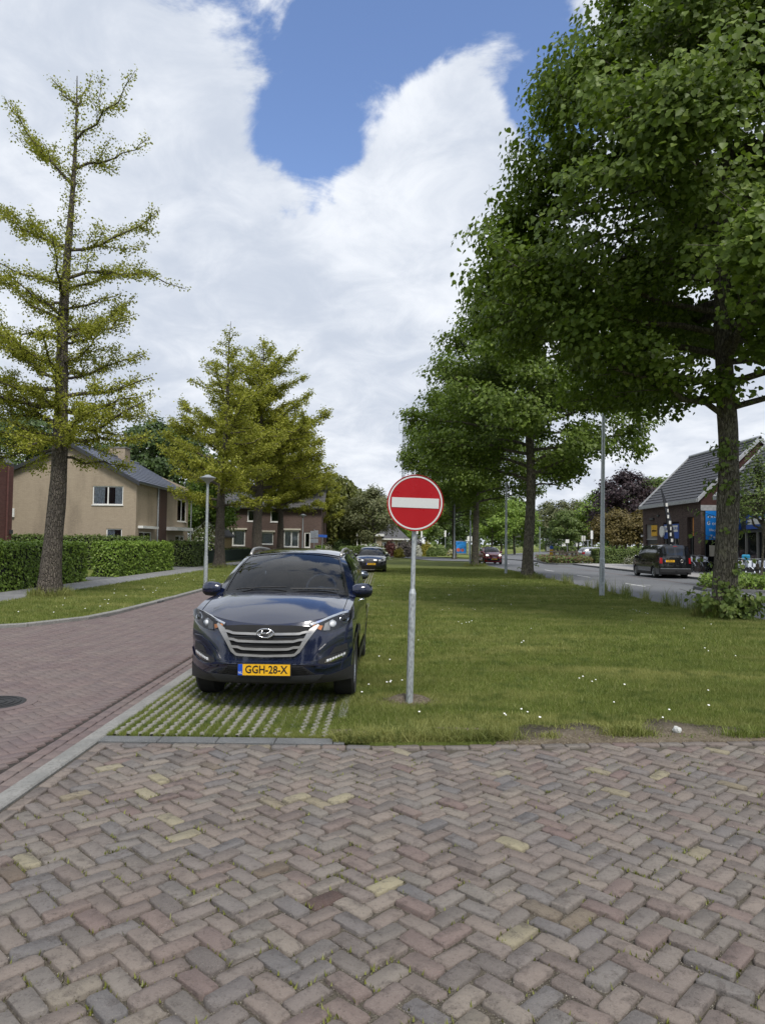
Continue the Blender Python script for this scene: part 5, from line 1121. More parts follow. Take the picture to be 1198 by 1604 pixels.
        for sd in (-1, 1):
            for (u0, u1, t0, t1) in p['win']:
                G = [[s.gh(u0 + (u1 - u0) * i / 8, t0 + (t1 - t0) * j / 5, sd) + Vector((sd * 0.006, 0, 0.002)) for i in range(9)] for j in range(6)]
                MB().grid(G).build('side_window', M['dark_glass'], s.root, smooth=True)
            for yw in p['wy']:
                wheel(s.root, sd * (p['W'] - p['ww'] / 2 - 0.025), yw, p['rw'], p['ww'], sd, p.get('spokes', 5))
                if p.get('clad'):
                    ra = p['rw'] + 0.055; G = [[], []]
                    for k in range(25):
                        a = R(-12 + 204 * k / 24)
                        for r_, g_ in ((ra - 0.025, 0), (ra + 0.055, 1)):
                            y, z = yw + r_ * math.cos(a), p['rw'] + r_ * math.sin(a); z = max(z, zb - 0.02); G[g_].append((sd * (s.xs(y, z) + 0.012), y, z))
                    MB().grid(G).build('arch_cladding', M['cladding'], s.root)
                else:
                    ra = p['rw'] + 0.05; G = [[], []]
                    for k in range(25):
                        a = R(-12 + 204 * k / 24)
                        for r_, g_ in ((ra - 0.02, 0), (ra + 0.03, 1)):
                            y, z = yw + r_ * math.cos(a), p['rw'] + r_ * math.sin(a); z = max(z, zb - 0.02); G[g_].append((sd * (s.xs(y, z) + 0.006), y, z))
                    MB().grid(G).build('wheel_arch', M[s.paint], s.root)
            # sill, door seams, handles
            ys0, ys1 = p['wy'][0] + p['rw'] + 0.06, p['wy'][1] - p['rw'] - 0.06
            MB().grid([[(sd * (s.xs(y, z) + 0.010), y, z) for y in np.linspace(ys0, ys1, 10)] for z in np.linspace(zb - 0.03, zb + p.get('sill', 0.14), 4)]).build('sill', M['cladding'], s.root)
            for yd in p['doors']: MB().grid([[(sd * (s.xs(y, z) + 0.003), y, z) for z in np.linspace(zb + 0.12, s.belt_z(yd) - 0.02, 8)] for y in (yd - 0.004, yd + 0.004)]).build('door_seam', M['under'], s.root)
            for yd in p['handles']:
                z = s.belt_z(yd) - 0.13; x = sd * (s.xs(yd, z) + 0.02); MB().tube([(x - sd * 0.03, yd - 0.09, z), (x + sd * 0.01, yd - 0.06, z), (x + sd * 0.012, yd + 0.06, z), (x - sd * 0.03, yd + 0.09, z)], 0.012, 6).build('door_handle', M[p.get('handle_mat', s.paint)], s.root, smooth=True)
            # mirror
            my, mz = p['mirror']; bx = s.xs(my, s.belt_z(my)) - 0.085
            prof = [(0.0, 0.055, 0.055), (0.04, 0.085, 0.078), (0.12, 0.095, 0.088), (0.19, 0.085, 0.080), (0.225, 0.055, 0.055), (0.238, 0.015, 0.016)]; G = []
            for (d, ry, rz_) in prof: G.append([(sd * (bx + 0.045 + d), my + 0.02 + d * 0.12 - (ry * 0.9 if math.cos(2 * math.pi * k / 14) < 0 else ry * 0.35) * abs(math.cos(2 * math.pi * k / 14)) * (-1 if math.cos(2 * math.pi * k / 14) < 0 else 1) * -1 - 0.02, mz + 0.03 + rz_ * math.sin(2 * math.pi * k / 14)) for k in range(15)])
            mm = MB().grid(G); mo = mm.build('wing_mirror', M[p.get('mirror_mat', s.paint)], s.root, smooth=True)
            MB().box(sd * (bx - 0.02), sd * (bx + 0.08), my - 0.03, my + 0.05, mz - 0.045, mz - 0.005).build('mirror_foot', M['cladding'], mo)
            MB().grid([[(q[0], q[1] - 0.003, mz + 0.03 - (mz + 0.03 - q[2]) * 1.02 - 0.002) for q in row[8:14]] for row in G]).build('mirror_base', M['cladding'], mo)
            if p.get('rails'):
                yr0, yr1 = p['rails']; pts = []
                for k in range(14):
                    f = k / 13; y = yr0 + (yr1 - yr0) * f; pts.append((sd * (p['xr'] - 0.045 + 0.02 * math.sin(math.pi * f)), y, s.roofz(y) - p['rdrop'] * 0.85 + 0.055 * min(1, f * 8, (1 - f) * 8)))
                MB().tube(pts, 0.02, 8).build('roof_rail', M[p.get('rail_mat', 'satin')], s.root, smooth=True)
        if p.get('interior'): s.interior()
    def fp(s, name, lower, upper, off, mat, parent=None, both=False, thick=0.015, nu=14, nv=5, surf=None, out=-1):
        os_ = []
        for sd in ((1, -1) if both else (1,)):
            lo, up = (lower, upper) if sd == 1 else (mirror_pts(lower), mirror_pts(upper))
            os_.append(strip_patch(surf or s.S, lo, up, off, nu, nv, thick, out).build(name, M[mat], parent or s.root, smooth=True, sharp=40))
        return os_
    def rp(s, name, lower, upper, off, mat, **k): return s.fp(name, lower, upper, off, mat, surf=s.RS, out=1, **k)
    def bar(s, name, pts, hw, off, mat, parent=None, thick=0.02, both=False, nv=3):
        lo, up = [], []
        P = [Vector(q) for q in pts]
        for i, q in enumerate(P):
            d = (P[min(i + 1, len(P) - 1)] - P[max(0, i - 1)]).normalized(); n = Vector((-d.y, d.x)); h = hw if not isinstance(hw, (list, tuple)) else hw[i]; lo.append(tuple(q - n * h)); up.append(tuple(q + n * h))
        return s.fp(name, lo, up, off, mat, parent, both, thick, max(6, 4 * len(pts)), nv)
    def plate(s, z, textstr, rear=False, w=0.52, h=0.11):
        y = s.S(0, z) - 0.03 if not rear else s.RS(0, z) + 0.012; q = MB()
        if not rear: q.box(-w / 2 - 0.008, w / 2 + 0.008, y, y + 0.05, z - h / 2 - 0.008, z + h / 2 + 0.008)
        else: q.box(-w / 2 - 0.008, w / 2 + 0.008, y - 0.05, y, z - h / 2 - 0.008, z + h / 2 + 0.008)
        o = q.build('plate_holder', M['cladding'], s.root); e = -0.003 if not rear else 0.003
        d0, d1 = (y + e, y - 0.0005) if not rear else (y + 0.0005, y + e)
        pl = MB().box(-w / 2, w / 2, d0, d1, z - h / 2, z + h / 2).build('number_plate', M['plate'], s.root)
        sgn = 1 if not rear else -1
        xb = (-w / 2, -w / 2 + 0.045) if not rear else (w / 2 - 0.045, w / 2)
        MB().box(xb[0], xb[1], y + e * 1.4, y + e * 0.9, z - h / 2, z + h / 2).build('country_band', M['plate_blue'], pl)
        Mt = Matrix.Translation((0.02 * sgn, y + e * 1.5, z)) @ (Matrix.Identity(4) if not rear else Matrix.Rotation(math.pi, 4, 'Z')) @ FRONT
        text_mesh('lettering', textstr, h * 0.98, M['ink'], pl, Mt, 0.001, sx=0.86, bold=0.0016)
        if not rear: text_mesh('country_letters', 'NL', 0.032, M['white'], pl, Matrix.Translation((xb[0] + 0.0225, y + e * 1.7, z - h * 0.28)) @ FRONT, 0.001)
        return pl
    def interior(s):
        p = s.p; zc = p['zcw']; yc = p['ycw'] + 0.25
        G = [[(x, yc + 0.05 + 0.12 * q + 0.06 * abs(x), zc - 0.10 + 0.09 * math.sin(q * 2.6) + 0.02 * math.exp(-((x - 0.36) / 0.2) ** 2)) for x in np.linspace(-0.72, 0.72, 20)] for q in np.linspace(-0.6, 2.4, 8)]
        G.append([(x, yc + 0.42, zc - 0.45) for x in np.linspace(-0.72, 0.72, 20)]); MB().grid(G).build('dashboard', M['interior'], s.root, smooth=True)
        sw = MB(); c = Vector((0.37, yc + 0.52, zc + 0.0)); tilt = R(24); pts = [c + Vector((0.185 * math.cos(a), 0.185 * math.sin(a) * math.sin(tilt), 0.185 * math.sin(a) * math.cos(tilt))) for a in np.linspace(0, 2 * math.pi, 25)]
        sw.tube(pts, 0.016, 6, cap=False); sw.tube([c + Vector((-0.17, 0, 0)), c, c + Vector((0.17, 0, 0))], 0.02, 6); sw.tube([c, c + Vector((0, -0.12, -0.12))], 0.05, 8); sw.build('steering_wheel', M['interior'], s.root, smooth=True)
        for row, (ys, zz) in enumerate(((yc + 1.0, 0.0), (yc + 1.85, 0.02))):
            for sx in ((-0.37, 0.37) if row == 0 else (-0.42, 0.0, 0.42)):
                q = MB(); w = 0.25 if row == 0 else 0.2; top = min(zc + 0.16, 1.25)
                q.grid([[(sx + t * w * f, ys + 0.1 * f2 + 0.05 * t * t * -1 + 0.22 * h, 0.55 + (top - 0.55) * h) for t in np.linspace(-1, 1, 7)] for h, f, f2 in ((0, 1, 0), (0.3, 1.0, 0.2), (0.65, 0.95, 0.2), (0.9, 0.8, 0.2), (1.0, 0.6, 0.5))])
                o = q.build('seat', M['seat'], s.root, smooth=True)
                hr = MB(); prof = [(0.02, top + 0.03), (0.105, top + 0.05), (0.12, top + 0.12), (0.10, top + 0.19), (0.02, top + 0.205)]
                hr.grid([[(sx + r_ * math.cos(a), ys + 0.28 + 0.05 * math.sin(a) * (r_ / 0.12), z) for a in np.linspace(0, 2 * math.pi, 13)] for r_, z in prof]); hr.build('headrest', M['seat'], o, smooth=True)
        hz = p['zh'] - 0.10; MB().box(-0.12, 0.12, p['yh'] - 0.06, p['yh'] - 0.03, hz - 0.06, hz + 0.01, ch=0.01).build('rear_view_mirror', M['gloss_black'], s.root)
        MB().box(-0.7, 0.7, yc + 0.3, p['L'] - 0.5, 0.45, 0.5).build('cabin_floor', M['interior'], s.root)

SUV = dict(L=4.47, W=0.89, zb=0.27, yc=0.46, yr=4.2, wy=(0.93, 3.6), rw=0.345, ww=0.225, cn=3.3,
    plan=[(0.3, 0.95), (0.46, 0.962), (0.9, 0.995), (1.5, 1.0), (3.4, 1.0), (3.9, 0.985), (4.2, 0.94)], shape=[(0.2, 0.955), (0.34, 0.98), (0.5, 0.992), (0.72, 1.0), (0.88, 0.988), (1.0, 0.955), (1.14, 0.91)],
    nose=[(0.24, 0.16), (0.30, 0.06), (0.38, 0.02), (0.45, 0.0), (0.56, 0.015), (0.7, 0.035), (0.80, 0.06), (0.88, 0.12), (1.0, 0.2)], zt0=0.865, zt1=0.985, ycw=1.06, zcw=1.12, cwc=0.27,
    belt=[(0.4, 0.98), (1.33, 1.06), (2.5, 1.10), (3.6, 1.15), (4.2, 1.19)], yh=1.96, zh=1.565, xwb=0.755, xwt=0.585, xr=0.635, rdrop=0.075, roof=[(1.9, 1.56), (2.3, 1.605), (2.8, 1.62), (3.4, 1.60), (3.9, 1.555), (4.1, 1.53)], yrt=4.0, rz1=1.535,
    tail=[(0.25, 4.32), (0.45, 4.46), (0.75, 4.47), (1.0, 4.44), (1.2, 4.38), (1.5, 4.05)], win=[(0.04, 0.30, 0.10, 0.86), (0.325, 0.64, 0.10, 0.87), (0.67, 0.88, 0.16, 0.84)], doors=(1.5, 2.45, 3.3), handles=(2.25, 3.15), mirror=(1.42, 1.10), clad=True, rails=(2.15, 3.8), interior=True, handle_mat='chrome', sill=0.16)
yaw = R(-0.9)
tuc = Car('parked_car', 'navy blue SUV with silver grille bars on grass pavers by the no entry sign', (-1.16, 7.16, 0.012), yaw, SUV, 'navy')
c = tuc; rt = c.root
# bumper cladding, intake, skid
c.fp('lower_bumper', [(-0.872, 0.262), (0.872, 0.262)], [(-0.872, 0.41), (-0.76, 0.375), (-0.62, 0.345), (-0.55, 0.36), (0.55, 0.36), (0.62, 0.345), (0.76, 0.375), (0.872, 0.41)], 0.008, 'cladding', nu=60)
c.fp('skid_trim', [(-0.50, 0.285), (0.50, 0.285)], [(-0.585, 0.36), (0.585, 0.36)], 0.022, 'skid', nu=30)
li = c.fp('lower_intake', [(-0.50, 0.365), (0.50, 0.365)], [(-0.37, 0.462), (0.37, 0.462)], 0.010, 'cladding', nu=30)[0]
for k in range(4): c.bar('intake_bar', [(-0.44 + 0.02 * k, 0.38 + 0.022 * k), (0.44 - 0.02 * k, 0.38 + 0.022 * k)], 0.004, 0.016, 'gloss_black', li)
# bumper crease above the plate, lower "smile"
c.bar('bumper_crease', [(-0.80, 0.475), (-0.72, 0.445), (-0.6, 0.445), (-0.5, 0.475), (-0.38, 0.487), (0, 0.492), (0.38, 0.487), (0.5, 0.475), (0.6, 0.445), (0.72, 0.445), (0.80, 0.475)], [0.006, 0.009, 0.010, 0.012, 0.013, 0.013, 0.013, 0.012, 0.010, 0.009, 0.006], 0.020, 'navy', thick=0.03, nv=5)
c.bar('fog_fin', [(0.50, 0.44), (0.58, 0.425), (0.74, 0.455), (0.83, 0.50), (0.86, 0.575)], [0.006, 0.010, 0.011, 0.009, 0.004], 0.024, 'navy', both=True, thick=0.035, nv=4)
rec = c.fp('fog_recess', [(0.50, 0.462), (0.62, 0.452), (0.79, 0.49), (0.83, 0.53)], [(0.535, 0.53), (0.61, 0.60), (0.72, 0.655), (0.815, 0.665)], 0.004, 'navy', both=True, nu=20)
for o, sd in zip(rec, (1, -1)):
    f = (lambda q: q) if sd == 1 else mirror_pts
    c.fp('fog_panel', f([(0.63, 0.555), (0.81, 0.585)]), f([(0.68, 0.622), (0.80, 0.652)]), 0.010, 'cladding', o)
    c.fp('fog_insert', f([(0.52, 0.468), (0.63, 0.462), (0.80, 0.507)]), f([(0.535, 0.515), (0.63, 0.548), (0.81, 0.577)]), 0.009, 'cladding', o)
    c.fp('daytime_lamp', f([(0.585, 0.478), (0.66, 0.482), (0.785, 0.523)]), f([(0.605, 0.512), (0.66, 0.521), (0.795, 0.556)]), 0.018, 'chrome', o)
    for k in range(7): xx = 0.62 + 0.026 * k; zz = 0.498 + 0.0075 * k; c.fp('lamp_element', f([(xx - 0.009, zz - 0.009), (xx + 0.009, zz - 0.004)]), f([(xx - 0.009, zz + 0.011), (xx + 0.009, zz + 0.016)]), 0.026, 'lamp_white', o, nu=4, nv=3)
# sculpted shoulder above fog recess
c.bar('bumper_shoulder', [(0.47, 0.515), (0.53, 0.59), (0.61, 0.655), (0.72, 0.705), (0.83, 0.712)], [0.004, 0.012, 0.016, 0.016, 0.006], 0.014, 'navy', both=True, thick=0.03, nv=5)
# grille: hexagon
gr = c.fp('grille', [(-0.475, 0.835), (-0.30, 0.565), (0.30, 0.565), (0.475, 0.835)], [(-0.475, 0.84), (-0.25, 0.855), (0.25, 0.855), (0.475, 0.84)], 0.006, 'under', nu=44, nv=12)[0]
for k, (z, hw) in enumerate(((0.778, 0.455), (0.703, 0.405), (0.628, 0.352))):
    c.bar('grille_bar', [(-hw, z + 0.018), (-hw + 0.07, z + 0.016), (-hw + 0.12, z), (-0.1, z - 0.004), (0.1, z - 0.004), (hw - 0.12, z), (hw - 0.07, z + 0.016), (hw, z + 0.018)], 0.0115, 0.030, 'satin', gr, thick=0.03)
    c.bar('grille_rib', [(-hw + 0.03, z - 0.035), (hw - 0.03, z - 0.035)], 0.005, 0.012, 'gloss_black', gr)
c.bar('grille_frame', [(-0.52, 0.862), (-0.45, 0.80), (-0.40, 0.72), (-0.335, 0.605), (-0.29, 0.568), (0, 0.558), (0.29, 0.568), (0.335, 0.605), (0.40, 0.72), (0.45, 0.80), (0.52, 0.862)], [0.010, 0.030, 0.022, 0.015, 0.012, 0.010, 0.012, 0.015, 0.022, 0.030, 0.010], 0.026, 'satin', gr, thick=0.03)
# badge: oval ring with a slanted H
by = c.S(0, 0.785) - 0.055; bm_ = MB(); ring = [(0.082 * math.cos(a), by, 0.785 + 0.043 * math.sin(a)) for a in np.linspace(0, 2 * math.pi, 29)]; bm_.tube(ring, 0.0075, 6, cap=False)
bm_.tube([(-0.048, by, 0.757), (-0.030, by, 0.812)], 0.008, 6); bm_.tube([(0.030, by, 0.757), (0.048, by, 0.812)], 0.008, 6); bm_.tube([(-0.04, by, 0.775), (-0.01, by, 0.787), (0.012, by, 0.783), (0.042, by, 0.796)], 0.007, 6)
bm_.build('badge', M['chrome'], gr, smooth=True); MB().lathe([(0.001, by + 0.03), (0.05, by + 0.02)], 8, (0, 0, 0.785), 'Y').build('badge_back', M['under'], gr)
# headlights
HLo = [(0.425, 0.852), (0.50, 0.815), (0.58, 0.792), (0.70, 0.800), (0.80, 0.84), (0.862, 0.90)]; HUp = [(0.44, 0.866), (0.54, 0.90), (0.64, 0.940), (0.74, 0.972), (0.82, 0.985), (0.866, 0.965)]
for o, sd in zip(c.fp('headlight', HLo, HUp, 0.004, 'gloss_black', both=True, nu=24, nv=8), (1, -1)):
    f = (lambda q: q) if sd == 1 else mirror_pts
    c.bar('chrome_brow', f([(0.44, 0.862), (0.54, 0.895), (0.64, 0.934), (0.74, 0.965), (0.81, 0.975)]), 0.010, 0.012, 'chrome', o)
    for (x, z, r_) in ((0.765, 0.905, 0.042), (0.655, 0.865, 0.033)):
        yy = c.S(x, z); q = MB(); q.tube([(sd * (x + r_ * math.cos(a)), c.S(x + r_ * math.cos(a), z + r_ * math.sin(a)) - 0.014, z + r_ * math.sin(a)) for a in np.linspace(0, 2 * math.pi, 21)], 0.005, 5, cap=False); q.build('lamp_ring', M['chrome'], o)
        q = MB(); q.grid([[(sd * (x + r_ * rr * math.cos(a)), c.S(x + r_ * rr * math.cos(a), z + r_ * rr * math.sin(a)) - 0.010 - 0.02 * (1 - rr * rr), z + r_ * rr * math.sin(a)) for a in np.linspace(0, 2 * math.pi, 17)] for rr in (0.05, 0.4, 0.7, 0.9)]); q.build('projector', M['lamp_white'] if r_ < 0.04 else M['dark_glass'], o, smooth=True)
    c.fp('indicator', f([(0.455, 0.845), (0.545, 0.806)]), f([(0.475, 0.862), (0.56, 0.848)]), 0.010, 'amber', o, nu=6)
    c.fp('reflector', f([(0.565, 0.803), (0.63, 0.800)]), f([(0.58, 0.87), (0.635, 0.895)]), 0.010, 'satin', o, nu=6)
    c.fp('lens', f(HLo), f(HUp), 0.022, 'lens', o, nu=24, nv=8, thick=0.0)
c.plate(0.425, 'GGH-28-X')
# hood shut line, wipers
for sd in (-1, 1):
    m = MB().grid([[Vector(c.hood(sd * t, q / 10)) + Vector((0, 0, 0.003)) for q in range(11)] for t in (0.905, 0.913)]); m.build('bonnet_seam', M['under'], rt)
w1 = MB(); a, b = c.wind(-0.75, 0.03), c.wind(0.05, 0.06); w1.tube([a + Vector((0, -0.03, 0.03)), (a + b) / 2 + Vector((0, -0.035, 0.035)), b + Vector((0, -0.03, 0.03))], 0.008, 5); w1.build('wiper', M['cladding'], rt)
w1 = MB(); a, b = c.wind(0.12, 0.03), c.wind(0.85, 0.05); w1.tube([a + Vector((0, -0.03, 0.03)), (a + b) / 2 + Vector((0, -0.035, 0.035)), b + Vector((0, -0.03, 0.03))], 0.008, 5); w1.build('wiper', M['cladding'], rt)
# tail lamps and hatch glass
c.rp('rear_window', [(-0.6, 1.20), (0.6, 1.20)], [(-0.52, 1.48), (0.52, 1.48)], 0.006, 'dark_glass', nu=16); c.rp('tail_lamp', [(0.48, 0.92), (0.84, 0.95)], [(0.5, 1.05), (0.80, 1.10)], 0.012, 'red_lens', both=True); c.plate(0.78, 'GGH-28-X', True)

def simple_front(c, z, zl, grz, plate_z, txt, lit=False, hx=(0.42, 0.76)):
    lo = [(hx[0], zl), (hx[1], zl + 0.0), (hx[1] + 0.05, zl + 0.05)]; up = [(hx[0], zl + 0.08), (hx[1] - 0.02, zl + 0.15), (hx[1] + 0.05, zl + 0.14)]
    for o, sd in zip(c.fp('headlight', lo, up, 0.012, 'lamp_white', both=True), (1, -1)):
        xm = (hx[0] + hx[1]) / 2 + 0.05; c.fp('lamp_bulb', [(sd * (xm - 0.08), zl + 0.03), (sd * (xm + 0.08), zl + 0.03)], [(sd * (xm - 0.08), zl + 0.11), (sd * (xm + 0.08), zl + 0.11)], 0.022, 'lit_lamp' if lit else 'dark_glass', o, nu=6)
    c.fp('grille', [(-0.40, grz), (0.40, grz)], [(-0.42, grz + 0.07), (0.42, grz + 0.07)], 0.012, 'cladding', nu=20)
    c.fp('lower_intake', [(-0.52, plate_z - 0.14), (0.52, plate_z - 0.14)], [(-0.58, plate_z + 0.06), (0.58, plate_z + 0.06)], 0.010, 'under', nu=20)
    c.fp('fog_panel', [(0.60, plate_z - 0.10), (0.76, plate_z - 0.06)], [(0.62, plate_z + 0.05), (0.78, plate_z + 0.07)], 0.010, 'cladding', both=True); c.plate(plate_z, txt)
def simple_rear(c, z0, z1, hz):
    c.rp('rear_window', [(-0.56, hz), (0.56, hz)], [(-0.48, hz + 0.27), (0.48, hz + 0.27)], 0.006, 'dark_glass', nu=16); c.rp('tail_lamp', [(0.52, z0), (0.80, z0)], [(0.54, z1), (0.78, z1)], 0.012, 'red_lens', both=True)
HATCH = dict(SUV, L=4.25, W=0.895, zb=0.20, rw=0.32, wy=(0.85, 3.45), yr=4.0, zt0=0.74, zt1=0.84, zcw=0.98, ycw=1.05, nose=[(0.18, 0.14), (0.28, 0.03), (0.42, 0.0), (0.6, 0.02), (0.74, 0.08), (0.9, 0.2)], belt=[(0.4, 0.84), (1.3, 0.92), (2.5, 0.96), (4.0, 1.02)], shape=[(0.15, 0.955), (0.3, 0.985), (0.6, 1.0), (0.8, 0.985), (0.95, 0.94), (1.05, 0.92)],
    yh=1.95, zh=1.40, roof=[(1.9, 1.395), (2.4, 1.455), (3.0, 1.46), (3.6, 1.41), (3.95, 1.36)], yrt=3.8, rz1=1.37, xwb=0.72, xwt=0.56, xr=0.61, tail=[(0.2, 4.1), (0.4, 4.24), (0.8, 4.25), (1.0, 4.2), (1.37, 3.85)], doors=(1.45, 2.4), handles=(2.2, 3.0), mirror=(1.36, 0.96), clad=False, rails=None, interior=True, handle_mat='black_paint', sill=0.1, plan=[(0.3, 0.95), (0.46, 0.962), (0.9, 0.99), (1.5, 1.0), (3.2, 1.0), (3.7, 0.985), (4.0, 0.94)])
bc = g(581, 897); hb = Car('parked_car', 'black hatchback parked farther along the grass pavers by the hedge', (bc.x, bc.y - 0.5, 0.012), 0, HATCH, 'black_paint'); simple_front(hb, 0, 0.66, 0.62, 0.50, 'ZX-123-K'); simple_rear(hb, 0.75, 0.95, 1.04)
WAG = dict(HATCH, L=4.5, rails=(2.1, 4.0), rail_mat='satin', mirror=(1.36, 1.02), zh=1.46, roof=[(1.9, 1.455), (2.4, 1.515), (3.2, 1.52), (3.9, 1.47), (4.2, 1.42)], yr=4.25, yrt=4.05, rz1=1.43, tail=[(0.2, 4.35), (0.4, 4.49), (0.8, 4.5), (1.0, 4.45), (1.43, 4.1)], wy=(0.9, 3.6), mirror_mat='grey_paint')
wg = Car('parked_car', 'slate grey estate car parked directly behind the navy SUV', (-1.34, 13.0, 0.012), R(-1), WAG, 'grey_paint'); simple_front(wg, 0, 0.66, 0.62, 0.45, 'TX-481-R'); simple_rear(wg, 0.75, 0.95, 1.06)
CITY = dict(HATCH, L=3.6, W=0.80, zb=0.18, rw=0.29, ww=0.18, wy=(0.68, 3.08), yr=3.4, zt0=0.80, zt1=0.90, ycw=0.82, zcw=1.03, cwc=0.2, yh=1.55, zh=1.43, roof=[(1.5, 1.42), (2.0, 1.475), (2.6, 1.48), (3.1, 1.44), (3.3, 1.40)], yrt=3.25, rz1=1.41, xwb=0.66, xwt=0.54, xr=0.585, tail=[(0.2, 3.5), (0.4, 3.59), (0.8, 3.6), (1.0, 3.55), (1.41, 3.3)], belt=[(0.3, 0.9), (1.0, 0.97), (2.2, 1.0), (3.4, 1.06)], doors=(1.2, 2.1), handles=(1.9, 2.7), mirror=(1.12, 1.0), plan=[(0.3, 0.95), (0.46, 0.965), (0.9, 0.995), (1.5, 1.0), (2.8, 1.0), (3.1, 0.985), (3.4, 0.94)], nose=[(0.18, 0.12), (0.28, 0.03), (0.42, 0.0), (0.6, 0.02), (0.8, 0.07), (0.95, 0.16)])
rc_ = g(773, 884); ct = Car('city_car', 'small red city car with lit headlamps driving along the main road', (rc_.x - 0.05, rc_.y - 0.4, 0.0), R(2), CITY, 'red_paint'); simple_front(ct, 0, 0.70, 0.67, 0.45, 'L-829-HV', True, (0.36, 0.62))
VAN = dict(SUV, L=4.4, W=0.90, zb=0.22, rw=0.315, ww=0.2, wy=(0.88, 3.56), yr=4.28, yc=0.42, zt0=0.86, zt1=0.94, ycw=0.82, zcw=1.12, cwc=0.25, yh=1.5, zh=1.74, roof=[(1.4, 1.73), (1.9, 1.80), (2.6, 1.82), (3.6, 1.81), (4.3, 1.78)], yrt=4.24, rz1=1.78, xwb=0.73, xwt=0.62, xr=0.70, rdrop=0.06, tail=[(0.2, 4.3), (0.36, 4.4), (0.6, 4.4), (1.1, 4.38), (1.78, 4.27)], belt=[(0.3, 0.94), (1.1, 1.06), (2.5, 1.10), (4.28, 1.10)], win=[(0.05, 0.30, 0.10, 0.86)], doors=(1.3, 2.25, 3.3), handles=(2.1, 2.5), mirror=(1.2, 1.08), clad=False, rails=None, interior=False, cat='van', handle_mat='black_paint', sill=0.12,
    plan=[(0.3, 0.95), (0.42, 0.96), (0.9, 0.995), (1.5, 1.0), (3.8, 1.0), (4.28, 0.965)], shape=[(0.15, 0.965), (0.3, 0.985), (0.6, 1.0), (0.9, 0.99), (1.12, 0.965)])
vr = g(1065, 908); vn = Car('parked_van', 'black panel van seen from behind, parked at the kerb before the shop', (15.55, 42.0, 0.0), math.pi, VAN, 'black_paint'); c = vn
c.rp('rear_window', [(0.06, 1.20), (0.58, 1.20)], [(0.06, 1.60), (0.54, 1.60)], 0.006, 'dark_glass', both=True); c.rp('door_seam', [(-0.004, 0.42), (0.004, 0.42)], [(-0.004, 1.68), (0.004, 1.68)], 0.004, 'under', nu=4, nv=12)
c.rp('tail_lamp', [(0.70, 0.80), (0.835, 0.80)], [(0.70, 1.10), (0.815, 1.10)], 0.014, 'red_lens', both=True); c.rp('bumper', [(-0.84, 0.34), (0.84, 0.34)], [(-0.85, 0.54), (0.85, 0.54)], 0.05, 'cladding', nu=30, thick=0.08); c.rp('bumper_strip', [(-0.80, 0.52), (0.80, 0.52)], [(-0.80, 0.545), (0.80, 0.545)], 0.054, 'galv_d', nu=30); c.rp('brake_lamp', [(-0.1, 1.70), (0.1, 1.70)], [(-0.1, 1.725), (0.1, 1.725)], 0.01, 'red_lens')
pl = c.plate(0.93, 'V-870-XJ', True); pl.location.x = 0.33; [setattr(o.location, 'x', 0.33) for o in c.root.children if o.name.startswith('plate_holder')]
bq = MB().tube([(-0.3 + 0.075 * math.cos(a), 4.425, 0.93 + 0.075 * math.sin(a)) for a in np.linspace(0, 6.283, 21)], 0.01, 6, cap=False); bq.tube([(-0.345, 4.425, 0.985), (-0.318, 4.425, 0.885), (-0.3, 4.425, 0.93), (-0.282, 4.425, 0.885), (-0.255, 4.425, 0.985)], 0.008, 5); bq.build('badge', M['satin'], c.root)
MB().tube([(0, 4.3, 0.36), (0, 4.52, 0.36), (0, 4.53, 0.44)], 0.02, 6).build('tow_bar', M['cladding'], c.root)
MB().grid([[(-(c.xs(y, z) + 0.008), y, z) for y in np.linspace(1.35, 4.1, 14)] for z in (0.52, 0.57)]).build('side_strip', M['cladding'], c.root); MB().grid([[((c.xs(y, z) + 0.008), y, z) for y in np.linspace(1.35, 3.2, 14)] for z in (0.40, 0.43)]).build('side_strip', M['galv_d'], c.root)
# cars in the car park beyond the hedge
for i, (px, Y, pt, rz, lb) in enumerate([(1008, 70, 'silver_paint', R(95), 'silver car parked behind the low hedge'), (1000, 74, 'white_paint', R(100), 'white car parked behind the silver car in the car park')]):
    cc = Car('parked_car', lb, (at(px, 860, Y).x - 2.2, Y, 0.1), rz, dict(HATCH, interior=False), pt, 'cars in the car park'); simple_front(cc, 0, 0.66, 0.62, 0.42, 'KJ-552-N'); simple_rear(cc, 0.75, 0.95, 1.04)
# ------------------------------------------------------------------ buildings
def wall_mesh(W, H, holes, depth=0.12, top=None, u0=0.0):
    """wall in local XZ facing -Y with rectangular openings (u0,u1,z0,z1) and reveals; top: optional list of (u,z) above H closing a gable"""
    m = MB(); us = sorted({u0, u0 + W, *[h[0] for h in holes], *[h[1] for h in holes]}); zs = sorted({0.0, H, *[h[2] for h in holes], *[h[3] for h in holes]})
    for a, b in zip(us, us[1:]):
        for c, d in zip(zs, zs[1:]):
            if any(h[0] <= a + 1e-6 and b <= h[1] + 1e-6 and h[2] <= c + 1e-6 and d <= h[3] + 1e-6 for h in holes): continue
            m.quad((a, 0, c), (b, 0, c), (b, 0, d), (a, 0, d))
    for (a, b, c, d) in holes:
        m.quad((a, 0, c), (a, depth, c), (a, depth, d), (a, 0, d)); m.quad((b, 0, c), (b, 0, d), (b, depth, d), (b, depth, c)); m.quad((a, 0, d), (a, depth, d), (b, depth, d), (b, 0, d)); m.quad((a, 0, c), (b, 0, c), (b, depth, c), (a, depth, c))
    if top: m.add([(u0, 0, H)] + [(u, 0, z) for u, z in top] + [(u0 + W, 0, H)], [list(range(len(top) + 2))])
    return m
def place(o, loc, rz): o.location = loc; o.rotation_euler.z = rz; return o
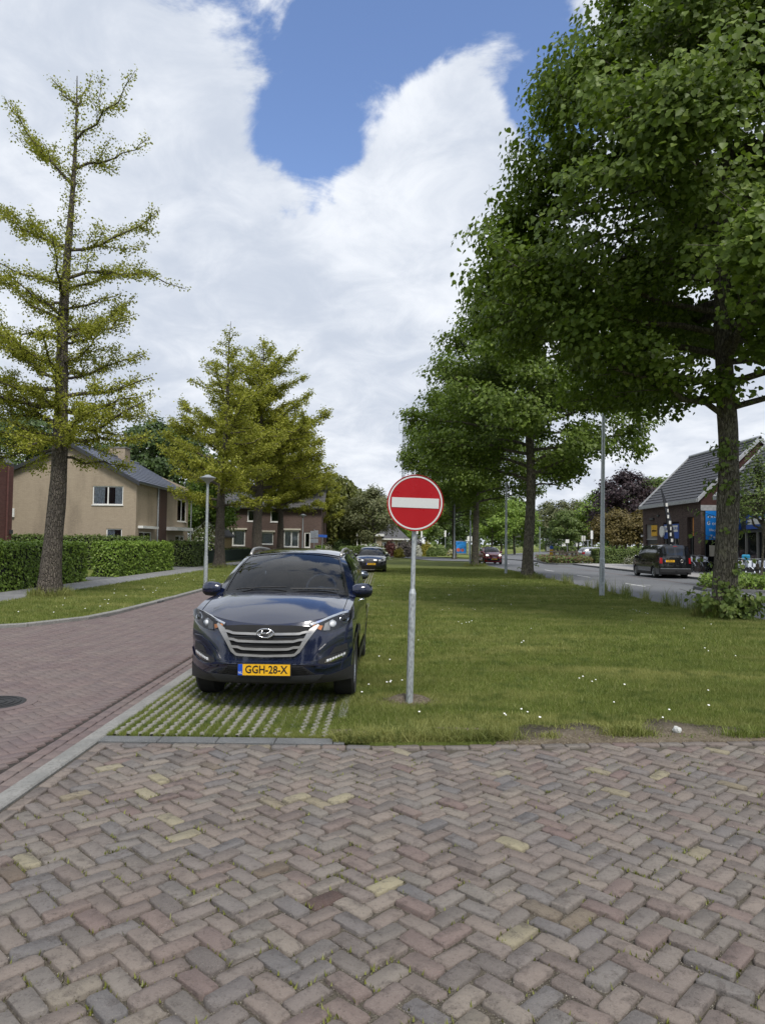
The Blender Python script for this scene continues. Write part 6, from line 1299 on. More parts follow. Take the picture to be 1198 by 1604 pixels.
def window(parent, h, loc, rz, mull=(0.5,), frame='white', curtain=None, fw=0.06, sill=True, trans=(), depth=0.09):
    a, b, c, d = h; m = MB(); y0, y1 = depth - 0.05, depth
    m.box(a, a + fw, y0, y1, c, d); m.box(b - fw, b, y0, y1, c, d); m.box(a + fw, b - fw, y0, y1, c, c + fw); m.box(a + fw, b - fw, y0, y1, d - fw, d)
    for q in mull: x = a + (b - a) * q; m.box(x - fw * 0.6, x + fw * 0.6, y0 + 0.003, y1 - 0.003, c + fw, d - fw)
    for q in trans: z = c + (d - c) * q; m.box(a + fw, b - fw, y0 + 0.006, y1 - 0.006, z - fw * 0.4, z + fw * 0.4)
    o = place(m.build('window', M[frame], parent), loc, rz)
    MB().box(a + 0.02, b - 0.02, y1 - 0.03, y1 - 0.022, c + 0.02, d - 0.02).build('pane', M['lens'], o)
    MB().box(a + 0.01, b - 0.01, y1 + 0.06, y1 + 0.07, c, d).build('room', M['pane'], o)
    for (q0, q1) in (curtain or ()):
        n = 14; xs = [a + (b - a) * (q0 + (q1 - q0) * k / n) for k in range(n + 1)]
        MB().grid([[(x, y1 + 0.03 + 0.018 * math.sin(k * 2.2), z) for k, x in enumerate(xs)] for z in (c + 0.03, d - 0.03)]).build('curtain', M['curtain'], o)
    if sill: MB().box(a - 0.04, b + 0.04, -0.05, depth - 0.002, c - 0.05, c - 0.002).build('sill', M[frame if frame == 'white' else 'concrete'], o)
    return o
def wpx(pxs, pys, Y, x0, z0=0.0):     # window box on a wall facing the camera at distance Y; u measured from x0
    a, b = at(pxs[0], pys[0], Y), at(pxs[1], pys[1], Y); return (a.x - x0, b.x - x0, max(0.02, b.z - z0), a.z - z0)

# beige house
Y0, Y1, XS, Z0 = 41.0, 52.0, -14.25, 0.04; XL, XRG = -21.9, -18.1; he, hr, hl = 5.06 - Z0, 7.2 - Z0, 5.5 - Z0
bh = thing('beige_house', 'beige brick house with a gable end and blue grey tiled roof behind the hedges', 'house', (XL, Y0, Z0))
wg_ = wpx((146, 193), (761, 791), Y0, XL, Z0); wg2 = wpx((167, 191), (828, 851), Y0, XL, Z0)
wall_mesh(XS - XL, he, [wg_, wg2], top=[(0, hl), (XRG - XL, hr)]).build('gable_wall', M['wall_beige'], bh)
window(bh, wg_, (0, 0, 0), 0, curtain=((0.02, 0.38), (0.72, 0.98))); window(bh, wg2, (0, 0, 0), 0, mull=(), curtain=((0.02, 0.5),))
SIDE = ((XS - XL), 0, 0); RS90 = math.pi / 2
def sy(px): return XS * F_PX / (px - CX) * 1.0 - Y0
sw_ = [(sy(278), sy(292), 3.0, 4.55), (0.55, 2.9, 0.05, 2.15), (sy(276), sy(290), 0.6, 2.0)]
place(wall_mesh(Y1 - Y0, he, sw_).build('side_wall', M['wall_beige'], bh), SIDE, RS90)
window(bh, sw_[0], SIDE, RS90, curtain=((0.6, 0.95),)); window(bh, sw_[1], SIDE, RS90, mull=(0.45,), curtain=((0.5, 0.9),)); window(bh, sw_[2], SIDE, RS90, mull=(0.5,), curtain=((0.05, 0.4),))
place(sbox('timber_panel', plain('dark brown timber', (0.07, 0.035, 0.026), 0.7, var=0.3, scale=8), bh, sy(248), sy(261), -0.02, 0.0, 0.0, he - 0.05), SIDE, RS90)
place(sbox('porch_canopy', M['white'], bh, sy(261) + 0.02, sy(287), -0.75, 0.0, 2.32, 2.55), SIDE, RS90); place(sbox('door_canopy', M['white'], bh, 0.4, 3.3, -0.3, 0.0, 2.35, 2.5), SIDE, RS90)
place(MB().tube([(sy(246), -0.07, 0), (sy(246), -0.07, he)], 0.05, 8).build('drain_pipe', M['galv_d'], bh), SIDE, RS90); place(MB().tube([(sy(298), -0.07, 0), (sy(298), -0.07, he)], 0.045, 8).build('drain_pipe', M['galv_d'], bh), SIDE, RS90)
place(MB().tube([(-0.1, -0.16, he - 0.03), (Y1 - Y0 + 0.1, -0.16, he - 0.03)], 0.07, 8).build('gutter', M['galv_d'], bh), SIDE, RS90)
# roof in tile courses (right slope), plain left slope
dx = XS - XRG; NC = 13; ov = 0.25
for k in range(NC):
    t0, t1 = k / NC, (k + 1) / NC; xa, za = (XRG - XL) + (dx + ov) * t0, hr + 0.12 + (he - 0.10 - hr) * t0; xb, zb_ = (XRG - XL) + (dx + ov) * t1, hr + 0.12 + (he - 0.10 - hr) * t1
    MB().prism([(xa, za - 0.03), (xa, za), (xb, zb_ + 0.03), (xb, zb_ - 0.03)], -0.25, Y1 - Y0 + 0.25).build('tile_course', M['roof_slate'], bh)
MB().prism([(XRG - XL, hr + 0.11), (XRG - XL, hr + 0.02), (-0.2, hl - 0.12), (-0.2, hl + 0.0)], -0.25, Y1 - Y0 + 0.25).build('back_slope', M['roof_slate'], bh)
MB().tube([(XRG - XL, -0.27, hr + 0.13), (XRG - XL, Y1 - Y0 + 0.27, hr + 0.13)], 0.1, 8).build('ridge', M['roof_slate'], bh)
m = MB().prism([(XRG - XL, hr + 0.10), (XRG - XL, hr - 0.12), (XS - XL + ov, he - 0.24), (XS - XL + ov, he - 0.02)], -0.29, -0.255); m.build('verge_board', M['anthracite'], bh)
MB().prism([(XRG - XL, hr + 0.10), (XRG - XL, hr - 0.12), (-0.2, hl - 0.24), (-0.2, hl - 0.02)], -0.29, -0.255).build('verge_board', M['anthracite'], bh)
cy_ = at(210, 728, 48.5); ch = MB().box(XRG - XL - 0.55, XRG - XL + 0.55, 48.0 - Y0 - 0.0, 49.0 - Y0, hr - 0.5, hr + 0.75).build('chimney', M['wall_beige'], bh); MB().box(XRG - XL - 0.6, XRG - XL + 0.6, 47.95 - Y0, 49.05 - Y0, hr + 0.752, hr + 0.82).build('cap', M['concrete'], ch)
sbox('meter_box', M['white'], bh, at(20, 800, Y0).x - XL, at(24, 800, Y0).x - XL, -0.12, 0.0, 2.9, 3.4)
# wall enclosing far side
place(wall_mesh(XS - XL, he - 0.1, [], top=[(0, hl), (XRG - XL, hr - 0.1)]).build('far_wall', M['wall_beige'], bh), (XS - XL - 0.01, Y1 - Y0 - 0.01, 0), math.pi); place(wall_mesh(Y1 - Y0, hl, []).build('back_wall', M['wall_beige'], bh), (0.0, Y1 - Y0, 0), -RS90)

# red brick house at the frame edge
rx = at(20, 800, 36).x; rh = thing('red_brick_house', 'dark red brick house whose corner shows left of the beige house', 'house', (rx - 9, 26, 0.04))
wall_mesh(9, 5.4, [(2, 3.6, 3.2, 4.5), (2, 4.4, 0.7, 2.2)], top=[(4.5, 8.6)]).build('gable_wall', M['wall_red'], rh); window(rh, (2, 3.6, 3.2, 4.5), (0, 0, 0), 0); window(rh, (2, 4.4, 0.7, 2.2), (0, 0, 0), 0)
place(wall_mesh(10, 5.4, []).build('side_wall', M['wall_red'], rh), (9, 0, 0), RS90)
for sd in (0, 1): MB().prism([(4.5, 8.7), (4.5, 8.55), ((9.0 if sd else 0.0), 5.3), ((9.02 if sd else -0.02), 5.45)], -0.02, 10.0).build('roof_slope', M['roof_dark'], rh)
MB().tube([(9.05, 9.4, 0), (9.05, 9.4, 5.3)], 0.05, 8).build('drain_pipe', M['wall_red'], rh)
sbox('wall_lamp', M['anthracite'], rh, 9.0, 9.15, 9.75, 9.85, 1.9, 2.1)

# brown brick house with solar panels
YB = 76.0; xb0, xb1 = at(333, 830, YB).x, at(503, 830, YB).x; heb = at(400, 794, YB).z
br = thing('brown_brick_house', 'brown brick house with white window frames and solar panels on its roof', 'house', (xb0, YB, 0))
wins = [(wpx((351, 369), (799, 817), YB, xb0), (), ()), (wpx((388, 402), (799, 817), YB, xb0), (), ()), (wpx((424, 438), (800, 818), YB, xb0), (), ()), (wpx((346, 384), (830, 855), YB, xb0), (0.5,), ((0.03, 0.47), (0.53, 0.97))), (wpx((409, 428), (834, 853), YB, xb0), (), ((0.1, 0.9),)), (wpx((445, 468), (831, 857), YB, xb0), (0.5,), ((0.03, 0.97),)), (wpx((477, 486), (834, 858), YB, xb0), (), ())]
wall_mesh(xb1 - xb0, heb, [w[0] for w in wins]).build('front_wall', M['wall_brown'], br)
for w, mu, cu in wins: window(br, w, (0, 0, 0), 0, mull=mu, curtain=cu, fw=0.11)
for k in (3, 4, 5): a, b, c_, d = wins[k][0]; sbox('awning_box', M['cream'], br, a - 0.2, b + 0.2, -0.18, 0.0, d + 0.05, d + 0.22)
place(wall_mesh(8, heb, [], top=[(4, heb + 2.7)]).build('side_wall', M['wall_brown'], br), (xb1 - xb0, 0, 0), RS90); place(wall_mesh(8, heb, [], top=[(4, heb + 2.7)]).build('side_wall', M['wall_brown'], br), (0, 8, 0), -RS90)
for k in range(9):
    t0, t1 = k / 9, (k + 1) / 9; MB().prism([(4 - 4.4 * t0, heb + 2.8 - 2.95 * t0 - 0.04), (4 - 4.4 * t0, heb + 2.8 - 2.95 * t0), (4 - 4.4 * t1, heb + 2.83 - 2.95 * t1), (4 - 4.4 * t1, heb + 2.8 - 2.95 * t1 - 0.04)], -0.3, xb1 - xb0 + 0.3, 'YZ').build('tile_course', M['roof_dark'], br)
MB().prism([(4, heb + 2.8), (4, heb + 2.66), (8.4, heb - 0.28), (8.4, heb - 0.14)], -0.3, xb1 - xb0 + 0.3, 'YZ').build('back_slope', M['roof_dark'], br)
sbox('gutter', M['anthracite'], br, -0.3, xb1 - xb0 + 0.3, -0.52, -0.38, heb - 0.2, heb - 0.05)
for r_ in range(2):
    for k in range(6):
        x = 1.9 + k * 1.08; y0_, z0_ = 0.3 + r_ * 1.45, heb + 0.30 + r_ * 0.98
        fr = MB().add([(x, y0_, z0_), (x + 1.0, y0_, z0_), (x + 1.0, y0_ + 1.38, z0_ + 0.925), (x, y0_ + 1.38, z0_ + 0.925), (x, y0_ + 0.03, z0_ - 0.05), (x + 1.0, y0_ + 0.03, z0_ - 0.05), (x + 1.0, y0_ + 1.41, z0_ + 0.875), (x, y0_ + 1.41, z0_ + 0.875)], [[0, 1, 2, 3], [7, 6, 5, 4], [0, 4, 5, 1], [1, 5, 6, 2], [2, 6, 7, 3], [3, 7, 4, 0]]).build('solar_panel', M['metal_edge'], br)
        MB().quad((x + 0.04, y0_ + 0.045, z0_ + 0.055), (x + 0.96, y0_ + 0.045, z0_ + 0.055), (x + 0.96, y0_ + 1.325, z0_ + 0.91), (x + 0.04, y0_ + 1.325, z0_ + 0.91)).build('cells', M['solar'], fr)
# ochre outbuilding
ob = thing('garden_shed', 'ochre outbuilding with dark roof and white barge board beside the beige house', 'shed', (at(300, 850, 60).x, 60, 0.04)); W_ = 2.6
wall_mesh(W_, 2.2, [(0.3, 1.4, 0.0, 1.95)], top=[(W_ / 2, 3.4)]).build('front_wall', M['cheese'], ob); MB().box(0.3, 1.4, 0.1, 0.14, 0, 1.95).build('door', M['anthracite'], ob); place(wall_mesh(4, 2.2, []).build('side_wall', M['cheese'], ob), (W_, 0, 0), RS90)
for sd in (0, 1): MB().prism([(W_ / 2, 3.5), (W_ / 2, 3.38), (W_ + 0.25 if sd else -0.25, 1.95), (W_ + 0.25 if sd else -0.25, 2.08)], -0.3, 4.2).build('roof_slope', M['roof_dark'], ob); MB().prism([(W_ / 2, 3.42), (W_ / 2, 3.25), (W_ + 0.25 if sd else -0.25, 1.85), (W_ + 0.25 if sd else -0.25, 2.0)], -0.34, -0.305).build('barge_board', M['white'], ob)
# bungalows beyond the lawn
def bungalow(label, px0, px1, Y, pyroof, wallm, roofm, hip, depth=8, eave=None, group='low bungalows beyond the lawn', pyr=None):
    x0, x1 = at(px0, 850, Y).x, at(px1, 850, Y).x; ze = eave or at(px0, pyroof, Y).z; b = thing('bungalow', label, 'house', (x0, Y, 0), 0, group); W_ = x1 - x0; hs = [(W_ * 0.12, W_ * 0.32, 0.6, min(2.1, ze - 0.4)), (W_ * 0.45, W_ * 0.62, 0.1, min(2.2, ze - 0.35)), (W_ * 0.7, W_ * 0.9, 0.8, min(2.1, ze - 0.4))]
    wall_mesh(W_, ze, hs).build('front_wall', M[wallm], b); [window(b, h, (0, 0, 0), 0, fw=0.09) for h in hs]; place(wall_mesh(depth, ze, []).build('side_wall', M[wallm], b), (W_, 0, 0), RS90); place(wall_mesh(depth, ze, []).build('side_wall', M[wallm], b), (0, depth, 0), -RS90)
    if hip:
        zr = at(px0, pyr, Y).z; a = 0.4; MB().add([(-a, -a, ze), (W_ + a, -a, ze), (W_ + a, depth + a, ze), (-a, depth + a, ze), (W_ * 0.3, depth * 0.5, zr), (W_ * 0.55, depth * 0.5, zr)], [[0, 1, 5, 4], [1, 2, 5], [2, 3, 4, 5], [3, 0, 4], [3, 2, 1, 0]]).build('roof', M[roofm], b); MB().box(-a - 0.02, W_ + a + 0.02, -a - 0.06, -a - 0.01, ze - 0.12, ze + 0.06).build('fascia', M['white'], b)
    else: MB().box(-0.3, W_ + 0.3, -0.5, depth + 0.3, ze, ze + 0.3).build('roof', M['white'], b)
    return b
bungalow('flat roofed bungalow with white fascia behind the willow', 515, 598, 96, 839, 'wall_beige', 'white', False)
bungalow('bungalow with a grey hipped roof and white fascia beyond the lawn', 590, 637, 100, 844, 'wall_beige', 'roof_dark', True, pyr=818)
bungalow('far white bungalow beyond the bend of the main road', 868, 906, 165, 845, 'white', 'roof_dark', True, pyr=832)

# shop: two gabled volumes along the plaza
XW, ZE, XR_, ZR, ZP = 20.2, 4.78, 23.95, 8.6, 0.11
def tiled_slope(parent, xe, ze, xr, zr, ya, yb, n, mat, side=1):
    for k in range(n):
        t0, t1 = k / n, (k + 1) / n; xa, za = xe + (xr - xe) * t0, ze + (zr - ze) * t0; xb_, zb_ = xe + (xr - xe) * t1, ze + (zr - ze) * t1; L = math.hypot(xr - xe, zr - ze); nx, nz = -(zr - ze) / L * side, abs(xr - xe) / L
        MB().prism([(xa + nx * 0.07, za + nz * 0.07), (xb_ + nx * 0.03, zb_ + nz * 0.03), (xb_, zb_), (xa, za)], ya, yb).build('tile_course', M[mat], parent)
def shop_volume(label, ya, yb, holes, glass_gable=False):
    s = thing('shop', label, 'shop', (0, 0, ZP)); ze, zr = ZE - ZP, ZR - ZP
    o = wall_mesh(yb - ya, ze, holes, depth=0.25).build('front_wall', M['wall_shop'], s); o.location = (XW, yb, 0); o.rotation_euler.z = -math.pi / 2    # faces -X
    tiled_slope(s, XW - 0.18, ze - 0.12, XR_, zr, ya - 0.05, yb + 0.05, 17, 'roof_grey'); MB().prism([(XR_, zr + 0.03), (XR_, zr - 0.1), (2 * XR_ - XW, ze - 0.1), (2 * XR_ - XW, ze + 0.03)], ya - 0.05, yb + 0.05).build('back_slope', M['roof_grey'], s)
    for yy in (ya - 0.17, yb + 0.05):
        for sg in (0, 1): xe = XW - 0.25 if sg == 0 else 2 * XR_ - XW + 0.25; MB().prism([(xe, ze - 0.25), (xe, ze + 0.02), (XR_, zr + 0.2), (XR_, zr - 0.1)], yy, yy + 0.12).build('verge_trim', M['metal_edge'], s)
    MB().box(XW - 0.32, XW - 0.16, ya - 0.06, yb + 0.06, ze - 0.24, ze - 0.02).build('gutter', M['metal_edge'], s); MB().tube([(XR_, ya - 0.17, zr + 0.12), (XR_, yb + 0.17, zr + 0.12)], 0.12, 8).build('ridge', M['metal_edge'], s)
    return s
YA, YB_ = 45.0, 55.0
# openings measured from the far end (wall runs from Y = yb to ya)
h1 = [(0.55, 2.85, 0.0, 3.25), (4.0, 6.7, 0.0, 3.30), (8.0, 9.0, 0.0, 3.55)]
sh = shop_volume('dark brick shop with grey tiled gable roof and yellow cash machine behind the van', YA, YB_, h1); ze, zr = ZE - ZP, ZR - ZP
def front(name, mat, u0, u1, d0, d1, z0, z1, parent=None): o = MB().box(u0, u1, d0, d1, z0, z1).build(name, M[mat], parent or sh); o.location = (XW, YB_, 0); o.rotation_euler.z = -math.pi / 2; return o
front('upper_panel', 'grey_panel', 0.55, 2.85, 0.12, 0.16, 2.15, 3.25); front('panel_trim', 'metal_edge', 0.55, 2.85, 0.08, 0.16, 2.08, 2.148); front('service_door', 'anthracite', 0.55, 2.85, 0.14, 0.18, 0.0, 2.08)
ys = front('yellow_sign', 'yellow', 1.65, 2.82, 0.02, 0.09, 2.35, 3.15)
def front_text(t, size, mat, u, z, parent, d=0.0): return text_mesh('lettering', t, size, M[mat], parent, Matrix.Translation((u, d, z)) @ FRONT, 0.004)
front_text('geldmaat', 0.25, 'ink', 2.235, 2.75, ys, 0.012); am = front('cash_machine', 'yellow', 1.85, 2.6, -0.12, 0.139, 0.75, 1.72); front('screen', 'ink', 2.0, 2.45, -0.13, -0.121, 1.15, 1.5, None)
bs = front('blue_sign', 'deep_blue', 4.1, 6.65, 0.0, 0.10, 2.15, 3.15); wsn = MB().box(4.2, 6.5, -0.008, -0.001, 2.6, 3.05).build('white_panel', M['white'], bs); front_text('ZORGCENTRUM B', 0.28, 'deep_blue', 5.35, 2.82, bs, -0.014); front_text('welkom', 0.26, 'white', 5.4, 2.37, bs, -0.006)
MB().lathe([(0.40, -0.14), (0.40, -0.04)], 20, (4.0, 0, 2.65), 'Y').build('round_emblem', M['white'], bs)
for u in (4.05, 4.9, 5.75, 6.6): front('mullion', 'grey_panel', u - 0.05, u + 0.05, 0.13, 0.2, 0, 2.14)
front('glass_front', 'pane', 4.0, 6.7, 0.2, 0.24, 0, 2.14); front('side_glass', 'pane', 8.0, 9.0, 0.2, 0.24, 0, 2.3); front('orange_panel', 'orange_wood', 8.5, 9.0, 0.14, 0.2, 2.3, 3.5); front('side_frame', 'anthracite', 8.42, 8.5, 0.12, 0.2, 0, 3.5)
for k in range(6): front('louvre', 'metal_edge', 8.65, 8.85, 0.17, 0.2, 0.3 + 0.3 * k, 0.4 + 0.3 * k)
front('lamp_box', 'anthracite', 1.6, 2.35, -0.12, 0.0, 3.55, 3.7); front('camera_box', 'anthracite', 3.0, 3.3, -0.1, 0.0, 3.75, 3.9); front('wall_light', 'white', -0.02, 0.12, -0.15, 0.0, 2.3, 2.45)
for u in (3.45, 7.3): front('wall_groove', 'under', u - 0.012, u + 0.012, -0.002, 0.01, 0.0, ze - 0.3)
# near gable: brick triangle over blue panels and glass
m = MB().add([(XW, YA, 3.95), (2 * XR_ - XW, YA, 3.95), (2 * XR_ - XW, YA, ze - 0.1), (XR_, YA, zr - 0.1), (XW, YA, ze - 0.1)], [[0, 1, 2, 3, 4]]); m.build('gable_wall', M['wall_gable'], sh)
sbox('lintel', M['metal_edge'], sh, XW, 2 * XR_ - XW, YA - 0.04, YA, 3.9, 4.25); sbox('corner_pier', M['wall_shop'], sh, XW + 0.002, XW + 0.25, YA + 0.0, YA + 0.3, 0, 3.9)
for k, txt in enumerate((('kantoor B', 'G omis', 'lifecare', 'Tuin'), ('', 'DLA', 'sport', 'zaal'), ('', '', '', ''))):
    x0 = XW + 0.28 + k * 1.12; pn = sbox('blue_panel', M['blue'], sh, x0, x0 + 1.08, YA - 0.06, YA - 0.01, 2.05, 3.88)
    for j, t in enumerate(txt):
        if t: text_mesh('lettering', t, (0.2, 0.32, 0.22, 0.3)[j], M['white'], pn, Matrix.Translation((x0 + 0.54, YA - 0.063, 3.5 - 0.42 * j)) @ FRONT, 0.003)
    sbox('glass_pane', M['dark_glass'], sh, x0, x0 + 1.08, YA + 0.0, YA + 0.04, 0.0, 2.02); sbox('glass_mullion', M['anthracite'], sh, x0 - 0.04, x0, YA - 0.05, YA + 0.05, 0.0, 3.88)
    sbox('poster', M['cream'], sh, x0 + 0.25, x0 + 0.65, YA - 0.012, YA - 0.004, 1.0, 1.7)
sbox('end_wall', M['wall_shop'], sh, XW + 0.28 + 3.36, 2 * XR_ - XW, YA, YA + 0.3, 0, 3.9); sbox('far_end', M['wall_shop'], sh, XW + 0.26, 2 * XR_ - XW, YB_ - 0.1, YB_ - 0.01, 0, ze - 0.2); MB().add([(XW, YB_, ze - 0.2), (2 * XR_ - XW, YB_, ze - 0.2), (XR_, YB_, zr - 0.1)], [[0, 1, 2]]).build('far_gable', M['wall_gable'], sh)
YC, YD = 31.5, 42.6; h2 = [(0.5, 10.6, 0.0, 3.6)]
s2 = shop_volume('dark brick shop with glazed front and blue white signs behind the bicycle rack', YC, YD, h2)
def front2(name, mat, u0, u1, d0, d1, z0, z1, parent=None): o = MB().box(u0, u1, d0, d1, z0, z1).build(name, M[mat], parent or s2); o.location = (XW, YD, 0); o.rotation_euler.z = -math.pi / 2; return o
front2('glass_front', 'dark_glass', 0.5, 10.6, 0.22, 0.25, 0.0, 2.5); front2('upper_wall', 'anthracite', 0.5, 10.6, 0.2, 0.25, 2.5, 3.6)
for k in range(9): front2('mullion', 'grey_panel', 0.5 + k * 1.2, 0.58 + k * 1.2, 0.1, 0.215, 0, 2.5)
front2('transom', 'anthracite', 0.5, 10.6, 0.08, 0.219, 2.42, 2.55)
for u, w in ((1.2, 1.1), (3.2, 2.2), (6.0, 3.0)): q = front2('blue_sign', 'deep_blue', u, u + w, 0.0, 0.19, 2.6, 3.4); MB().box(u + 0.2, u + w - 0.2, -0.01, -0.002, 2.85, 3.2).build('white_panel', M['white'], q)
MB().add([(XW, YD, ze - 0.1), (2 * XR_ - XW, YD, ze - 0.1), (XR_, YD, zr - 0.1)], [[0, 1, 2]]).build('far_gable', M['wall_gable'], s2); sbox('far_end', M['wall_shop'], s2, XW + 0.27, 2 * XR_ - XW, YD - 0.1, YD - 0.01, 0, ze - 0.1)
# ------------------------------------------------------------------ street furniture
# no entry sign
sp = g(641, 1099, 0.03); ns = thing('no_entry_sign', 'round red no entry sign with white bar on a stepped galvanised pole', 'sign', (sp.x, sp.y, 0.0)); zc_ = at(650, 788, sp.y).z; lx = at(650, 788, sp.y).x - sp.x
tilt = -math.atan2(lx * 0.45, zc_) * 0 
def pl_(z): return (lx * z / zc_, 0.0, z)
zj = at(645, 925, sp.y).z
MB().tube([pl_(-0.1), pl_(zj - 0.03)], 0.038, 20).build('lower_pole', M['galv'], ns, smooth=True, sharp=40); MB().tube([pl_(zj - 0.03), pl_(zj + 0.02)], [0.038, 0.025], 20, cap=False).build('collar', M['galv'], ns, smooth=True); MB().tube([pl_(zj + 0.0), pl_(zc_ + 0.2)], 0.0245, 18).build('upper_pole', M['galv'], ns, smooth=True, sharp=40)
RSg = 0.303; T = Matrix.Translation((lx, -0.045, zc_)) @ Matrix.Rotation(R(-3), 4, 'Z') @ Matrix.Rotation(R(1.6), 4, 'Y')
def disc(name, r0, r1, y0, y1, mat, parent):
    n = 64; V = [(r * math.sin(2 * math.pi * k / n), y, r * math.cos(2 * math.pi * k / n)) for (r, y) in ((r0, y0), (r1, y0), (r1, y1), (r0, y1)) for k in range(n)]; F_ = []
    for a in range(4):
        for k in range(n): F_.append([a * n + k, a * n + (k + 1) % n, ((a + 1) % 4) * n + (k + 1) % n, ((a + 1) % 4) * n + k])
    o = MB().add([T @ Vector(v) for v in V], F_).build(name, mat, parent); return o
fc = disc('sign_plate', 0.002, RSg - 0.004, -0.006, 0.010, M['sign_red'], ns); disc('rim', RSg - 0.005, RSg, -0.012, 0.028, M['sign_red'], fc); disc('white_ring', RSg - 0.030, RSg - 0.014, -0.0095, -0.007, M['sign_white'], fc)
MB().add([T @ Vector(v) for v in [(-0.252, -0.0098, -0.054), (0.252, -0.0098, -0.054), (0.252, -0.0098, 0.052), (-0.252, -0.0098, 0.052), (-0.252, -0.0065, -0.054), (0.252, -0.0065, -0.054), (0.252, -0.0065, 0.052), (-0.252, -0.0065, 0.052)]], [[0, 1, 2, 3], [4, 7, 6, 5], [0, 4, 5, 1], [1, 5, 6, 2], [2, 6, 7, 3], [3, 7, 4, 0]]).build('white_bar', M['sign_white'], fc)
for dz in (-0.1, 0.1): MB().box(lx - 0.05, lx + 0.05, -0.03, 0.03, zc_ + dz - 0.015, zc_ + dz + 0.015).build('clamp', M['galv'], ns)

# galvanised lamp masts along the lawn
mp = g(942, 934); hm = at(949, 614, mp.y).z
mast = thing('lamp_mast', 'tall galvanised lamp mast nearest the big lime, at the edge of the lawn', 'lamp post', (mp.x, mp.y, 0), 0, 'galvanised lamp masts along the main road')
MB().tube([(0, 0, -0.1), (0, 0, 1.25)], [0.092, 0.089], 16).build('base_tube', M['galv'], mast, smooth=True, sharp=40); MB().tube([(0, 0, 1.25), (0, 0, 1.30)], [0.089, 0.078], 16, cap=False).build('collar', M['galv'], mast, smooth=True); MB().tube([(0, 0, 1.30), (0, 0, 3.8), (0, 0, hm)], [0.078, 0.066, 0.050], 16).build('upper_tube', M['galv'], mast, smooth=True, sharp=40)
MB().box(-0.05, 0.38, -0.08, 0.08, hm - 0.03, hm + 0.05, ch=0.02).build('lantern', M['galv_d'], mast); MB().box(-0.03, 0.03, -0.094, -0.088, 0.5, 0.95).build('access_door', M['galv_d'], mast); mast.rotation_euler.y = R(0.6)
for px, py, lb in ((792, 899, 'galvanised lamp mast between the red car and the second lime'), (736, 883, 'galvanised lamp mast just left of the third lime trunk'), (711, 876, 'galvanised lamp mast beside the blue poster shelter')):
    q = g(px, py); c = copy_tree(mast); c.location = (q.x, q.y, 0); c['label'] = lb; c.rotation_euler.y = 0; s = 0.93; c.scale = (s, s, {792: at(792, 738, q.y).z / hm, 736: 1.0, 711: at(713, 786, q.y).z / hm}[px])
for x, Y, top, lb in ((748, 120, 812, 'slim grey mast behind the red car'), (845, 135, 815, 'slim curved road mast at the bend')):
    p = at(x, 860, Y); h = at(x, top, Y).z; t_ = thing('road_mast', lb, 'lamp post', (p.x, Y, 0), 0, 'slim masts far along the road'); MB().tube([(0, 0, -0.1), (0, 0, h)], [0.11, 0.07], 8).build('pole', M['galv_d'], t_); MB().box(-0.1, 0.8, -0.1, 0.1, h - 0.05, h + 0.05).build('lantern', M['galv_d'], t_)

# mushroom street lamps on the verge
lp = g(322, 918, 0.05); hl_ = at(327, 745, lp.y).z - 0.05
lamp = thing('street_lamp', 'street lamp with a conical hat on a grey pole at the verge kerb', 'street lamp', (lp.x, lp.y, 0.05), 0, 'conical street lamps on the verge')
MB().tube([(0, 0, -0.1), (0, 0, 1.1)], [0.075, 0.073], 14).build('base_tube', M['galv'], lamp, smooth=True, sharp=40); MB().tube([(0, 0, 1.1), (0, 0, hl_ - 0.28)], [0.058, 0.045], 14).build('pole', M['galv'], lamp, smooth=True, sharp=40)
hd = MB().lathe([(0.06, hl_ - 0.30), (0.09, hl_ - 0.24), (0.25, hl_ - 0.13), (0.285, hl_ - 0.09)], 24).build('lamp_bowl', plain('frosted lamp bowl', (0.32, 0.33, 0.33), 0.25), lamp, smooth=True, sharp=50); MB().lathe([(0.30, hl_ - 0.095), (0.30, hl_ - 0.075), (0.12, hl_ - 0.01), (0.10, hl_ + 0.02), (0.02, hl_ + 0.03)], 24).build('hat', M['galv_d'], lamp, smooth=True, sharp=40)
for px, Y, lb in ((474, 62, 'street lamp with a conical hat in front of the brown brick house'), (323, 80, 'distant street lamp half hidden behind the slender ginkgo')):
    c = copy_tree(lamp); c.location = (at(px, 850, Y).x, Y, 0.05); c['label'] = lb
# traffic sign backs and street name plate
def post(name, label, px, Y, py_top, parts, r=0.03, group=None, cat='sign', z0=0.0, mat='galv_d'):
    p = at(px, 860, Y); h = at(px, py_top, Y).z; o = thing(name, label, cat, (p.x, Y, z0), 0, group); MB().tube([(0, 0, -0.1), (0, 0, h)], r, 8).build('pole', M[mat], o)
    for (nm, a, b, c, d, mt) in parts: MB().box(a, b, -r - 0.03, -r - 0.002, h + c, h + d, ch=0.004).build(nm, M[mt], o)
    return o
post('traffic_sign', 'grey backs of stacked traffic signs in front of the willow', 492, 60, 829, [('sign_back', -0.33, -0.02, -0.75, -0.15, 'grey_sign'), ('sign_back', 0.02, 0.33, -0.70, -0.1, 'grey_sign'), ('lower_plate', -0.33, 0.33, -1.15, -0.80, 'grey_sign')])
snp = post('street_name_sign', 'blue street name plate on a leaning post by the willow', 503, 58, 838, [('name_plate', -0.35, 0.35, -0.18, 0.02, 'street_blue')], 0.028); snp.rotation_euler.y = R(3)
for px, Y, top, lb in ((660, 100, 832, 'white topped post past the lawn behind the sign'), (697, 100, 831, 'white topped post between the sign and the poster shelter'), (653, 95, 826, 'slim post just right of the no entry sign pole')): post('marker_post', lb, px, Y, top, [('plate', -0.12, 0.12, -0.9, 0.0, 'white')], 0.05, 'marker posts beyond the lawn', 'post')
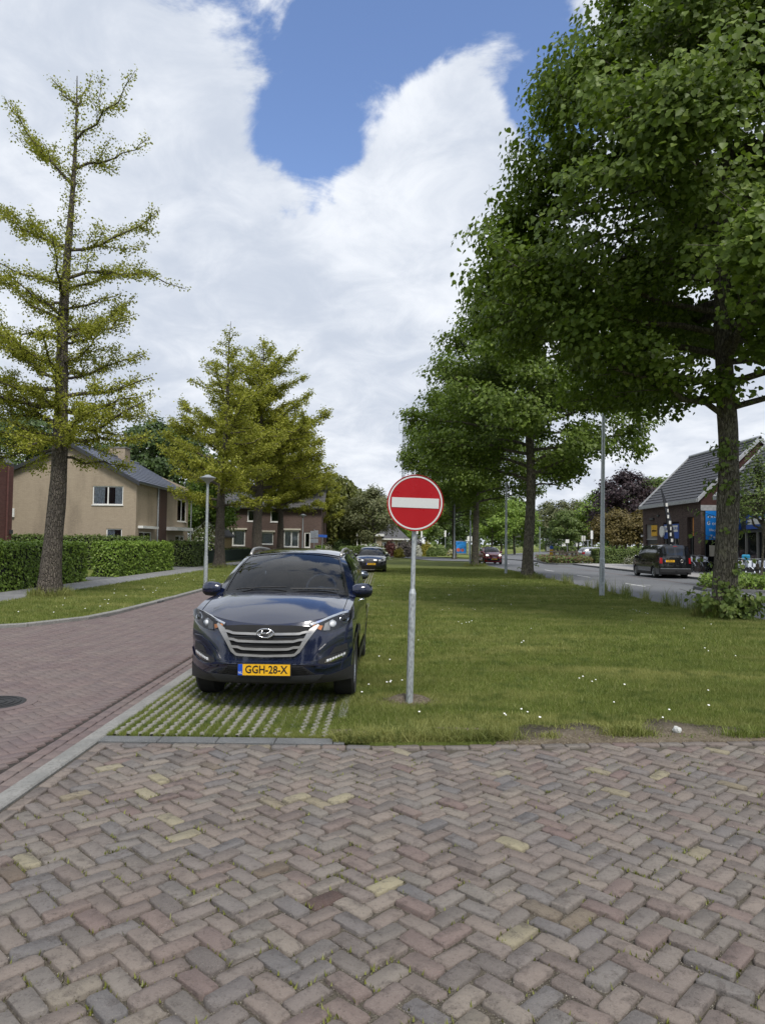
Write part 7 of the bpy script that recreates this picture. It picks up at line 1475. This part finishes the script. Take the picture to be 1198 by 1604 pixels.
# poster shelter
ps = at(721, 866, 110); sh_ = thing('poster_shelter', 'bus shelter panel with a bright blue poster beside the road', 'poster', (ps.x, 110, 0)); MB().box(-0.95, 0.95, -0.1, 0.1, 0.1, 2.15).build('frame', M['galv_d'], sh_); pq = MB().box(-0.85, 0.85, -0.125, -0.102, 0.25, 2.05).build('poster', plain('blue poster', (0.02, 0.2, 0.55), 0.3, var=0.5, scale=1.5), sh_); MB().lathe([(0.3, -0.135), (0.28, -0.127)], 9, (-0.35, 0, 0.75), 'Y').lathe([(0.26, -0.135), (0.24, -0.127)], 7, (0.3, 0, 0.7), 'Y').build('red_motif', plain('poster red', (0.4, 0.08, 0.05), 0.4, var=0.4, scale=4), pq); MB().box(1.2, 1.32, -0.06, 0.06, -0.1, 2.3).build('shelter_post', M['white'], sh_); MB().box(0.95, 3.2, -0.1, 1.2, 2.3, 2.4).build('shelter_roof', M['galv_d'], sh_); MB().box(2.9, 3.05, -0.06, 0.06, -0.1, 2.3).build('shelter_post', M['galv_d'], sh_)
post('road_sign', 'small white information sign on a pole behind the poster shelter', 735, 105, 838, [('plate', -0.35, 0.35, -0.9, -0.2, 'white')], 0.06)
post('road_sign', 'green white direction sign by the bright tree past the red car', 807, 118, 838, [('plate', 0.0, 0.85, -0.35, 0.0, 'white')], 0.05); post('road_sign', 'thin marker pole left of the second lime trunk', 820, 130, 832, [('plate', -0.1, 0.1, -0.5, 0.0, 'galv_d')], 0.06)
bol = at(863, 868, 120); bo = thing('keep_left_bollard', 'yellow traffic island bollard with round blue arrow sign', 'bollard', (bol.x, 120, 0)); MB().box(-0.28, 0.28, -0.12, 0.12, -0.05, 0.95, ch=0.05).build('body', M['yellow'], bo); MB().lathe([(0.32, -0.06), (0.32, 0.06)], 18, (0.05, 0, 1.25), 'Y').build('blue_disc', M['street_blue'], bo)
post('road_sign', 'small white sign on a thin pole above the wooden posts', 888, 110, 845, [('plate', -0.28, 0.28, -0.55, 0.0, 'white')], 0.04); post('road_sign', 'white parking sign on a grey pole by the car park hedge', 913, 80, 839, [('plate', -0.22, 0.22, -0.62, -0.02, 'white'), ('stripe', -0.03, 0.03, -0.6, 0.0, 'street_blue')], 0.05); post('road_sign', 'tall narrow white sign on a pole at the hedge corner', 926, 72, 832, [('plate', -0.12, 0.12, -0.8, 0.05, 'white')], 0.06); post('road_sign', 'short plain white post beside the narrow sign', 920, 75, 846, [('cap', -0.2, 0.2, -0.08, 0.0, 'galv_d')], 0.09, None, 'post')
# wooden posts round the island
for i, (px, Y, h, lb) in enumerate([(868, 66, 1.15, 'leftmost wooden post of the planted island'), (876, 68, 1.1, 'wooden stake behind the first island post'), (881, 65, 1.15, 'wooden post in the middle of the planted island'), (888, 64, 1.0, 'bark wooden post right of the middle island post'), (896, 64, 1.1, 'second post of the right hand island pair'), (902, 63.5, 1.15, 'rightmost wooden post of the planted island')]):
    o = thing('wooden_post', lb, 'post', (at(px, 880, Y).x, Y, 0.1), 0, 'wooden posts in the planted island'); MB().tube([(0, 0, -0.1), (0, 0, h * 0.98), (0, 0, h)], [0.10, 0.10, 0.085], 10).build('post', M['wood'], o)
    MB().box(-0.75, 0.06, -0.14, -0.101, h - 0.22, h - 0.10).build('tie_rail', M['wood'], o)
# stakes of the young tree
for i, (dx_, dy_) in enumerate([(-0.85, 0.4), (0.35, 0.9), (-0.6, 0.95)]):
    yt_ = at(1190, 860, 29.5); o = thing('tree_stake', ['stout wooden stake left of the young street tree', 'wooden stake behind the young street tree', 'rear wooden stake of the young street tree'][i], 'stake', (yt_.x + dx_, 29.5 + dy_, 0.1), 0, 'stakes round the young tree'); MB().tube([(0, 0, -0.1), (0, 0, 0.88), (0, 0, 0.92)], [0.075, 0.072, 0.055], 10).build('post', M['wood'], o); MB().box(-0.02, 0.9 if i < 2 else 0.5, -0.09, -0.076, 0.62, 0.70).build('strap', M['cladding'], o)
# beach flag
fl = at(1050, 862, 47); fg = thing('beach_flag', 'dark feather flag with white lettering leaning before the shop wall', 'flag', (fl.x, 47, ZP)); top = at(1034, 764, 47); n = 14
P = [Vector((0, 0, 0)).lerp(Vector((top.x - fl.x, 0, top.z - ZP)), k / n) + Vector((0.12 * math.sin(math.pi * k / n), 0, 0)) for k in range(n + 1)]
MB().tube(P, [0.035 - 0.0018 * k for k in range(n + 1)], 6).build('pole', M['steel_black'], fg); V = []; w_ = [0.0, 0.30, 0.38, 0.42, 0.44, 0.45, 0.45, 0.44, 0.42, 0.4, 0.36, 0.3, 0.2, 0.08]
fb = MB().grid([[P[k + 1] + Vector((w_[k] * q * 0.8, 0.25 * math.sin(q * 2.5 + k * 0.5) * w_[k], -0.05 * q)) for q in (0, 0.33, 0.66, 1.0)] for k in range(1, n)]).build('cloth', M['cloth_dark'], fg, smooth=True)
for k in range(4, 11): c_ = P[k + 1] + Vector((w_[k] * 0.32, -0.13, 0.05)); MB().box(c_.x - 0.02 - 0.035 * (k % 3), c_.x + 0.02 + 0.035 * ((k + 1) % 3), c_.y - 0.004, c_.y, c_.z - 0.12, c_.z + 0.10).build('white_letter', M['white'], fb)
MB().box(-0.3, 0.3, -0.3, 0.3, -0.01, 0.06).build('base', M['galv_d'], fg)
# lattice mast far behind
AM = at(632, 700, 300); am_h = at(634, 672, 300).z; a_ = thing('radio_mast', 'thin guyed lattice radio mast with antennas on the horizon', 'mast', (AM.x, 300, 0)); m = MB(); w0, w1 = 0.75, 0.45; nst = 26
for sx, sy_ in ((-1, -0.6), (1, -0.6), (0, 1)): m.tube([(sx * w0, sy_ * w0, 0), (sx * w1, sy_ * w1, am_h)], 0.13, 4)
for k in range(nst):
    z0, z1 = am_h * k / nst, am_h * (k + 1) / nst; f = w0 + (w1 - w0) * k / nst; m.tube([(-f, -0.6 * f, z0), (f, -0.6 * f, z1)], 0.07, 3); m.tube([(f, -0.6 * f, z0), (0, f, z1)], 0.07, 3); m.tube([(0, f, z0), (-f, -0.6 * f, z1)], 0.07, 3)
m.build('lattice', M['galv_d'], a_); MB().tube([(0, 0, am_h), (0, 0, am_h + 3), (0, 0, am_h + 8)], [0.3, 0.2, 0.05], 6).build('spire', M['galv_d'], a_); MB().tube([(-1.9, 0, am_h + 0.6 - 1), (0, 0, am_h - 0.9), (3.0, 0, am_h - 0.9)], 0.1, 4).build('cross_arm', M['galv_d'], a_)
for dx_ in (-1.9, 3.0): MB().tube([(dx_, 0, am_h - 0.9), (dx_, 0, am_h + 2.4)], 0.07, 4).build('whip_antenna', M['galv_d'], a_)
za = at(634, 720, 300).z
for dx_ in (-0.9, 0.95, 0.1): MB().box(dx_ - 0.17, dx_ + 0.17, -1.1, -0.9, za - 1.0, za + 2.2).build('panel_antenna', M['galv_d'], a_)
# garden fence
for k in range(9):
    y = 49.5 + k * 2.5; o = thing('fence_panel', 'dark green metal garden fence panel along the footpath', 'fence', (-12.15, y, 0.04), 0, 'green fence panels along the footpath')
    for yy in (0.0,): MB().box(-0.03, 0.03, yy - 0.03, yy + 0.03, -0.1, 1.05).build('post', M['dark_green'], o)
    MB().box(-0.015, 0.015, 0.03, 2.47, 0.93, 0.97).build('top_rail', M['dark_green'], o); MB().box(-0.015, 0.015, 0.03, 2.47, 0.06, 0.1).build('bottom_rail', M['dark_green'], o); m = MB()
    for j in range(24): m.box(-0.008, 0.008, 0.06 + j * 0.1, 0.095 + j * 0.1, 0.1, 0.93)
    m.build('bars', M['dark_green'], o)['kind'] = 'stuff'
# bicycles
def bicycle(label, loc, rz, shield='bike_white', case=None, group='bicycles parked before the shops'):
    b = thing('bicycle', label, 'bicycle', loc, rz, group); r = 0.34
    for y in (0.0, 1.08):
        m = MB(); m.tube([(0, y + r * math.cos(a), r + r * math.sin(a)) for a in np.linspace(0, 2 * math.pi, 25)], 0.018, 5, cap=False); w_ = m.build('wheel', M['tyre'], b); sp_ = MB()
        for k in range(8): a = k * math.pi / 8; sp_.tube([(0, y - r * math.cos(a), r - r * math.sin(a)), (0, y + r * math.cos(a), r + r * math.sin(a))], 0.003, 3)
        sp_.build('spokes', M['galv_d'], w_)
    m = MB(); m.tube([(0, 0, r), (0, 0.18, 0.82), (0, 0.22, 1.0)], 0.02, 6); m.tube([(0, 0.17, 0.75), (0, 0.62, 0.30), (0, 0.75, 0.86)], 0.02, 6); m.tube([(0, 0.62, 0.30), (0, 1.08, r), (0, 0.72, 0.72), (0, 0.19, 0.62)], 0.015, 6); m.build('frame', M['steel_black'], b)
    MB().tube([(-0.28, 0.42, 1.03), (-0.2, 0.26, 1.06), (0, 0.2, 1.04), (0.2, 0.26, 1.06), (0.28, 0.42, 1.03)], 0.014, 6).build('handlebar', M['galv_d'], b); MB().box(-0.08, 0.08, 0.64, 0.92, 0.88, 0.94, ch=0.02).build('saddle', M['cladding'], b); MB().box(-0.09, 0.09, 0.85, 1.25, 0.70, 0.73).build('carrier', M['steel_black'], b)
    m = MB(); m.grid([[(x, 0.36 * math.cos(a) * 1.03, r + 0.37 * math.sin(a)) for a in np.linspace(R(20), R(170), 10)] for x in (-0.03, 0.03)]); m.build('mudguard', M[shield], b)
    MB().box(-0.10, 0.10, -0.06, 0.10, 0.66, 0.98, ch=0.03).build('front_shield', M[shield], b)
    if case: MB().box(-0.2, 0.2, -0.28, 0.08, 0.98, 1.24, ch=0.04).build('front_case', M[case], b)
    return b
for i, (x, y, rz) in enumerate([(19.05, 44.0, 0.5), (19.5, 43.95, 0.5), (19.95, 43.9, 0.5)]): bicycle(['dark bicycle by the glass shop front, nearest the corner pier', 'middle bicycle of three by the glass shop front', 'dark bicycle by the glass shop front, farthest from the corner pier'][i], (x, y, ZP), rz, group='bicycles by the glass shop front').rotation_euler.y = R(6)
for i, (px, rz, cs) in enumerate([(1158, 0.35, None), (1172, 0.3, None), (1180, 0.3, None), (1192, 0.28, None), (1200, 0.28, None), (1164, 1.1, 'bike_blue')]):
    Y = 33.2 + 0.12 * i + (1.0 if cs else 0); bicycle('bicycle with a light blue front case beside the lime trunk' if cs else 'bicycle with a white front shield in the rack behind the kerbed bed', (at(px, 880, Y).x, Y, ZP), rz, case=cs, group=None if cs else 'bicycles in the rack behind the bed')
bench = thing('bench', 'pale low bench between the lime trunk and the bicycles', 'bench', (at(1156, 880, 32.2).x, 32.2, ZP)); MB().box(-0.6, 0.6, -0.2, 0.2, 0.40, 0.46, ch=0.01).build('seat', M['metal_edge'], bench); [MB().box(x - 0.03, x + 0.03, -0.18, 0.18, -0.01, 0.40).build('leg', M['anthracite'], bench) for x in (-0.5, 0.5)]
# person standing by the bicycles, mostly hidden by the lime trunk
pp = at(1152, 850, 34.5); pe = thing('person', 'person with short hair in a dark coat standing by the bicycles', 'person', (pp.x, 34.5, ZP), R(70))
def skin_mesh(name, verts, edges, rad, mat, parent, sub=2):
    me = bpy.data.meshes.new(name); me.from_pydata(verts, edges, []); o = bpy.data.objects.new(name, me); link(o); o.modifiers.new('s', 'SKIN'); o.modifiers.new('u', 'SUBSURF').levels = sub
    for v, r_ in zip(me.skin_vertices[0].data, rad): v.radius = r_ if isinstance(r_, tuple) else (r_, r_)
    me.skin_vertices[0].data[0].use_root = True; dg = bpy.context.evaluated_depsgraph_get(); me2 = bpy.data.meshes.new_from_object(o.evaluated_get(dg)); bpy.data.objects.remove(o); me2.polygons.foreach_set('use_smooth', np.ones(len(me2.polygons), bool)); me2.materials.clear(); return mobj(name, me2, mat, parent)
v = [(0, 0, 0.95), (0, 0, 1.2), (0, 0.01, 1.42), (0, 0, 1.52), (0.1, 0, 0.9), (0.11, -0.02, 0.5), (0.11, 0.02, 0.09), (0.11, -0.14, 0.04), (-0.1, 0, 0.9), (-0.11, -0.05, 0.5), (-0.11, 0.06, 0.09), (-0.11, -0.10, 0.04), (0.19, 0.01, 1.42), (0.25, 0.02, 1.14), (0.22, -0.2, 0.98), (-0.19, 0.01, 1.42), (-0.25, 0.02, 1.14), (-0.2, -0.22, 1.0)]
e = [(0, 1), (1, 2), (2, 3), (0, 4), (4, 5), (5, 6), (6, 7), (0, 8), (8, 9), (9, 10), (10, 11), (2, 12), (12, 13), (13, 14), (2, 15), (15, 16), (16, 17)]
bd = skin_mesh('body', v, e, [(0.16, 0.12), (0.16, 0.12), (0.17, 0.11), 0.07, 0.10, 0.07, 0.05, 0.045, 0.10, 0.07, 0.05, 0.045, 0.075, 0.055, 0.045, 0.075, 0.055, 0.045], M['cloth_dark'], pe)
hd_ = skin_mesh('head', [(0, 0, 1.50), (0, -0.005, 1.58), (0, -0.01, 1.66), (0, -0.005, 1.74), (0, -0.10, 1.645), (0.085, 0, 1.65), (-0.085, 0, 1.65)], [(0, 1), (1, 2), (2, 3), (2, 4), (2, 5), (2, 6)], [0.05, 0.055, (0.085, 0.1), (0.06, 0.07), 0.02, 0.018, 0.018], M['skin'], pe)
MB().lathe([(0.105, 1.66), (0.108, 1.72), (0.085, 1.78), (0.03, 1.805), (0.002, 1.808)], 14, (0, 0.018, 0)).build('hair', M['hair'], pe, smooth=True)
for sx in (-1, 1):
    for k in range(5): skin_mesh('finger' if k < 4 else 'thumb', [(sx * (0.2 + 0.016 * (k - 2)), -0.23, 0.97), (sx * (0.2 + 0.018 * (k - 2)), -0.27, 0.95 - 0.004 * abs(k - 1.5)), (sx * (0.2 + 0.018 * (k - 2)), -0.285, 0.92 - 0.004 * abs(k - 1.5))], [(0, 1), (1, 2)], [0.011, 0.009, 0.008], M['skin'], pe, 1)
